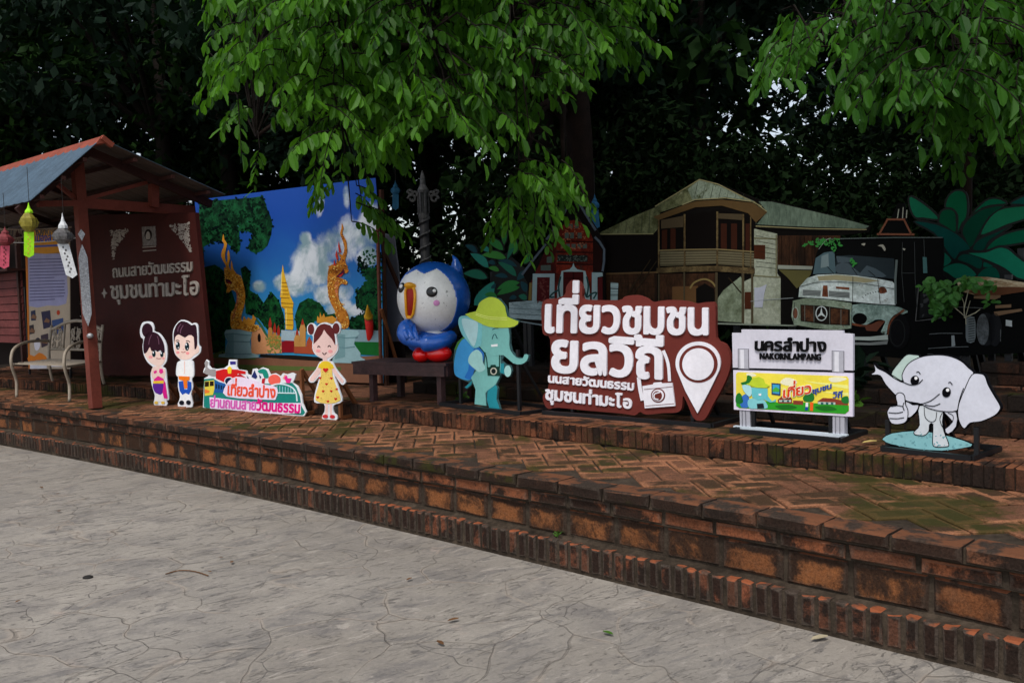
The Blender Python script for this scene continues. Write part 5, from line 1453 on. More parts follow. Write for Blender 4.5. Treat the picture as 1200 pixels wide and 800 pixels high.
# house board
B = Board(LB[0], LB[1], 0)
T = thing('house_board', 'wide cut-out picture board of an old timber house with grey roofs and polygonal balcony', 'picture board', B.on(850, 385))
T.location.z = 0.78
DK = P((14, 12, 11), 1.1)
B.poly('board', [(699, 275), (745, 252), (768, 241), (790, 227), (820, 209), (842, 215), (892, 235), (905, 235), (980, 253), (1021, 265), (1018, 272), (985, 276), (985, 384), (701, 376)], DK, 0, T, thick=0.001, o0=-0.02)
RG = W('print_grey_roof', (128, 140, 124), (92, 102, 82), (64, 70, 40), 5, 0.85, 0.52, 0.6)
RG2 = W('print_green_roof', (104, 120, 104), (84, 100, 86), (66, 78, 62), 5, 0.85, 0.5, 0.64, (1, 1, 0.35))
TIM = W('print_timber', (112, 96, 64), (72, 58, 38), (140, 130, 98), 9, 0.74, 0.5, 0.64)
TIM2 = W('print_dark_timber', (60, 38, 24), (30, 20, 14), (88, 62, 40), 7, 1.05, 0.5, 0.64, (1, 1, 0.3))
PLA = W('print_plaster', (132, 144, 122), (98, 108, 86), (64, 60, 40), 4, 0.81, 0.5, 0.66)
B.poly('roof', [[(700, 274), (745, 252.5), (768, 243), (775, 240), (771, 268), (766, 274)], [(768, 243), (790, 229), (820, 211), (815, 233), (800, 240), (765, 252)]], W('print_mossy_roof', (112, 116, 84), (70, 74, 46), (150, 150, 120), 6, 0.81, 0.5, 0.62), 2, T)
B.poly('roof', [[(806, 222), (820, 211), (840, 216.5), (884, 236), (850, 231), (812, 235)]], RG, 3, T)
B.poly('roof', [[(889, 236), (905, 236.5), (980, 254), (1019, 265), (1014, 268), (950, 266), (887, 263), (899, 248)]], RG2, 2, T)
B.stroke('roof_edge', [[(701, 274.5), (766, 274)], [(800, 240), (815, 234), (850, 232), (884, 236.5), (899, 248)], [(886, 265), (950, 268), (1016, 269)], [(768, 242), (820, 210.5), (842, 216), (893, 242)]], 1.1, P((128, 122, 88), 1.1), 5, T, sm=0)
B.stroke('roof_ribs', [[(890 + 12 * k, 238 + 2.6 * k), (886 + 13.5 * k, 263 + 0.2 * k)] for k in range(9)], 0.4, P((70, 84, 72), 1.1), 3, T, sm=0)
B.poly('eaves', [(800, 241), (815, 236), (846, 234), (883, 238), (899, 249), (886, 261), (877, 250), (846, 241), (815, 243), (772, 258), (766, 254)], P((74, 56, 30), 1.1), 4, T)
B.poly('gallery_dark', [(771, 257), (846, 246), (884, 254), (885, 312), (771, 314)], P((12, 9, 8), 1.1), 3, T)
B.poly('gallery_blinds', [[(775, 258), (801, 253), (801, 266), (775, 268)], [(842, 250), (870, 251), (870, 258), (842, 256)]], P((62, 52, 36), 1.1), 4, T)
B.poly('gallery_doors', [[(776, 270), (782, 269), (782, 292), (776, 292)], [(786, 268), (792, 268), (792, 292), (786, 292)], [(845, 262), (852, 262), (852, 292), (845, 292)], [(857, 262), (864, 262), (864, 292), (857, 292)], [(874, 262), (879, 262), (879, 294), (874, 294)]], P((48, 24, 16), 1.1), 4, T)
B.poly('railings', [[(774, 294), (802, 294), (802, 311), (774, 312)], [(804, 294), (840, 293.5), (840, 309), (804, 311)], [(842, 294), (871, 295), (871, 312), (842, 310)], [(873, 296), (884, 297), (884, 313), (873, 312)]], P((70, 64, 46), 1.1), 5, T)
B.stroke('railing_slats', [[(774, 296.5 + 3 * k), (803, 296 + 3 * k), (841, 295.5 + 3 * k), (884, 298 + 3 * k)] for k in range(5)], 0.9, P((104, 98, 76), 1.1), 6, T, sm=0)
B.poly('floor_band', [(770, 314), (803, 312), (841, 311.5), (885, 314), (885, 321), (841, 318), (803, 318.5), (770, 320)], TIM, 7, T)
B.poly('lower_wall', [[(706, 320), (770, 320), (770, 356), (706, 356)], [(772, 321), (840, 320), (840, 376), (772, 360)]], TIM2, 2, T)
B.poly('lower_wall', [[(788, 336), (818, 335), (818, 372), (788, 366)]], P((84, 58, 32), 1.1), 3, T)
B.poly('plaster_wall', [(841, 376), (841, 350), (848, 340), (868, 324), (872, 330), (872, 378)], PLA, 3, T)
B.poly('plaster_wall', [(884, 268), (911, 274), (911, 320), (915, 326), (915, 380), (872, 380), (872, 330), (884, 324)], W('print_white_wall', (158, 164, 146), (128, 134, 112), (88, 84, 56), 4, 0.81, 0.54, 0.67), 3.4, T)
B.stroke('wall_moulding', [[(884, 279), (911, 280)], [(884, 323), (915, 325)], [(910, 275), (910, 324)]], 1.4, P((98, 96, 70), 1.1), 5, T, sm=0)
B.poly('arched_door', [(816, 372), (816, 338), (826, 332), (837, 338), (838, 374)], DK, 4, T)
B.stroke('arch_rim', [(809, 338), (814, 331), (825, 327), (834, 330), (839, 336)], 2.0, P((112, 96, 58), 1.1), 5, T)
B.poly('windows', [[(884, 287), (897, 287), (897, 304), (884, 303)], [(873, 342), (882, 342), (882, 362), (873, 362)]], P((60, 30, 18), 1.1), 5, T)
B.poly('posts', [ribbon([(772.5, 256), (772.5, 314)], 1.8)[0] and [(771.6, 257), (773.4, 257), (773.6, 314), (771.8, 314)], [(801.8, 251), (804, 251), (804, 314), (801.8, 314)], [(840, 248), (842.2, 248), (842.2, 314), (840, 314)], [(870.5, 251), (872.6, 251), (872.6, 315), (870.5, 315)], [(879.6, 254), (881, 254), (881, 315), (879.6, 315)]], TIM, 8, T)
B.poly('posts', [[(771.6, 321), (773.2, 321), (773.2, 356), (771.6, 356)], [(801.4, 319), (803.2, 319), (803.2, 356), (801.4, 356)], [(838.6, 319), (841.4, 319), (841.4, 377), (838.6, 377)], [(869.5, 320), (872.6, 320), (872.6, 380), (869.5, 380)], [(880.5, 321), (883.2, 321), (883.2, 380), (880.5, 380)]], P((62, 54, 38), 1.1), 6, T)
B.stroke('brace_beam', [[(854, 325), (869, 343)], [(735, 346), (763, 304)], [(742, 346), (770, 306)]], 1.1, P((44, 36, 26), 1.1), 7, T, sm=0)
B.stroke('left_floor_beam', [(706, 321), (770, 319)], 2.0, P((82, 62, 38), 1.1), 6, T, sm=0)
B.poly('left_dark', [(704, 277), (768, 276), (770, 316), (706, 318)], P((15, 12, 11), 1.1), 2, T)
B.poly('bright_window', [[(716, 331), (725, 331.5), (724, 352), (716, 352)]], P((150, 170, 172), 1.1), 5, T)
B.stroke('bright_window_bars', [[(716, 338), (725, 338.5)], [(716, 345), (725, 345)]], 0.9, P((30, 34, 34), 1.1), 6, T, sm=0)
B.poly('wooden_wall', [(911, 276), (985, 276), (985, 312), (911, 312)], TIM2, 3, T)
B.stroke('plank_lines', [[(916 + 9 * k, 277), (916 + 9 * k, 311)] for k in range(7)], 0.6, P((22, 13, 9), 1.1), 4, T, sm=0)
B.poly('white_sill', [(912, 310.5), (955, 312), (955, 316), (912, 315)], P((132, 136, 124), 1.1), 4.5, T)
B.poly('awning', [(913, 316), (953, 317), (946, 330), (934, 338), (924, 326)], P((78, 74, 40), 1.1), 5, T)
B.poly('banner', [(884.5, 337), (890, 337), (899, 333), (896, 344), (894, 360), (884.5, 360)], P((152, 156, 168), 1.1), 6, T)
B.stroke('cable', [(880, 353), (900, 351), (930, 349)], 0.6, P((130, 136, 138), 1.1), 7, T)
B.stroke('bottom_rail', [(841, 379), (934, 381.5)], 1.8, P((110, 118, 106), 1.1), 7, T, sm=0)
B.stroke('tin_sheet_lines', [[(708 + 9 * k, 272 - 4.1 * k), (705 + 9.3 * k, 273.5)] for k in range(1, 7)] + [[(818 + 9 * k, 214 + 2.2 * k), (814 + 9.5 * k, 232 + 0.2 * k)] for k in range(7)], 0.35, P((62, 68, 52), 0.9), 5.4, T, sm=0)
B.stroke('board_joints', [[(706, 322 + 5 * k), (770, 321 + 5 * k)] for k in range(1, 7)] + [[(886, 270 + 6 * k), (910, 275.5 + 5.6 * k)] for k in range(1, 8)], 0.35, P((40, 34, 24), 0.9), 5.2, T, sm=0)
B.stroke('gutter', [[(886, 266.5), (950, 269.6), (1014, 270.4)]], 0.7, P((36, 34, 28), 0.9), 6.2, T, sm=0)
B.stroke('gallery_rail', [[(772, 293.5), (803, 292.5), (841, 292), (884, 295)]], 1.3, P((122, 108, 74), 0.9), 8.6, T, sm=0)
legs(B, (735, 800, 860, 925, 975), 375, T)

# truck board
B = Board(LB[0] - NB * 0.10, LB[1] - NB * 0.10, 0)
T = thing('truck_board', 'cut-out picture board of an old rusty white log truck with round star on grille', 'picture board', B.on(1040, 400))
T.location.z = 0.78
z = Zm(920, 260, 5)
B.poly('board', [(929, 352), (936, 340), (950, 322), (956, 300), (961, 283), (1000, 279), (1029, 278), (1034, 266), (1044, 256), (1052, 238), (1060, 238), (1062, 256), (1068, 278), (1105, 279), (1106, 300), (1104, 322), (1120, 333), (1140, 325), (1160, 326), (1225, 330), (1225, 412), (1060, 420), (1000, 415), (998, 388), (935, 384), (928, 370)], P((9, 10, 10), 1.1), 0, T, thick=0.001, o0=-0.02)
HD = W('print_truck_white', (182, 192, 190), (140, 152, 146), (92, 82, 60), 4.5, 1.15, 0.52, 0.635)
HG = W('print_truck_grey_green', (132, 146, 128), (100, 112, 94), (96, 66, 44), 6, 1.1, 0.5, 0.64)
RU = W('print_rust', (112, 64, 42), (72, 40, 28), (140, 100, 70), 9, 1.05, 0.5, 0.66)
B.poly('windscreen', z((300, 200), (380, 195), (640, 215), (642, 335), (540, 322), (300, 302)), P((34, 42, 46), 1.1), 2, T)
B.poly('windscreen_reflection', [crom(z((305, 250), (370, 240), (440, 300), (480, 255), (575, 300), (570, 325), (310, 300)), 2), z((300, 200), (400, 210), (390, 235), (310, 240))], P((60, 72, 78), 1.1), 3, T)
B.poly('quarter_light', z((180, 212), (230, 180), (290, 170), (298, 300), (165, 306)), P((66, 86, 92), 1.1), 3, T)
B.poly('quarter_light_glass', z((215, 200), (255, 185), (258, 260), (210, 270)), P((104, 120, 122), 1.1), 4, T)
B.poly('hood', z((80, 440), (86, 380), (130, 330), (190, 310), (300, 305), (420, 315), (530, 330), (630, 350), (652, 372), (648, 486), (560, 482), (400, 467), (250, 450)), HD, 4, T)
B.poly('hood_top', z((190, 318), (300, 310), (420, 320), (560, 345), (470, 356), (300, 340), (200, 345)), P((140, 134, 104), 1.1), 4.8, T)
B.poly('rust_patches', [z((300, 378), (378, 384), (378, 398), (300, 390)), z((225, 372), (250, 372), (254, 440), (218, 436)), crom(z((548, 390), (580, 380), (600, 410), (560, 420)), 2)], RU, 5, T)
B.poly('vents', [z((105, 395), (212, 402), (208, 432), (105, 430)), z((258, 402), (380, 412), (380, 446), (258, 436))], P((120, 126, 124), 1.1), 5, T)
B.stroke('vent_slats', [z((106, 402 + 8 * k), (210, 408 + 8 * k)) for k in range(4)] + [z((260, 410 + 8 * k), (379, 419 + 8 * k)) for k in range(4)], 0.5, P((50, 54, 54), 1.1), 6, T, sm=0)
B.stroke('hood_slots', [z((455, 440), (462, 445)), z((470, 426), (476, 432)), z((485, 418), (490, 424)), z((500, 414), (505, 420)), z((515, 410), (520, 416)), z((530, 407), (535, 413)), z((545, 404), (550, 410))], 0.8, P((24, 28, 28), 1.1), 6, T, sm=0)
B.poly('grille_surround', z((48, 462), (120, 446), (260, 456), (392, 476), (392, 622), (300, 634), (180, 622), (54, 602), (38, 552)), HG, 5, T)
B.poly('grille', z((92, 484), (240, 492), (382, 512), (382, 606), (240, 600), (94, 580)), P((26, 22, 19), 1.1), 6, T)
B.poly('grille_rust', [z((98, 490), (168, 492), (168, 584), (98, 576)), z((270, 505), (372, 515), (372, 600), (270, 598))], W('print_grille_rust', (80, 50, 32), (44, 28, 20), (24, 20, 18), 9, 1.05, 0.5, 0.58), 7, T)
B.stroke('grille_bars', [z((172, 492), (172, 586)), z((264, 498), (264, 598)), z((118, 490), (118, 580)), z((330, 510), (330, 602))], 0.6, P((96, 100, 92), 1.1), 8, T, sm=0)
B.stroke('round_star', [z(*ell(216, 536, 32, 41, n=28))], 1.1, P((170, 178, 176), 1.1), 9, T, closed=True, sm=0)
B.poly('star', [z((216, 497), (222, 532), (245, 560), (216, 545), (187, 560), (210, 532))], P((176, 184, 182), 1.1), 9.6, T)
B.poly('left_headlight', [z(*ell(62, 535, 14, 30))], P((96, 60, 44), 1.1), 6.5, T)
B.stroke('left_headlight_rim', [z(*ell(62, 535, 17, 35))], 1.0, P((140, 150, 140), 1.1), 7, T, closed=True, sm=0)
B.poly('fender', [crom(z((396, 486), (520, 486), (640, 492), (702, 512), (720, 530), (650, 556), (615, 600), (600, 640), (590, 662), (562, 642), (590, 580), (530, 572), (480, 602), (398, 600)), 2)], W('print_truck_teal', (150, 172, 164), (96, 116, 108), (54, 56, 44), 5, 1.1, 0.5, 0.6), 5.5, T)
B.poly('headlight_hole', [z(*ell(440, 567, 42, 34))], P((8, 8, 8), 1.1), 7, T)
B.poly('under_fender', z((398, 600), (480, 610), (540, 590), (590, 585), (560, 650), (600, 658), (398, 668)), P((10, 9, 9), 1.1), 6, T)
B.stroke('rust_edge', [z((396, 596), (440, 606), (500, 606), (545, 588), (585, 582)), z((700, 515), (640, 560), (612, 605), (604, 660))], 2.4, RU, 8, T)
B.poly('rust_flap', z((470, 612), (540, 588), (582, 588), (540, 640), (480, 636)), P((86, 48, 34), 1.1), 8.4, T)
B.poly('bumper', z((398, 672), (500, 672), (604, 660), (606, 690), (500, 694), (398, 690)), P((150, 160, 154), 1.1), 8, T)
B.poly('bumper', z((398, 704), (500, 706), (606, 694), (600, 716), (500, 722), (398, 718)), P((104, 108, 106), 1.1), 8, T)
B.poly('front_tyre', [z(*ell(668, 640, 66, 104))], P((14, 14, 15), 1.1), 7, T)
B.stroke('front_tyre_rim', [z(*ell(660, 650, 44, 78))], 1.0, P((30, 32, 32), 1.1), 8, T, closed=True, sm=0)
B.stroke('cab_post', [z((656, 222), (648, 340), (650, 480))], 2.6, P((86, 96, 94), 1.1), 7, T, sm=0)
B.stroke('cab_roof_edge', [z((190, 104), (360, 98), (640, 92), (925, 92))], 1.2, P((70, 78, 76), 1.1), 7, T, sm=0)
B.poly('roof_chips', [crom(z((545, 140), (575, 132), (592, 160), (584, 170), (568, 146)), 2), crom(z((448, 130), (472, 124), (466, 140)), 2), crom(z((690, 155), (708, 158), (700, 168)), 2)], P((140, 138, 126), 1.1), 7, T)
B.stroke('log_rack', [z((552, 74), (600, -10)), z((700, -10), (742, 74)), z((596, -14), (706, -14)), z((540, 72), (760, 74))], 2.2, P((104, 62, 44), 1.1), 6, T, sm=0)
B.stroke('bleached_sticks', [z((660, -20), (668, -75)), z((690, -20), (694, -85)), z((712, -22), (716, -70))], 1.2, P((132, 134, 122), 1.1), 6, T, sm=0)
zz = Zm(1060, 300, 5.714)
B.stroke('door_frame', zz((97, 190), (88, 300), (76, 434), (160, 425), (262, 412)), 0.9, P((84, 84, 84), 1.1), 6, T, sm=0)
B.poly('cab_step', zz((110, 240), (210, 250), (220, 400), (100, 420)), P((24, 25, 26), 1.1), 5, T)
B.flecks('cab_clutter', zz((120, 250), (215, 255), (215, 390), (110, 400)), 20, 6, P((52, 54, 56), 1.1), 6, T, seed=114)
B.poly('log', zz((350, 152), (400, 142), (470, 138), (560, 140), (800, 176), (930, 190), (930, 240), (800, 238), (640, 262), (480, 262), (400, 242), (360, 200)), W('print_log', (176, 162, 134), (128, 100, 70), (84, 56, 36), 6, 1.1, 0.48, 0.62, (1, 1, 3)), 6, T)
B.poly('log_bark', [zz((430, 236), (520, 212), (700, 206), (930, 214), (930, 240), (800, 238), (640, 262), (480, 262))], P((86, 52, 32), 1.1), 7, T)
B.poly('bed_rails', [zz((466, 268), (645, 258), (645, 276), (610, 290), (466, 284)), zz((600, 372), (785, 352), (792, 368), (690, 386), (610, 402)), zz((610, 330), (716, 322), (716, 344), (610, 350))], P((112, 88, 66), 1.1), 7, T)
B.poly('tyres', [zz(*ell(548, 490, 66, 112)), zz(*ell(606, 492, 48, 112))], P((26, 27, 29), 1.1), 7, T)
B.poly('tyre_wall', [zz(*ell(526, 490, 42, 104))], M('print_tyre_grey', (74, 78, 80), rough=0.7, spec=0.06, var=0.66, scale=9, k=1.15), 8, T)
B.poly('inner_tyre', [crom(zz((418, 415), (470, 408), (478, 500), (470, 572), (420, 574), (412, 500)), 2)], P((100, 108, 110), 1.1), 8, T)
B.stroke('tyre_tread', [zz((430, 425 + 16 * k), (472, 418 + 16 * k)) for k in range(10)], 0.9, P((24, 26, 28), 1.1), 9, T, sm=0)
B.poly('white_plate', zz((680, 425), (722, 432), (722, 472), (680, 466)), P((160, 166, 166), 1.1), 8, T)
B.stroke('chassis_lines', [zz((168, 522), (250, 516), (390, 517)), zz((160, 618), (300, 608), (430, 606)), zz((330, 340), (540, 348)), zz((645, 490), (645, 570))], 0.7, P((96, 100, 100), 1.1), 7, T, sm=0)
B.poly('white_can', zz((316, 532), (336, 530), (342, 600), (318, 604)), P((132, 138, 138), 1.1), 8, T)
B.flecks('roof_vine', z((105, 140), (180, 100), (320, 95), (335, 160), (290, 170), (240, 130), (150, 155)), 60, 4.4, P((44, 112, 48), 1.1), 9, T, seed=116)
B.flecks('roof_vine', z((375, 225), (405, 215), (425, 250), (395, 260)), 12, 4.0, P((44, 120, 48), 1.1), 9, T, seed=117)
B.stroke('vine_stem', [z((200, 160), (240, 110), (270, 95)), z((205, 130), (215, 105), (230, 95))], 0.6, P((128, 140, 128), 1.1), 8.6, T)
B.stroke('panel_seams', [z((84, 380), (200, 352), (330, 352), (470, 362), (640, 392)), z((400, 320), (398, 466)), z((545, 335), (560, 480)), z((395, 486), (392, 620)), z((60, 470), (50, 590))], 0.6, P((46, 50, 46), 1.0), 8.2, T)
B.stroke('wiper', [z((250, 262), (285, 300)), z((395, 270), (425, 312)), z((490, 285), (530, 318))], 0.6, P((18, 20, 20), 1.0), 5.2, T, sm=0)
B.stroke('door_edges', [z((690, 120), (686, 300), (700, 470)), z((760, 118), (764, 330), (775, 500)), z((690, 300), (765, 300)), z((815, 100), (820, 230))], 0.8, P((44, 48, 48), 1.0), 6.4, T, sm=0)
B.poly('mirror', z((808, 205), (832, 208), (836, 300), (812, 300)), P((60, 96, 96), 1.0), 6.6, T)
legs(B, (960, 1010, 1065, 1130, 1180), 380, T)
# ================================================================ PENGUIN ON ITS BENCH
BW = M('bench_dark_wood', (54, 34, 34), rough=0.6, spec=0.4, var=0.5, scale=12, bump=0.3, bscale=40)
l0, l1 = atz(435, 470.5, ZU), atz(514.5, 474.5, ZU)
bu = (l1 - l0).normalized()
bn = Vector((-bu.y, bu.x, 0))
if bn.dot(NB) < 0: bn = -bn
T = thing('wooden_bench', 'low dark brown wooden bench carrying the blue penguin statue', 'bench', (l0 + l1) / 2)
ZT = ZU + 0.375
a0, a1 = l0 - bu * 0.22, l1 + bu * 0.10
c_ = (a0 + a1) / 2 + bn * 0.24
mb = MB()
for k in range(3):
    cc = (a0 + a1) / 2 + bn * (0.07 + 0.17 * k)
    mb.box((cc.x, cc.y, ZT - 0.012), bu * ((a1 - a0).length / 2), bn * 0.082, Vector((0, 0, 0.012)))
mb.build('seat', BW, T)
mb = MB()
mb.box(Vector(((a0.x + a1.x) / 2, (a0.y + a1.y) / 2, ZT - 0.072)) + bn * 0.0, bu * ((a1 - a0).length / 2 - 0.02), bn * 0.015, Vector((0, 0, 0.047)))
mb.box(Vector(((a0.x + a1.x) / 2, (a0.y + a1.y) / 2, ZT - 0.072)) + bn * 0.48, bu * ((a1 - a0).length / 2 - 0.02), bn * 0.015, Vector((0, 0, 0.047)))
mb.box(Vector((a1.x, a1.y, ZT - 0.072)) + bn * 0.24 - bu * 0.018, bu * 0.015, bn * 0.224, Vector((0, 0, 0.047)))
mb.box(Vector((a0.x, a0.y, ZT - 0.072)) + bn * 0.24 + bu * 0.018, bu * 0.015, bn * 0.224, Vector((0, 0, 0.047)))
mb.build('apron', BW, T)
for p in (l0, l1):
    for o in (0.04, 0.44):
        q = p + bn * o
        MB().bar((q.x, q.y, ZU), (q.x, q.y, ZT - 0.03), 0.055).build('leg', BW, T)

D0 = depth(Vector((c_.x, c_.y, ZT)) + bu * 0.25)
mpp = D0 / FPX
HC = atd(508, 349, D0)
HR = 42.5 * mpp
h_ = (CAM - HC)
h_.z = 0
h_.normalize()
RT = Vector((0, 0, 1)).cross(h_).normalized()              # to the right in the picture
if RT.dot(CR) < 0: RT = -RT
fd = (h_ * math.cos(math.radians(33)) - RT * math.sin(math.radians(33))).normalized()
fs = Vector((0, 0, 1)).cross(fd).normalized()
PWH = M('statue_white', (226, 224, 222), rough=0.3, spec=0.6, var=0.1, scale=7, k=1.2)
PBL = M('statue_blue', (22, 86, 176), rough=0.22, spec=0.8, var=0.25, scale=5)
PRD = M('statue_red', (214, 14, 16), rough=0.18, spec=0.8, var=0.12)
PYE = M('statue_yellow', (226, 156, 22), rough=0.35, spec=0.5, var=0.15)
PBK = M('statue_black', (16, 16, 18), rough=0.3, spec=0.5)
T = thing('penguin_statue', 'glossy blue and white penguin statue with open yellow beak on the dark bench', 'statue', Vector((HC.x, HC.y, ZT)))
def dirt_white():
    m = PWH.copy()
    m.name = 'statue_white_weathered'
    N, L = nodes(m)
    b = N['Principled BSDF']
    src = b.inputs['Base Color'].links[0].from_socket
    tc = N.new('ShaderNodeTexCoord').outputs['Object']
    f = mathn(N, L, 'MULTIPLY', ramp_out(N, L, noise_node(N, L, tc, 26, 5, 0.7), 0.61, 0.68), ramp_out(N, L, noise_node(N, L, tc, 5, 3), 0.44, 0.6))
    c = mixc(N, L, f, src, (0.05, 0.05, 0.045))
    g = ramp_out(N, L, noise_node(N, L, tc, 3.2, 7, 0.7), 0.5, 0.75)
    c = mixc(N, L, mathn(N, L, 'MULTIPLY', g, 0.22), c, (0.42, 0.39, 0.34))
    L.new(c, b.inputs['Base Color'])
    return m
PW2 = dirt_white()
MB().ball(HC, HR, HR, HR * 0.985, nu=48, nv=28).build('head', PW2, T, smooth=True)
# blue cap: outer shell wherever the face is not
NU, NV = 160, 96
V, Fc = [], []
def cap_here(d):
    loc = (d.dot(fd), d.dot(fs), d.z)
    ang = math.acos(max(-1, min(1, d.dot((fd - Vector((0, 0, 0.14))).normalized()))))
    az = math.atan2(d.dot(fs), loc[0])
    fringe = 0.66 + 0.13 * abs(((az * 3.4 / math.pi + 0.2) % 1) * 2 - 1)
    return ang > math.radians(70) or (loc[2] > fringe)
R_o = HR * 1.018
for j in range(NV + 1):
    th = math.pi * j / NV
    for i in range(NU):
        ph = 2 * math.pi * i / NU
        V.append(HC + Vector((math.sin(th) * math.cos(ph), math.sin(th) * math.sin(ph), math.cos(th) * 0.985)) * R_o)
for j in range(NV):
    for i in range(NU):
        th, ph = math.pi * (j + 0.5) / NV, 2 * math.pi * (i + 0.5) / NU
        if cap_here(Vector((math.sin(th) * math.cos(ph), math.sin(th) * math.sin(ph), math.cos(th)))):
            Fc.append((j * NU + i, (j + 1) * NU + i, (j + 1) * NU + (i + 1) % NU, j * NU + (i + 1) % NU))
o = mesh('cap', V, Fc, PBL, T, smooth=True)
bm = bmesh.new()
bm.from_mesh(o.data)
bmesh.ops.remove_doubles(bm, verts=bm.verts, dist=1e-5)
for _ in range(2):
    bv = [v for v in bm.verts if v.is_boundary]
    bmesh.ops.smooth_vert(bm, verts=bv, factor=0.35, use_axis_x=True, use_axis_y=True, use_axis_z=True)
bmesh.ops.solidify(bm, geom=bm.faces[:], thickness=HR * 0.03)
bm.to_mesh(o.data)
bm.free()
o.data.polygons.foreach_set('use_smooth', [True] * len(o.data.polygons))
def onhead(px, py, lift=0.0):
    d = ray(px, py).normalized()
    oc = CAM - HC
    b_ = oc.dot(d)
    disc = b_ * b_ - (oc.length_squared - HR * HR)
    t = -b_ - math.sqrt(max(disc, 0))
    p = CAM + d * t
    n = (p - HC).normalized()
    return p + n * lift, n
def disc(px, py, rx, ry, th, lift, name, mat):
    p, n = onhead(px, py)
    x = Vector((0, 0, 1)).cross(n).normalized()
    y = n.cross(x)
    rot = Matrix((x, y, n)).transposed()
    return MB().ball(p + n * lift, rx * mpp, ry * mpp, th, rot=rot, nu=20, nv=12).build(name, mat, T, smooth=True)
disc(506, 342, 6.4, 6.0, 0.018, 0.0, 'eye', PBK)
disc(470.5, 337, 7, 6.0, 0.018, 0.0, 'eye', PBK)
disc(509, 341, 2.2, 2.0, 0.012, 0.014, 'eye_shine', PWH)
disc(471.5, 336, 3.5, 2.6, 0.012, 0.013, 'eye_shine', PWH)
disc(511.5, 355, 3.6, 3.4, 0.006, 0.0, 'cheek', P((206, 140, 190)))
ring = []
for a, b_ in crom([(476.8, 339), (485.5, 338), (487, 350), (485, 367), (481, 371), (477.8, 369), (476.6, 354)], 3): ring.append(onhead(a, b_, 0.012)[0])
MB().tube(ring, 0.0125, n=10, closed=True).build('beak_rim', PYE, T, smooth=True)
V, Fc = [], []
for r_ in range(12):
    for c in range(6):
        t, u = r_ / 11, c / 5
        wl, wr = 477.0 + 1.0 * t, 486.2 - 1.4 * t
        V.append(onhead(wl + (wr - wl) * u, 338 + 32 * t, 0.006 + 0.012 * math.sin(math.pi * u))[0])
for r_ in range(11):
    for c in range(5): Fc.append((r_ * 6 + c, r_ * 6 + c + 1, (r_ + 1) * 6 + c + 1, (r_ + 1) * 6 + c))
mesh('mouth', V, Fc, M('mouth_red', (150, 34, 22), rough=0.5), T, smooth=True)
p, n = onhead(481.5, 335.5)
x = Vector((0, 0, 1)).cross(n).normalized()
MB().ball(p + n * 0.005, 7.2 * mpp, 4.0 * mpp, 0.06, rot=Matrix((x, n.cross(x), n)).transposed()).build('upper_beak', PYE, T, smooth=True)
p, n = onhead(481, 370.5)
x = Vector((0, 0, 1)).cross(n).normalized()
MB().ball(p + n * 0.01, 4.6 * mpp, 2.2 * mpp, 0.03, rot=Matrix((x, n.cross(x), n)).transposed()).build('lower_beak', PYE, T, smooth=True)
tp = [atd(a, b_, D0 + 0.02) for a, b_ in ((533, 322), (535, 312), (533.5, 304), (530.5, 299))]
MB().tube(tp, [0.085, 0.055, 0.025, 0.004], n=12).build('head_tuft', PBL, T, smooth=True)
MB().ball(atd(509, 391, D0), 0.125, 0.125, 0.075).build('neck', PWH, T, smooth=True)
MB().ball(atd(504, 401, D0), 27 * mpp, 24 * mpp, 15 * mpp).build('body', PBL, T, smooth=True)
wp = [atd(a, b_, D0 - e) for a, b_, e in ((483, 380, 0.14), (477, 384, 0.16), (476, 393, 0.2), (487, 400, 0.25), (505, 402, 0.26), (521, 398, 0.22), (529, 394, 0.13))]
MB().tube(crom([tuple(v) for v in wp], 5, closed=False), [0.045 + 0.035 * math.sin(math.pi * min(1, k / 30 * 1.5 + 0.12)) if k < 18 else 0.08 - 0.022 * (k - 18) / 12 for k in range(31)], n=18).build('flipper', PBL, T, smooth=True)
mb = MB()
for k in range(3):
    q = [atd(475 + 5 * k, 380 - 0.5 * k + abs(k - 1), D0 - 0.19 + 0.01 * k), atd(474 + 6 * k, 388 + k, D0 - 0.24), atd(478 + 6 * k, 397 + k, D0 - 0.30)]
    mb.tube(q, [0.016, 0.028, 0.02], n=10)
mb.build('flipper_fingers', PBL, T, smooth=True)
for a, b_, rx, rz, e in ((494, 416.5, 10.5, 8.8, 0.14), (514, 416, 15.5, 9.8, 0.18)):
    p = atd(a, b_, D0 - e)
    p.z = ZT + rz * mpp
    MB().ball(p, rx * mpp, 13 * mpp, rz * mpp).build('foot', PRD, T, smooth=True)

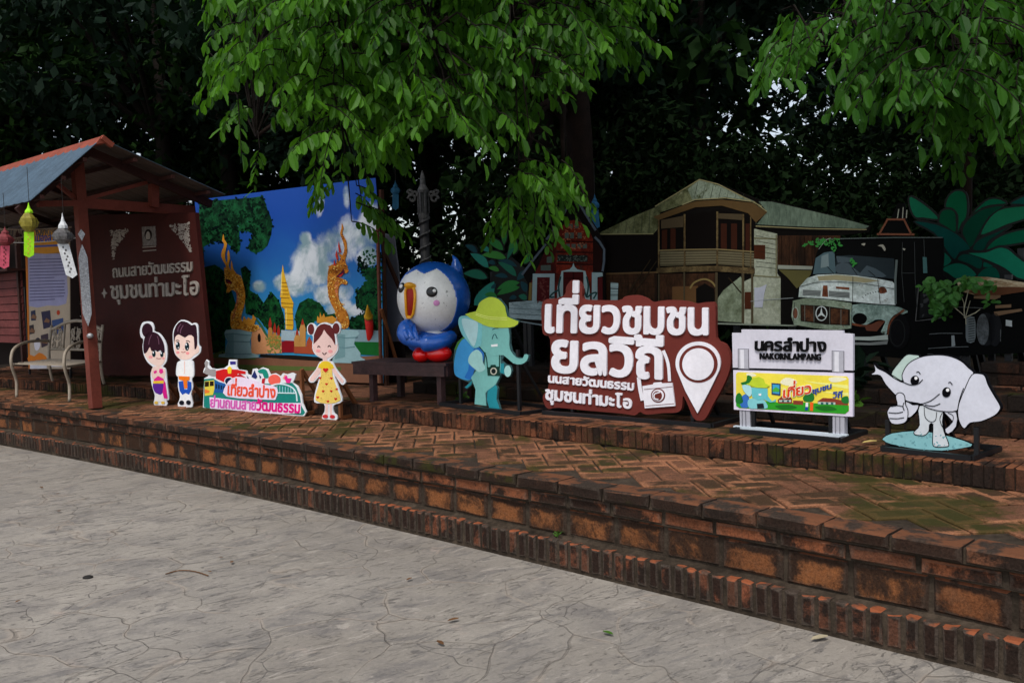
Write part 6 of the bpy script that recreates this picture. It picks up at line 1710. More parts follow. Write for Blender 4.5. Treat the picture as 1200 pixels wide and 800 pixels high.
# ================================================================ SHELTER AT THE LEFT
HUT = M('hut_brown_paint', (112, 54, 42), rough=0.6, var=0.25, scale=4, k=1.0)
HUTD = M('hut_dark_steel', (58, 32, 27), rough=0.6, var=0.3, scale=4, k=1.0)
def tin(name, rgb, k=1.0):
    m = M(name, rgb, rough=0.5, spec=0.4, var=0.3, scale=3, k=k)
    return m
TINB = tin('blue_tin', (70, 90, 106))
TINU = tin('tin_underside', (96, 84, 76), 0.8)
TILE = M('ridge_terracotta', (132, 66, 50), rough=0.7, var=0.3, scale=8)
pk, be, fe = atd(119, 163, 9.52), atd(264, 228, 10.7), atd(36, 235, 8.95)
RL_ = -UX
LEN = 6.0
T = thing('open_shelter', 'open shelter with blue tin roof, terracotta ridge and brown painted steel posts', 'shelter', atz(112, 478, ZP))
def roofsheet(name, a, b_, mats, sag):
    n = 180
    up_ = (b_ - a).cross(RL_).normalized()
    if up_.z < 0: up_ = -up_
    V, Fc, I = [], [], []
    for j in range(n + 1):
        o_ = RL_ * (LEN * j / n)
        w_ = 0.005 * (1 if (j % 6) in (0, 1) else 0)
        for s_ in (0, 1):
            for e in (a, b_): V.append(e + o_ + up_ * (w_ - 0.006 * s_))
    for j in range(n):
        q = j * 4
        Fc += [(q, q + 4, q + 5, q + 1), (q + 2, q + 3, q + 7, q + 6), (q + 1, q + 5, q + 7, q + 3)]
        I += [0, 1, 0]
    Fc.append((0, 1, 3, 2))
    I.append(0)
    return mesh(name, V, Fc, mats, T, mi=I)
roofsheet('front_roof', pk, fe, [TINB, TINU], 0)
roofsheet('back_roof', pk, be, [TINB, TINU], 0)
mb = MB()
mb.add([pk + Vector((0, 0, 0.03)) - NB * 0.0, pk + (fe - pk).normalized() * 0.09 + Vector((0, 0, 0.0)), pk + (be - pk).normalized() * 0.09 + Vector((0, 0, 0.0)),
        pk + RL_ * LEN + Vector((0, 0, 0.03)), pk + RL_ * LEN + (fe - pk).normalized() * 0.09 + Vector((0, 0, 0.0)), pk + RL_ * LEN + (be - pk).normalized() * 0.09 + Vector((0, 0, 0.0))],
       [(0, 1, 4, 3), (0, 3, 5, 2), (0, 2, 1), (3, 4, 5), (1, 2, 5, 4)])
mb.bar(pk + Vector((0, 0, 0.02)), pk + (be - pk).normalized() * 0.12 + Vector((0, 0, -0.02)), 0.05)
mb.build('ridge_cap', TILE, T)
post_b, post_t = atz(112, 478, ZP), atd(90, 186, 9.86)
pz = post_t.copy()
MB().bar(post_b, post_t, 0.105, ref=UX).build('post', HUT, T)
bm_r = atd(227, 247, 11.0)
bm_c = atd(98, 238, 9.86)
bm_l = atd(44, 239, 9.45)
mb = MB()
mb.bar(bm_c, bm_r, 0.06, 0.11)
mb.bar(bm_c, bm_l, 0.05, 0.06)
mb.build('tie_beam', HUT, T)
mb = MB()
mb.bar(atd(98, 234, 9.86), atd(172, 214, 10.4), 0.04)
mb.bar(atd(180, 216, 10.5), atd(180, 243, 10.5), 0.09)
mb.bar(atd(92, 236, 9.86), atd(60, 210, 9.5), 0.04)
mb.build('gable_strut', HUT, T)
mb = MB()
dn = Vector((0, 0, -0.085))
for f_ in (0.12, 2.2, 4.2):                                # rafters
    mb.bar(pk + RL_ * (f_ + 0.2) + dn, be + RL_ * (f_ + 0.2) + dn, 0.05, 0.09)
    mb.bar(pk + RL_ * (f_ + 0.2) + dn, fe + RL_ * (f_ + 0.2) + dn, 0.05, 0.09)
for e in (fe, be):
    for g_ in (0.25, 0.55, 0.85):
        p = pk + (e - pk) * g_ + dn * 0.7
        mb.bar(p, p + RL_ * LEN, 0.04)
mb.build('rafters', HUTD, T)
bp_ = bm_r + RL_ * 0.05
for d_ in (0.0, 2.4, 4.8):
    for top, zb in ((bm_r, ZU - 0.02), (pk * 0.3 + fe * 0.7, ZP - 0.01)):
        if top is not bm_r and d_ == 0.0: continue
        p = top + RL_ * d_ + (Vector((0, 0, 0)) if top is bm_r else RL_ * 0.2)
        if top is bm_r and d_ == 0.0: p = p + RL_ * 0.3 + NB * 0.1
        MB().bar((p.x, p.y, zb), (p.x, p.y, p.z + 0.05), 0.09).build('post', HUTD, T)
# silver ornament on the post, cable clamp
SILV = M('stamped_silver', (170, 170, 172), rough=0.38, spec=0.6, var=0.6, scale=60, metal=0.6, bump=0.6, bscale=90)
of = (post_b - post_t)
def onpost(f, w_=0.0, off=0.06):
    c = post_t + of * f
    h2 = (CAM - c)
    h2.z = 0
    h2.normalize()
    s2 = Vector((0, 0, 1)).cross(h2).normalized()
    if s2.dot(CR) < 0: s2 = -s2
    return c + h2 * off + s2 * w_
T2 = thing('silver_ornament', 'stamped silver pendant strip fixed to the brown shelter post', 'ornament', onpost(0.5))
mb = MB()
pts = [(-0.0, 0.345), (0.028, 0.375), (0.045, 0.40), (0.045, 0.62), (0.02, 0.65), (0.0, 0.672), (-0.02, 0.65), (-0.045, 0.62), (-0.045, 0.40), (-0.028, 0.375)]
V = [onpost(f, w_ - 0.012, 0.075) for w_, f in pts] + [onpost(f, w_ - 0.012, 0.06) for w_, f in pts]
n = len(pts)
mb.add(V, [tuple(range(n))] + [(k, (k + 1) % n, n + (k + 1) % n, n + k) for k in range(n)])
mb.build('strip', SILV, T2)
mb = MB()
pts = [(0, 0.285), (0.035, 0.305), (0, 0.332), (-0.035, 0.305)]
V = [onpost(f, w_ - 0.01, 0.078) for w_, f in pts] + [onpost(f, w_ - 0.01, 0.06) for w_, f in pts]
mb.add(V, [(0, 1, 2, 3)] + [(k, (k + 1) % 4, 4 + (k + 1) % 4, 4 + k) for k in range(4)])
mb.build('rosette', SILV, T2)
MB().ball(onpost(0.71, 0.0, 0.07), 0.035, 0.03, 0.03).build('stud', SILV, T2, smooth=True)

# brown text panel
pb0 = atd(107, 430, 12.3)
pb1 = pb0 + UX * 3
B = Board(Vector((pb0.x, pb0.y, 0)), Vector((pb1.x, pb1.y, 0)), 0)
T = thing('brown_name_panel', 'dark red brown wall panel with silver lettering and corner ornaments under the shelter', 'panel', B.on(180, 432))
T.location.z = ZU
bt0, bt1 = B.on(112, 434), B.on(247, 440)
B.poly('panel', [(96, 252), (228.5, 249), (247.5, 441), (108, 439)], M('panel_maroon', (62, 20, 15), rough=0.7, spec=0.15, var=0.25, scale=2.5, k=0.9), 0, T, thick=0.001, o0=-0.05)
SL2 = M('cast_silver_letters', (140, 132, 124), rough=0.6, spec=0.3, var=0.3, scale=20)
zq = Zm(100, 250, 6.153)
B.text('street_text', 'ถนนสายวัฒนธรรม', *zq((208, 462), (778, 416), (204, 398), (776, 350)), SL2, T, 0.002, 0.02, bold=0.014, gap=0.09)
B.text('community_text', 'ชุมชนท่ามะโอ', *zq((200, 614), (822, 584), (190, 524), (822, 490)), SL2, T, 0.002, 0.02, bold=0.02, gap=0.09)
B.poly('quatrefoil', zq((141, 538), (150, 565), (164, 575), (150, 585), (142, 612), (134, 585), (122, 576), (134, 565)), SL2, 0, T, thick=0.012)
B.flecks('corner_ornament', zq((180, 125), (318, 110), (265, 195), (225, 250), (205, 355), (195, 250)), 200, 3.2, SL2, 4, T, seed=121, asp=0.4)
B.flecks('corner_ornament', zq((610, 90), (752, 65), (755, 200), (770, 308), (720, 220), (660, 160)), 210, 3.2, SL2, 4, T, seed=122, asp=0.4)
B.poly('niche', zq((412, 98), (508, 92), (515, 228), (420, 236)), M('niche_silver', (110, 104, 100), rough=0.55, var=0.6, scale=30), 0, T, thick=0.01)
B.poly('niche_opening', [zq(*ell(460, 155, 26, 40))], P((26, 14, 12)), 0, T, thick=0.013)
B.poly('niche_figure', [crom(zq((460, 130), (474, 150), (474, 185), (446, 185), (446, 150)), 2)], SL2, 0, T, thick=0.016)
B.stroke('niche_base', [zq((418, 246), (515, 238)), zq((420, 272), (517, 264))], 1.2, SL2, 9, T, sm=0)

# ---- metal garden bench
IRON = M('cream_iron', (150, 138, 122), rough=0.55, spec=0.4, var=0.25, scale=15)
FL, FR, BR_ = atz(19.5, 465.5, ZP), atz(81.5, 470.5, ZP), atz(124, 461, ZP)
BL_ = FL + (BR_ - FR)
T = thing('metal_bench', 'cream cast metal garden bench with scrolled back beside the shelter post', 'bench', (FL + BR_) / 2)
bx, by = (FR - FL), (BR_ - FR)
bxn, byn = bx.normalized(), by.normalized()
def bp(u, v, z_): return FL + bx * u + by * v + Vector((0, 0, z_))
r = 0.019
for u, n_ in ((0, 'leg'), (1, 'leg')):
    MB().tube(crom([tuple(q) for q in (bp(u, 0, 0), bp(u, 0.02, 0.2), bp(u, -0.06, 0.36), bp(u, -0.08, 0.48), bp(u, 0.0, 0.60), bp(u, 0.25, 0.665), bp(u, 0.6, 0.675), bp(u, 0.9, 0.66))], 4, closed=False), r, n=8).build('front_leg_and_arm', IRON, T, smooth=True)
    MB().tube(crom([tuple(q) for q in (bp(u, 1.05, 0), bp(u, 0.93, 0.2), bp(u, 0.9, 0.42), bp(u, 0.93, 0.62), bp(u, 1.02, 0.86))], 4, closed=False), r, n=8).build('back_post', IRON, T, smooth=True)
mb = MB()
for k in range(7):
    v = 0.0 + 0.88 * k / 6
    mb.bar(bp(-0.02, v, 0.42), bp(1.02, v, 0.42), 0.035, 0.012, ref=(0, 0, 1))
for u in (0, 1): mb.bar(bp(u, -0.03, 0.41), bp(u, 0.92, 0.41), 0.025)
mb.build('seat', IRON, T)
mb = MB()
def bk_(u, z_): return bp(u, 0.9 + (z_ - 0.42) * 0.27, z_)
mb.tube([bk_(u, 0.80 + 0.12 * math.sin(math.pi * u)) for u in [k / 16 for k in range(17)]], 0.022, n=8)
mb.tube([bk_(u, 0.55) for u in (0, 0.5, 1)], 0.016, n=8)
for u in (0.27, 0.73): mb.tube([bk_(u, 0.55), bk_(u, 0.80 + 0.12 * math.sin(math.pi * u))], 0.014, n=6)
mb.build('back_rail', IRON, T, smooth=True)
for uc in (0.135, 0.5, 0.865):
    mb = MB()
    for sx in (-1, 1):
        for (du, dz, rr, turns, dr) in ((0.055, 0.07, 0.062, 1.4, 1), (0.06, -0.07, 0.058, 1.3, -1), (0.03, 0.0, 0.03, 1.1, 1)):
            q = []
            for k in range(18):
                a = dr * turns * 2 * math.pi * k / 17
                rad = rr * (1 - 0.65 * k / 17)
                q.append(bk_(uc + sx * (du + rad * math.cos(a) / bx.length * 0.8), 0.69 + dz + rad * math.sin(a)))
            mb.tube(q, 0.009, n=5)
        mb.tube([bk_(uc + sx * 0.01, 0.56), bk_(uc + sx * 0.085, 0.67), bk_(uc + sx * 0.02, 0.84)], 0.009, n=5)
    mb.build('scroll_panel', IRON, T, smooth=True)

# ---- information banner
x0 = BL_ + byn * 0.35
B = Board(x0, x0 + UX * 1.0, 0)
T = thing('info_banner', 'upright orange and lilac information banner with photos behind the cream bench', 'banner', B.on(55, 440))
T.location.z = ZU
zb = Zm(0, 260, 4.445)
CREAM = P((176, 160, 140))
B.poly('sheet', zb((130, 45), (362, 40), (366, 765), (150, 765)), CREAM, 0, T, thick=0.001, o0=-0.008)
B.poly('header', zb((130, 45), (340, 41), (348, 165), (138, 165)), P((204, 140, 36)), 2, T)
B.poly('text_panel', [crom(zb((142, 170), (240, 168), (345, 165), (350, 300), (345, 425), (250, 435), (152, 438), (148, 300)), 2)], P((150, 150, 186)), 2, T)
B.poly('header_border', zb((130, 45), (143, 45), (158, 765), (150, 765)), P((190, 110, 30)), 3, T)
B.text('title_text', 'เมืองสาย', *zb((186, 104), (300, 98), (186, 74), (300, 68)), P((40, 70, 170)), T, 0.003, 0.005, bold=0.02)
B.stroke('subtitle_print', zb((180, 128), (310, 122)), 2.2, P((70, 90, 170)), 4, T, sm=0)
B.stroke('paragraph_lines', [zb((156, 196 + 16.4 * k), (335 + (k % 3) * 3 - (50 if k in (6, 13) else 0), 192 + 16.2 * k)) for k in range(14)], 0.9, P((74, 70, 110)), 4, T, sm=0)
for k, q in enumerate((zb((162, 465), (185, 458), (188, 512), (164, 515)), zb((216, 468), (262, 460), (270, 545), (228, 558)), zb((272, 512), (330, 500), (334, 575), (276, 590)), zb((154, 540), (176, 534), (180, 580), (156, 586)), zb((214, 590), (252, 580), (254, 640), (218, 655)))):
    B.poly('banner_photo', q, (P((40, 44, 70)), P((44, 40, 66)), P((54, 74, 120)), P((50, 44, 50)), P((60, 46, 56)))[k], 4, T)
    cx, cy = sum(p_[0] for p_ in q) / 4, sum(p_[1] for p_ in q) / 4
    B.poly('photo_detail', [(cx - 3, cy + 3), (cx, cy - 2), (cx + 4, cy + 1), (cx + 3, cy + 4)], P((120, 84, 60)), 5, T)
B.poly('balloon_print', [zb(*ell(305, 472, 8, 13))], P((180, 60, 30)), 4, T)
B.poly('hill_print', [crom(zb((152, 690), (180, 700), (205, 680), (240, 700), (246, 735), (152, 735)), 2)], P((206, 116, 30)), 4, T)
B.poly('figures_print', [crom(zb((180, 620), (200, 610), (212, 640), (200, 668), (184, 664)), 2)], P((210, 206, 214)), 4, T)
B.poly('hat_print', [crom(zb((186, 612), (200, 602), (212, 616), (198, 624)), 2)], P((30, 30, 50)), 5, T)
B.poly('footer_print', [zb((158, 740), (245, 738), (245, 762), (158, 764)), zb((255, 715), (366, 715), (366, 752), (256, 754))], P((206, 204, 210)), 4, T)
a, b_ = B.on(33, 432, -0.02), B.on(81, 434, -0.02)
for p in (a, b_): MB().bar((p.x, p.y, ZU), p + Vector((0, 0, 1.2)), 0.025).build('stand', BLACKM, T)

# ---- wooden house at the left edge
WO = M('maroon_planks', (104, 52, 50), rough=0.7, var=0.35, scale=3, k=1.0)
w0 = atd(30, 402, 15.2)
wr = (UX * 0.9 - NB * 0.1).normalized()
T = thing('wooden_kiosk', 'maroon plank kiosk with a dark counter opening at the left edge', 'kiosk', (w0.x - 1.5, w0.y, ZU))
mb = MB()
zb0, zt0 = w0.z, atd(30, 318, 15.2).z
nb_ = 9
for k in range(nb_):
    zz0 = zb0 + (zt0 - zb0) * k / nb_
    hgt = (zt0 - zb0) / nb_
    c = w0 - UX * 2.5 + Vector((0, 0, zz0 - zb0 + hgt / 2))
    mb.box(c, UX * 2.5, NB * 0.015 + Vector((0, 0, 0.004)), Vector((0, 0, hgt / 2 - 0.006)) + NB * 0.006)
mb.build('plank_wall', WO, T)
mb = MB()
mb.box(w0 - UX * 2.5 + NB * 0.9 + Vector((0, 0, 0.5)), UX * 2.5, NB * 0.02, Vector((0, 0, 1.6)))
mb.box(w0 - UX * 0.02 + NB * 0.45 + Vector((0, 0, 0.5)), UX * 0.02, NB * 0.44, Vector((0, 0, 1.6)))
mb.build('inner_wall', M('kiosk_dark', (30, 20, 19), rough=0.8), T)
mb = MB()
mb.box(w0 - UX * 2.5 + Vector((0, 0, zt0 - zb0 + 0.03)) - NB * 0.08, UX * 2.54, NB * 0.16, Vector((0, 0, 0.02)))
mb.build('counter', HUTD, T)
mb = MB()
mb.box(w0 - UX * 2.5 + Vector((0, 0, 2.15)) - NB * 0.1, UX * 2.6, NB * 0.7, Vector((0, 0, 0.04)))
mb.build('roof', TINU, T)
for u in (0.05, 2.4, 4.9):
    p = w0 - UX * u - NB * 0.02
    MB().bar((p.x, p.y, ZU - 0.05), (p.x, p.y, w0.z + 2.12), 0.07).build('post', HUTD, T)
# bunting of pale rope fringes under the shelter eave
mb = MB()
R = random.Random(3)
for (xa, ya, xb, yb, D_) in ((0, 261, 84, 266, 10.3), (0, 275, 40, 276, 10.6)):
    a, b_ = atd(xa - 60, ya, D_), atd(xb, yb, D_)
    pts = [a.lerp(b_, t) - Vector((0, 0, 0.05 * math.sin(math.pi * t))) for t in [k / 20 for k in range(21)]]
    mb.tube(pts, 0.008, n=5)
    for k in range(110):
        t = R.random()
        p = a.lerp(b_, t) - Vector((0, 0, 0.05 * math.sin(math.pi * t)))
        mb.bar(p, p + Vector((R.uniform(-0.02, 0.02), R.uniform(-0.02, 0.02), -R.uniform(0.03, 0.09))), 0.012, 0.005)
tag(mb.build('rope_garland', M('rope_straw', (120, 104, 90), rough=0.9, var=0.4)), 'pale straw fringe garlands strung below the shelter eave', 'garland')
mb = MB()
p0_, p1_ = atd(-20, 282, 10.4), atd(95, 278, 10.2)
mb.tube([p0_.lerp(p1_, t) - Vector((0, 0, 0.04 * math.sin(math.pi * t))) for t in [k / 12 for k in range(13)]], 0.005, n=5)
tag(mb.build('hanging_wire', M('white_wire', (170, 165, 160))), 'thin pale wire sagging behind the hanging lanterns', 'wire')

# ---- lanterns
def lantern(label, px, ytop, yb0, yb1, D, rpx, mats, tail, tilt=0.0, cone=True, hang_to=None, group='hanging paper lanterns under the shelter eave'):
    k = D / FPX
    top = atd(px, ytop, D)
    T = thing('hanging_lantern', label, 'lantern', top, group)
    b0, b1 = atd(px, yb0, D), atd(px, yb1, D)
    H = (b0 - b1).length
    r = rpx * k
    MB().lathe(b1, [(r * 0.45, 0), (r * 0.95, H * 0.28), (r, H * 0.5), (r * 0.95, H * 0.72), (r * 0.45, H)], n=8).build('body', mats[0], T)
    hc = (top - b0).length
    MB().lathe(b0 + Vector((0, 0, 0.003)), [(r * 0.52, 0), (r * 0.50, hc * 0.18), (r * 0.22, hc * 0.45), (r * 0.08, hc * 0.8), (0.003, hc)], n=8).build('crown', mats[1], T)
    for a in range(4):                                     # corner ears of the star body
        mb = MB()
        an = math.pi / 4 + a * math.pi / 2
        d = Vector((math.cos(an), math.sin(an), 0))
        m_ = (b0 + b1) / 2
        mb.add([m_ + d * r * 0.9 + Vector((0, 0, H * 0.3)), m_ + d * r * 1.25, m_ + d * r * 0.9 - Vector((0, 0, H * 0.3)), m_ + d * r * 0.9 + Vector((-d.y, d.x, 0)) * 0.012, m_ + d * r * 0.9 - Vector((-d.y, d.x, 0)) * 0.012],
               [(0, 3, 1), (3, 2, 1), (2, 4, 1), (4, 0, 1), (0, 4, 2, 3)])
        mb.build('ear', mats[0], T)
    (y0, y1, hw) = tail
    e0 = atd(px, y0, D)
    e1 = atd(px + tilt, y1, D)
    h2 = (CAM - e0)
    h2.z = 0
    h2.normalize()
    s2 = Vector((0, 0, 1)).cross(h2)
    mb = MB()
    ds = (e1 - e0)
    for a, hw_ in ((0, 1.0), (1, 0.55)):
        c = e0 + h2 * (0.02 - 0.05 * a)
        w2 = hw * k * hw_
        n_ = [c - s2 * w2, c + s2 * w2, c + s2 * w2 + ds * 0.9, c + ds, c - s2 * w2 + ds * 0.9]
        mb.add(n_ + [v - h2 * 0.004 for v in n_], [(0, 1, 2, 3, 4), (9, 8, 7, 6, 5)] + [(j, (j + 1) % 5, 5 + (j + 1) % 5, 5 + j) for j in range(5)])
    t_ = mb.build('tail', mats[2], T)
    mb = MB()
    for j in range(9):                                     # punched holes seen as dark dots
        c = e0 + h2 * 0.0215 + ds * (0.1 + 0.09 * j)
        q = hw * k * 0.28
        sh = s2 * q * (0.6 if j % 2 else -0.6)
        mb.add([c + sh + s2 * q * math.cos(t) * 0.6 + Vector((0, 0, q * math.sin(t))) for t in [2 * math.pi * m_ / 8 for m_ in range(8)]], [tuple(range(8))])
    mb.build('tail_pattern', mats[3], T)
    MB().tube([top, top + Vector((0, 0, 0.35))], 0.003, n=4).build('string', M('string_dark', (40, 36, 34)), T)
    return T
LIME = M('lime_paper', (150, 214, 28), rough=0.5, var=0.2, scale=20)
LIMY = M('yellow_foil', (196, 186, 60), rough=0.4, var=0.35, scale=30)
OLIV = M('olive_foil', (128, 118, 44), rough=0.4, var=0.4, scale=30)
lantern('lime green paper lantern with gold body and long cut tail', 34, 238, 250, 272, 8.9, 9.0, (OLIV, LIME, LIME, LIMY), (272, 302, 5.2))
GREY = M('silver_paper', (96, 94, 94), rough=0.45, var=0.5, scale=40, metal=0.3)
SILW = M('silver_tail', (196, 198, 200), rough=0.45, var=0.3, scale=30)
lantern('silver paper lantern with pointed crown and pale tilted tail', 74, 250, 268, 286, 8.9, 10.5, (GREY, SILW, SILW, GREY), (286, 326, 6.0), tilt=11)
PINK = M('pink_paper', (196, 84, 104), rough=0.6, var=0.25, scale=20)
PIND = M('dusky_pink_paper', (120, 52, 56), rough=0.6, var=0.4, scale=20)
lantern('pink paper lantern at the left edge', 6, 266, 274, 288, 9.4, 8.5, (PIND, PIND, PINK, PIND), (288, 315, 4.8), tilt=-1)

BLU = M('blue_cloth', (40, 92, 128), rough=0.7, var=0.3)
lantern('blue cloth lantern hanging among the leaves right of the backdrop', 463.5, 212, 219, 228, 9.0, 5.5, (BLU, BLU, BLU, BLU), (228, 246, 3.6), group='blue cloth lanterns in the trees')
lantern('blue cloth lantern hanging beside the red temple gable', 697, 228, 236, 246, 9.8, 5.5, (BLU, BLU, BLU, BLU), (246, 268, 4.2), tilt=2, group='blue cloth lanterns in the trees')
# ---- ornate lamp post behind the penguin
LPM = M('lamp_silver', (92, 92, 94), rough=0.5, var=0.6, scale=30, k=0.8)
D = 10.4
p = atd(497, 262, D)
g0 = Vector((p.x, p.y, 0.62))
T = thing('ornate_lamp_post', 'ornate silver lamp post with curled brackets behind the penguin statue', 'lamp post', g0)
k = D / FPX
lt = atd(500, 250, D)
lt.x, lt.y = p.x, p.y
mb = MB().lathe(g0, [(0.09, 0), (0.09, 0.5), (0.055, 0.55), (0.055, lt.z - g0.z)], n=10)
mb.build('post', M('lamp_post_dark', (46, 46, 48), rough=0.5, var=0.4), T, smooth=True)
hz = lt.z - g0.z
MB().tube([g0 + Vector((0.06 * math.cos(a), 0.06 * math.sin(a), 1.0 + (hz - 1.0) * a / 40)) for a in [j * 0.4 for j in range(101)]], 0.013, n=5).build('spiral', LPM, T)
mb = MB()
r = 5.6 * k
for a in range(6):
    an = a * math.pi / 3
    q = lt + Vector((math.cos(an) * r, math.sin(an) * r, 0))
    mb.bar(q, q + Vector((0, 0, 24 * k)), 0.022)
mb.lathe(lt - Vector((0, 0, 0.05)), [(0.05, -0.05), (r * 1.15, 0), (r * 1.15, 0.05)], n=12)
mb.lathe(lt + Vector((0, 0, 24 * k)), [(r * 1.15, 0), (r * 1.2, 0.03), (r * 0.6, 0.09), (0.03, 0.17), (0.005, 0.25)], n=12)
mb.build('lantern_frame', LPM, T)
MB().lathe(lt, [(r * 0.85, 0), (r * 0.85, 24 * k)], n=6).build('lamp_glass', M('lamp_glass_dark', (60, 62, 64), rough=0.2, spec=0.6), T)
for sx in (-1, 1):
    mb = MB()
    for (cx, cy, rr) in ((13.0, 17, 5.0), (9.5, 22, 3.4), (15, 24, 3.2)):
        q = []
        for j in range(20):
            a = j / 19 * 4.2 * math.pi / 2
            rad = rr * k * (1 - 0.6 * j / 19)
            q.append(lt + CR * (sx * (cx * k + rad * math.cos(a))) + Vector((0, 0, cy * k + rad * math.sin(a))))
        mb.tube(q, 0.016, n=5)
    mb.build('curled_bracket', LPM, T)
# ================================================================ TREES
def leafmat(name, a, b, trans=0.35, rough=0.5, tcol=None, spec=0.35):
    m = bpy.data.materials.new(name)
    m.use_nodes = True
    N, L = nodes(m)
    bs = N['Principled BSDF']
    g = N.new('ShaderNodeNewGeometry')
    tc = N.new('ShaderNodeTexCoord').outputs['Object']
    f = mathn(N, L, 'ADD', mathn(N, L, 'MULTIPLY', g.outputs['Random Per Island'], 0.62), mathn(N, L, 'MULTIPLY', ramp_out(N, L, noise_node(N, L, tc, 1.1, 3), 0.35, 0.65), 0.38))
    col = mixc(N, L, f, a, b)
    L.new(col, bs.inputs['Base Color'])
    bs.inputs['Roughness'].default_value = rough
    bs.inputs['Specular IOR Level'].default_value = spec
    if trans:
        tr_ = N.new('ShaderNodeBsdfTranslucent')
        c2 = mixc(N, L, 0.6, col, tcol or (0.12, 0.22, 0.02))
        L.new(c2, tr_.inputs['Color'])
        ms = N.new('ShaderNodeMixShader')
        ms.inputs[0].default_value = trans
        L.new(bs.outputs[0], ms.inputs[1])
        L.new(tr_.outputs[0], ms.inputs[2])
        L.new(ms.outputs[0], N['Material Output'].inputs[0])
    return m
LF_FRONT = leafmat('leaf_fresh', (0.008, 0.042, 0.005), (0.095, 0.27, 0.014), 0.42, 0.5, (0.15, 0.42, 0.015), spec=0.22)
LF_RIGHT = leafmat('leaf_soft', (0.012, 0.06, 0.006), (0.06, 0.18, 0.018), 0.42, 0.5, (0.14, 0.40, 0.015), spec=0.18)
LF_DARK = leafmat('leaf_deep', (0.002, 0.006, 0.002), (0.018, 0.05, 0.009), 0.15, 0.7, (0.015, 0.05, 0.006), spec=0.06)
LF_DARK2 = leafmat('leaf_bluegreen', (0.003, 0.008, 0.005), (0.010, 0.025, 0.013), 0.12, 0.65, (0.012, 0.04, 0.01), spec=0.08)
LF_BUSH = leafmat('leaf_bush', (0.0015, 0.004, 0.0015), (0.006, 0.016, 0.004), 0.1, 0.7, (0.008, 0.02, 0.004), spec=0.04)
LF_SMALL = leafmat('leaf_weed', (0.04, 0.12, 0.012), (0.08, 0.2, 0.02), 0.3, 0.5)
BARK = M('bark', (30, 24, 20), rough=0.9, spec=0.15, var=0.5, scale=8, bump=0.8, bscale=30, k=0.9)
BARKR = M('bark_reddish', (36, 24, 19), rough=0.85, spec=0.15, var=0.5, scale=10, bump=0.6, bscale=40, k=0.9)

class Leaves:
    def __init__(s): s.V, s.F = [], []
    def leaf(s, p, d, n, L, W, fold=0.25, curl=0.12):
        """blade from p along d, face normal n"""
        side = d.cross(n)
        if side.length < 1e-4: side = d.orthogonal()
        side.normalize()
        n = side.cross(d).normalized()
        k = len(s.V)
        w, f = W / 2, fold * W / 2
        s.V += [p, p + d * L * 0.28 + side * w * 0.86 + n * f, p + d * L * 0.68 + side * w + n * (f - curl * L * 0.3), p + d * L - n * curl * L,
                p + d * L * 0.68 - side * w + n * (f - curl * L * 0.3), p + d * L * 0.28 - side * w * 0.86 + n * f,
                p + d * L * 0.90 + side * w * 0.62 - n * curl * L * 0.7, p + d * L * 0.90 - side * w * 0.62 - n * curl * L * 0.7]
        s.F += [(k, k + 1, k + 2, k + 6, k + 3), (k, k + 3, k + 7, k + 4, k + 5)]
    def quad(s, p, d, n, L, W):
        side = d.cross(n)
        if side.length < 1e-4: side = d.orthogonal()
        side.normalize()
        k = len(s.V)
        s.V += [p, p + d * L * 0.5 + side * W / 2, p + d * L, p + d * L * 0.5 - side * W / 2]
        s.F += [(k, k + 1, k + 2, k + 3)]
    def build(s, name, mat, parent=None, local=False): return mesh(name, s.V, s.F, mat, parent, local=local)
def rvec(R):
    while True:
        v = Vector((R.uniform(-1, 1), R.uniform(-1, 1), R.uniform(-1, 1)))
        if 0.05 < v.length < 1: return v.normalized()

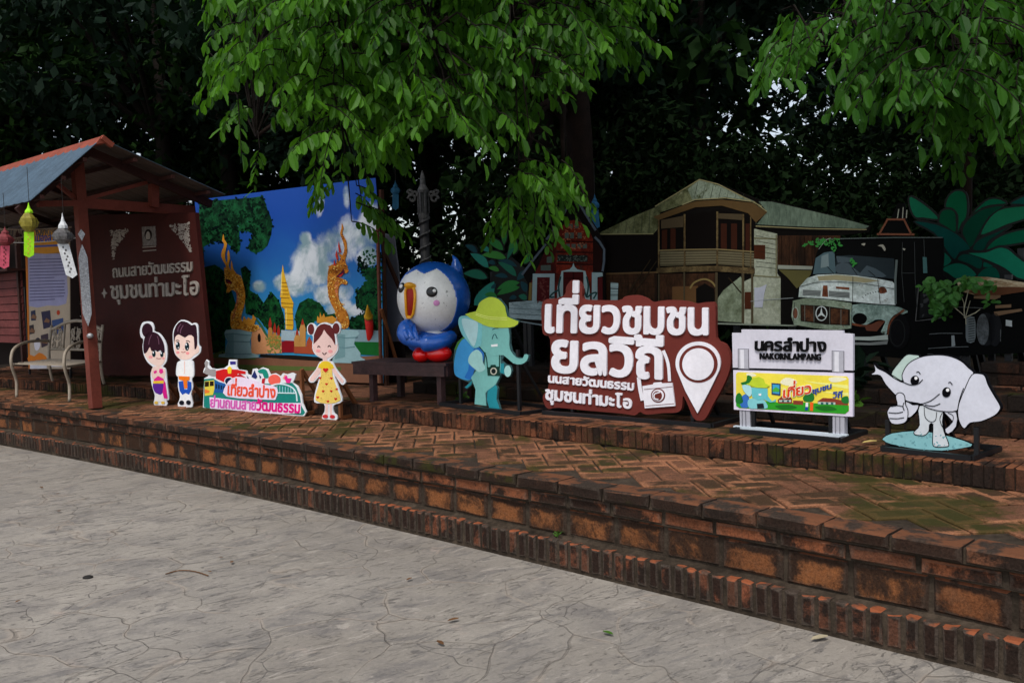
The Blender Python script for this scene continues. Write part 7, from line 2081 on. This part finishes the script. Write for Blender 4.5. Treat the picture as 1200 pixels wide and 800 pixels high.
# ---- the two near trees whose leafy boughs hang into the picture
def near_crown(region, n, drange, leafL, mat, tree, seed, hubs, droop=0.9, pairs=6, twig_len=0.5):
    R = random.Random(seed)
    Lv, tw = Leaves(), MB()
    xs, ys = [p[0] for p in region], [p[1] for p in region]
    made = 0
    tries_ = 0
    while made < n and tries_ < 60 * n:
        tries_ += 1
        x, y = R.uniform(min(xs), max(xs)), R.uniform(min(ys), max(ys))
        if not inpoly(x, y, region): continue
        if mnoise.noise((x * 0.011, y * 0.016, seed)) < -0.24 + R.uniform(-0.12, 0.08): continue
        D_ = R.uniform(*drange)
        p = atd(x, y, D_)
        hub = min(hubs, key=lambda h: (h - p).length)
        out = (p - hub)
        out.z *= 0.3
        if out.length < 0.05: out = rvec(R)
        out = (out.normalized() + rvec(R) * 0.55)
        out.z = R.uniform(-0.35, 0.15)
        out.normalize()
        Ln = twig_len * R.uniform(0.6, 1.2)
        start = p - out * Ln * 0.6
        pts = []
        for k in range(7):
            t = k / 6
            pts.append(start + out * Ln * t + Vector((0, 0, -0.55 * Ln * t * t)))
        tw.tube(pts, [0.006 - 0.0006 * k for k in range(7)], n=4, caps=False)
        sidev = out.cross(Vector((0, 0, 1))).normalized()
        for k in range(pairs * 2 + 1):
            t = 0.12 + 0.88 * k / (pairs * 2)
            q = start + out * Ln * t + Vector((0, 0, -0.55 * Ln * t * t))
            sd = sidev * (1 if k % 2 else -1)
            d = (sd * R.uniform(0.25, 0.9) + out * R.uniform(0.2, 0.6) + Vector((0, 0, -droop * R.uniform(0.5, 1.9)))).normalized()
            nn = (Vector((0, 0, 1)) + rvec(R) * 0.5 - d * d.z).normalized()
            L_ = leafL * R.uniform(0.5, 1.22)
            Lv.leaf(q, d, nn, L_, L_ * R.uniform(0.36, 0.47), fold=R.uniform(0.1, 0.7), curl=R.uniform(-0.05, 0.35))
        if R.random() < 0.22:                              # twig joins a bough
            tw.tube([start, start.lerp(hub, 0.35) + Vector((0, 0, 0.12)), hub], [0.004, 0.007, 0.011], n=5, caps=False)
        made += 1
    Lv.build('crown', mat, tree)
    tw.build('twig', BARK, tree)
def near_tree(label, base, top, r0, hubs, bark):
    T = thing('broadleaf_tree', label, 'tree', base)
    mid = base.lerp(top, 0.55) + Vector((0.15, -0.1, 0))
    MB().tube(crom([tuple(base - Vector((0, 0, 0.1))), tuple(mid), tuple(top)], 6, closed=False), [r0 * (1.15 - 0.75 * k / 12) for k in range(13)], n=12).build('trunk', bark, T, smooth=True)
    for k, h in enumerate(hubs):
        s0 = base.lerp(top, 0.62 + 0.38 * (k % 4) / 3)
        m_ = s0.lerp(h, 0.5) + Vector((0, 0, 0.35))
        MB().tube(crom([tuple(s0), tuple(m_), tuple(h)], 6, closed=False), [r0 * 0.42 * (1 - 0.8 * j / 12) for j in range(13)], n=8).build('limb', bark, T, smooth=True)
    return T
RA = [(222, 70), (235, 20), (228, -60), (400, -190), (700, -190), (790, -60), (765, 45), (735, 62), (700, 58), (690, 92), (655, 108), (640, 120), (655, 150), (700, 180), (704, 214), (665, 232), (652, 262), (640, 292), (612, 290), (590, 262), (560, 258), (566, 216), (600, 212), (588, 180), (566, 196), (535, 150), (512, 140), (472, 184), (448, 206), (430, 208), (402, 200), (360, 176), (318, 168), (306, 205), (276, 222), (284, 178), (256, 140), (236, 112)]
base = atd(672, 420, 11.2)
base.z = 0.78
top = atd(655, -60, 10.2)
hubs = [atd(a, b_, d) for a, b_, d in ((300, 60, 7.6), (400, 60, 7.4), (400, 140, 8.0), (500, 40, 7.2), (520, 100, 8.0), (600, 20, 7.4), (690, 10, 8.2), (620, 110, 8.4), (610, 200, 8.6), (660, 190, 8.8), (300, 160, 8.6), (450, -100, 7.4), (600, -110, 7.6))]
T = near_tree('broadleaf tree with fresh green drooping leaves hanging over the backdrop and penguin', base, top, 0.2, hubs, BARKR)
near_crown(grow(RA, -20), 900, (6.6, 9.4), 0.132, LF_FRONT, T, 5, hubs)
for rg, n_, sd in (([(362, 196), (402, 196), (388, 226), (356, 232)], 3, 61), ([(430, 205), (458, 208), (456, 262), (440, 268)], 6, 62)):
    near_crown(rg, n_, (8.0, 8.8), 0.125, LF_FRONT, T, sd, [hubs[2], hubs[8]], twig_len=0.38)
# unseen leaf mass added above the view to keep sky light off the terrace
R = random.Random(55)
Lv = Leaves()
for c in range(95):
    c0 = ST(R.uniform(-7.5, 4.5), R.uniform(0.8, 6.5), 0)
    c0.z = 1.6 + depth((c0.x, c0.y, 1.6)) * 0.345 + R.uniform(1.0, 3.0)
    if 800 < 600 + FPX * c0.x / c0.y < 1040: continue
    for j in range(46):
        o = rvec(R) * R.uniform(0.2, 0.75)
        L_ = R.uniform(0.14, 0.26)
        Lv.quad(c0 + o, (rvec(R) + Vector((0, 0, -0.6))).normalized(), (Vector((0, 0, 1)) + rvec(R) * 0.6).normalized(), L_, L_ * 0.5)
Lv.build('added_shade_crown', LF_FRONT, T)
RB = [(872, 62), (895, 22), (960, 8), (1000, -60), (1230, -120), (1290, 0), (1290, 210), (1205, 190), (1178, 168), (1160, 140), (1152, 178), (1126, 200), (1096, 196), (1078, 160), (1072, 120), (1048, 130), (1030, 162), (1016, 128), (985, 122), (975, 84), (940, 98), (905, 116), (890, 100)]
base = atd(1112, 420, 8.0)
base.z = 0.78
top = atd(1098, -20, 7.2)
hubs = [atd(a, b_, d) for a, b_, d in ((960, 55, 6.2), (1010, 40, 6.0), (1040, 90, 6.4), (1110, 40, 5.6), (1110, 110, 6.2), (1190, 60, 5.6), (1190, 140, 6.0), (1150, -60, 5.6))]
T = near_tree('slender tree with large soft green leaves hanging in at the upper right', base, top, 0.055, hubs, BARKR)
near_crown([(x, y - 16) for x, y in grow(RB, -22)], 380, (5.0, 7.2), 0.115, LF_RIGHT, T, 9, hubs, droop=0.8, pairs=5, twig_len=0.46)

# ---- forest behind: four crown shapes, each tree a trunk, limbs and a crown
def crown_mesh(seed, n_cl, per, leafL, rad, flat=0.8):
    R = random.Random(seed)
    Lv = Leaves()
    cl = []
    for k in range(n_cl):
        v = rvec(R) * (R.random() ** 0.4)
        v = Vector((v.x * rad, v.y * rad, v.z * rad * flat))
        v *= 1 + 0.35 * mnoise.noise(v * 0.6 + Vector((seed, 0, 0)))
        cl.append(v)
    for c in cl:
        rr = R.uniform(0.45, 0.95)
        for j in range(per):
            o = rvec(R) * rr * R.random() ** 0.5
            o.z *= 0.6
            d = (rvec(R) + Vector((0, 0, -0.5)) + o * 0.4).normalized()
            nn = (Vector((0, 0, 1)) + rvec(R) * 0.7).normalized()
            L_ = leafL * R.uniform(0.6, 1.3)
            Lv.quad(c + o, d, nn, L_, L_ * 0.5)
    return Lv, cl
protos = []
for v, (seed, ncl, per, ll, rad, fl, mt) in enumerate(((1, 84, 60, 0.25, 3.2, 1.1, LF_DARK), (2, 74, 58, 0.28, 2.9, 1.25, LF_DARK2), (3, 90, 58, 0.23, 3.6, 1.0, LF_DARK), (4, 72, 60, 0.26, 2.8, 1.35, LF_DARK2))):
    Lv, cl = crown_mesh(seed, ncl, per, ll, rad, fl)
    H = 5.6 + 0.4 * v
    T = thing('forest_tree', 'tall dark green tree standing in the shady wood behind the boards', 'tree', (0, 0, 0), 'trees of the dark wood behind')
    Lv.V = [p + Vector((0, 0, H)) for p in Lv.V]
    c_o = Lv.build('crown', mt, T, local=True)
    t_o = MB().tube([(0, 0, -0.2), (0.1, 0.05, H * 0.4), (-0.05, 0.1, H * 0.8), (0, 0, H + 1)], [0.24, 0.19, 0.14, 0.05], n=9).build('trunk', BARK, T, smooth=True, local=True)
    lm = MB()
    for q in cl[:9]: lm.tube([(0, 0, H * 0.72), Vector((q.x * 0.5, q.y * 0.5, H * 0.9 + q.z * 0.3)), q + Vector((0, 0, H))], [0.08, 0.05, 0.015], n=5, caps=False)
    l_o = lm.build('limb', BARK, T, smooth=True, local=True)
    protos.append(T)
def copy_tree(T, loc, rz, sc):
    c = T.copy()
    COL.objects.link(c)
    c.location = loc
    c.rotation_euler = (0, 0, rz)
    c.scale = (sc, sc, sc)
    for ch in T.children:
        d = ch.copy()
        COL.objects.link(d)
        d.parent = c
    return c
R = random.Random(12)
spots = []
for row, (D_, n_, x0_, x1_) in enumerate(((13.5, 9, -200, 1420), (16.5, 11, -260, 1480), (20.5, 12, -300, 1500), (26, 13, -320, 1520))):
    for j in range(n_):
        px = x0_ + (x1_ - x0_) * (j + R.uniform(-0.3, 0.3)) / (n_ - 1)
        spots.append((px, D_ + R.uniform(-1, 1), row))
used = 0
for k, (px, D_, row) in enumerate(spots):
    if (820 < px < 1000) or (row >= 1 and 40 < px < 200): continue
    p = atd(px, 360, D_)
    p.z = 0.62
    if row <= 1 and px < 330: p += Vector((0, 5.5 if row == 0 else 4.5, 0))
    rz, sc = R.uniform(0, 6.28), R.uniform(0.85, 1.2)
    if used < 4:
        protos[used].location = p
        protos[used].rotation_euler = (0, 0, rz)
        used += 1
    else: copy_tree(protos[k % 4], p, rz, sc)
# ---- undergrowth: bushes between the trunks
bp_l = []
for v in range(2):
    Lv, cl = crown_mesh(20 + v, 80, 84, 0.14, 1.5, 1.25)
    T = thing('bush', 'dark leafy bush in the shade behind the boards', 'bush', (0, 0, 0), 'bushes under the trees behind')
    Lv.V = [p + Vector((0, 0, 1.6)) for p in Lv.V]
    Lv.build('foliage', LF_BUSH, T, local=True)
    MB().tube([(0, 0, -0.1), (0.02, 0.03, 1.5)], [0.05, 0.02], n=6).build('stem', BARK, T, local=True)
    bp_l.append(T)
k = 0
for D_, n_, x0_, x1_ in ((12.2, 8, 560, 1330), (14.2, 13, -120, 1400), (17.5, 13, -160, 1400)):
    for j in range(n_):
        px = x0_ + (x1_ - x0_) * (j + R.uniform(-0.3, 0.3)) / (n_ - 1)
        d_ = D_ + R.uniform(-0.6, 0.6) - (max(0, px - 700) / 700 * 2.2 if D_ < 13 else 0) + ((7.0 if px < 250 else 3.0) if px < 600 and D_ > 13 else 0)
        p = atd(px, 360, d_)
        p.z = 0.7
        sc = R.uniform(0.72, 1.0)
        if (D_ < 13 and px < 640) or (D_ < 15 and 380 < px < 560): continue
        if k < 2:
            bp_l[k].location = p
            bp_l[k].scale = (sc,) * 3
        else: copy_tree(bp_l[k % 2], p, R.uniform(0, 6.28), sc)
        k += 1
# ---- the far wood, one mass
Lv = Leaves()
R = random.Random(77)
for j in range(30000):
    x = R.uniform(-36, 36)
    y = 31 + R.uniform(-2.5, 2.5) - abs(x) * 0.12
    zz_ = 0.3 + 15 * R.random() + mnoise.noise((x * 0.25, y * 0.2, 0)) * 1.5
    thin = mnoise.noise((x * 0.22 + 5, zz_ * 0.3, 2.0))
    px_ = 600 + FPX * x / y
    if zz_ > 10 and 850 < px_ < 990: continue
    if zz_ > 4.5 and (thin > 0.05 or px_ < 180 or (900 < px_ < 1120 and zz_ > 7)) and R.random() < 0.74: continue
    Lv.quad(Vector((x, y, zz_)), (rvec(R) + Vector((0, 0, -0.4))).normalized(), (Vector((0, -0.4, 1)) + rvec(R) * 0.8).normalized(), R.uniform(0.5, 1.0), R.uniform(0.25, 0.5))
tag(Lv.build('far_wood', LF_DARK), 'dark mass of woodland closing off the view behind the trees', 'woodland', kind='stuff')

# ---- small plants, vine on the truck board, litter
def weed(name, label, p, n, size, seed, spread=0.5, mat=None, cat='weed', up=0.6):
    R = random.Random(seed)
    Lv, stm = Leaves(), MB()
    T = thing(name, label, cat, p)
    for k in range(n):
        a = R.uniform(0, 6.28)
        d = Vector((math.cos(a) * spread, math.sin(a) * spread, up * R.uniform(0.5, 1.2)))
        q = Vector(p) + d * size * R.uniform(0.4, 1.0)
        stm.tube([p, Vector(p) + d * size * 0.3 + Vector((0, 0, size * 0.1)), q], 0.003, n=4, caps=False)
        for m_ in range(3):
            dd = (rvec(R) + d * 0.8).normalized()
            L_ = size * R.uniform(0.22, 0.4)
            Lv.leaf(q, dd, (Vector((0, 0, 1)) + rvec(R) * 0.5).normalized(), L_, L_ * 0.55)
    Lv.build('foliage', mat or LF_SMALL, T)
    stm.build('stem', mat or LF_SMALL, T)
    return T
weed('weed', 'tiny bright weed on the riser just left of the white elephant oval', atz(1019, 553, ZP), 6, 0.10, 1)
weed('weed', 'small bright weed beside the teal elephant floor frame', atz(539, 470, ZU), 6, 0.14, 2)
weed('weed', 'small weed growing from the mortar ledge of the front step', atz(653, 629, 0.17), 5, 0.06, 3)
weed('weed', 'leafy weed below the camera of the brown sign', atz(797, 486, ZU) + NB * 0.25, 10, 0.28, 4)
weed('weed', 'broad leaved weed below the yellow picture of the station sign', atz(955, 500, ZU) + NB * 0.45, 9, 0.36, 5)
weed('weed', 'dark green weed behind the left foot of the brown sign', atz(662, 484, ZU) + NB * 0.2, 8, 0.2, 6)
weed('weed', 'tall dark fern at the right edge beside the low brick wall', ST(2.55, 3.0, 0.9), 26, 0.55, 7, mat=LF_DARK2, cat='fern')
weed('weed', 'dark leafy weed left of the white elephant trunk', ST(1.0, 2.5, 0.75), 22, 0.5, 8, mat=LF_DARK2)
bb = Board(LB[0] - NB * 0.2, LB[1] - NB * 0.2, 0)
R = random.Random(31)
Lv, stm = Leaves(), MB()
root = bb.on(1133, 372)
T = thing('climbing_vine', 'bright green leafy vine on pale stems in front of the truck bed', 'vine', Vector((root.x, root.y, 0.8)))
for q in (((1133, 380), (1133, 370), (1139, 352)), ((1133, 372), (1131, 355), (1126, 342)), ((1132, 370), (1122, 360), (1112, 356)), ((1133, 372), (1146, 366), (1150, 362)), ((1128, 345), (1112, 338), (1092, 336)), ((1134, 360), (1136, 340), (1140, 330))):
    stm.tube([bb.on(a, b_, R.uniform(0.02, 0.08)) for a, b_ in q], [0.003, 0.0035, 0.002], n=5, caps=False)
vr = zz((140, 190), (200, 175), (330, 182), (400, 235), (380, 310), (330, 320), (300, 405), (250, 405), (245, 310), (200, 245))
cnt = 0
while cnt < 260:
    x, y = R.uniform(1080, 1172), R.uniform(322, 374)
    ok = inpoly(x, y, vr) or (1135 < x < 1147 and 324 < y < 336) or (1156 < x < 1170 and 332 < y < 342 and R.random() < 0.6) or (1166 < x < 1184 and 352 < y < 360 and R.random() < 0.5)
    if not ok: continue
    cnt += 1
    L_ = R.uniform(0.04, 0.075)
    Lv.leaf(bb.on(x, y, R.uniform(0.0, 0.22)), (rvec(R) + Vector((0, 0, -0.2))).normalized(), (bb.n + Vector((0, 0, 0.8)) + rvec(R) * 0.5).normalized(), L_, L_ * 0.6)
Lv.build('foliage', leafmat('leaf_vine', (0.03, 0.13, 0.02), (0.06, 0.2, 0.03), 0.3, 0.5), T)
stm.build('stem', M('pale_stem', (150, 146, 124), rough=0.8), T)

DRY = M('dry_leaf', (96, 66, 40), rough=0.8, var=0.4)
def litter(name, label, p, L_, rot, mat, grp=None):
    Lv = Leaves()
    d = Vector((math.cos(rot), math.sin(rot), 0.02))
    Lv.leaf(Vector(p) + Vector((0, 0, 0.012)), d, Vector((0, 0, 1)), L_, L_ * 0.42, fold=0.3, curl=-0.08)
    return tag(Lv.build(name, mat), label, 'leaf', grp)
litter('fallen_leaf', 'single green leaf lying on the grey pavement at lower right', atz(719, 746, 0), 0.06, 2.4, LF_SMALL)
litter('fallen_leaf', 'pale curled dead leaf beside the bottom step at lower right', atz(950, 752, 0), 0.09, 0.3, M('pale_dead_leaf', (150, 140, 116), rough=0.8))
litter('fallen_leaf', 'small yellow leaf on the lower brick floor near the penguin bench', atz(472, 494, ZP), 0.06, 0.5, M('yellow_leaf', (190, 190, 50), rough=0.6))
litter('fallen_leaf', 'crumpled yellow leaf on the terrace left of the white elephant', atz(1010, 521, ZU), 0.10, 0.2, M('straw_leaf', (170, 150, 90), rough=0.7))
for k, (x, y) in enumerate(((476, 682), (524, 730), (520, 758), (262, 655), (248, 672), (65, 580), (272, 659), (18, 708), (66, 600), (50, 573))):
    litter('dead_leaf', 'small brown dead leaf scrap lying on the grey pavement', atz(x, y, 0), random.uniform(0.03, 0.08), random.uniform(0, 6), DRY, 'dead leaf scraps on the pavement')
tag(MB().ball(atz(103, 676, 0.004), 0.03, 0.026, 0.012).build('pebble', M('tar_spot', (36, 34, 32), rough=0.8)), 'dark round pebble on the pavement at lower left', 'pebble')
mb = MB().tube(crom([tuple(atz(x, y, 0.008)) for x, y in ((194, 672), (210, 668), (228, 669), (244, 674))], 4, closed=False), 0.0035, n=5)
tag(mb.build('twig', DRY), 'thin curved brown twig lying on the pavement', 'twig')

# ================================================================ details hang under the part they sit on
def under(parent_names, child_names, cats=None):
    for T in list(SC.objects):
        if T.parent is not None or T.type != 'EMPTY' or (cats and T.get('category') not in cats): continue
        ps = [c for c in T.children if c.name.split('.')[0] in parent_names]
        if not ps: continue
        for c in list(T.children):
            if c.name.split('.')[0] in child_names and c not in ps:
                c.parent = ps[0]
                c.matrix_parent_inverse = Matrix.Identity(4)
under(('face',), ('eye', 'eye_shine', 'mouth', 'cheek', 'brow', 'eyes'), ('cut-out',))
under(('hair',), ('hair_shine',), ('cut-out',))
under(('dress',), ('heart', 'dress_dots', 'sleeve'), ('cut-out',))
under(('shirt',), ('shirt_buttons',), ('cut-out',))
under(('head',), ('eye', 'eye_shine', 'cheek', 'beak_rim', 'mouth', 'upper_beak', 'lower_beak', 'head_tuft', 'cap', 'eye_line', 'ear_lining'), ('statue', 'cut-out'))
under(('flipper',), ('flipper_fingers',), ('statue',))
under(('camera',), ('camera_lens', 'lens_glass', 'camera_line', 'lens_ring', 'lens', 'lens_shine'))
under(('map_pin',), ('map_pin_ring', 'map_pin_disc'))
under(('hat',), ('hat_band',), ('cut-out',))
under(('ear',), ('ear_lining',), ('cut-out',))
under(('picture_board',), ('picture_sky', 'picture_cloud', 'sunbeams', 'picture_meadow', 'picture_shade', 'picture_house', 'picture_wall', 'picture_windows', 'picture_tree', 'picture_people', 'picture_person', 'mini_backpack', 'mini_body', 'mini_head', 'mini_ear', 'mini_hat', 'mini_camera', 'mini_smile', 'phone', 'phone_screen', 'phone_picture', 'picture_text'))
under(('name_board',), ('name_text', 'dark_gap_strip'))
under(('grille',), ('grille_rust', 'grille_bars', 'round_star', 'star'))
under(('hood',), ('hood_top', 'rust_patch', 'rust_chips', 'pale_chips', 'vent', 'vent_slats', 'hood_slots'))
under(('fender',), ('fender_chips', 'headlight_hole', 'rust_edge', 'rust_flap'))
under(('windscreen',), ('windscreen_reflection',))
under(('log',), ('log_bark', 'log_streaks'))
under(('pagoda',), ('pagoda_ring', 'pagoda_highlight'))
under(('gallery_dark',), ('gallery_blind', 'gallery_door', 'railing', 'railing_slats'))
under(('window_frame',), ('window', 'window_glass'), ('picture board',))
under(('door_frame',), ('door', 'door_lines'), ('picture board',))
under(('lantern_frame',), ('lamp_glass', 'curled_bracket'))
under(('tail',), ('tail_pattern',), ('lantern',))
under(('niche',), ('niche_opening', 'niche_figure', 'niche_base'))
under(('body',), ('ear', 'crown'), ('lantern',))
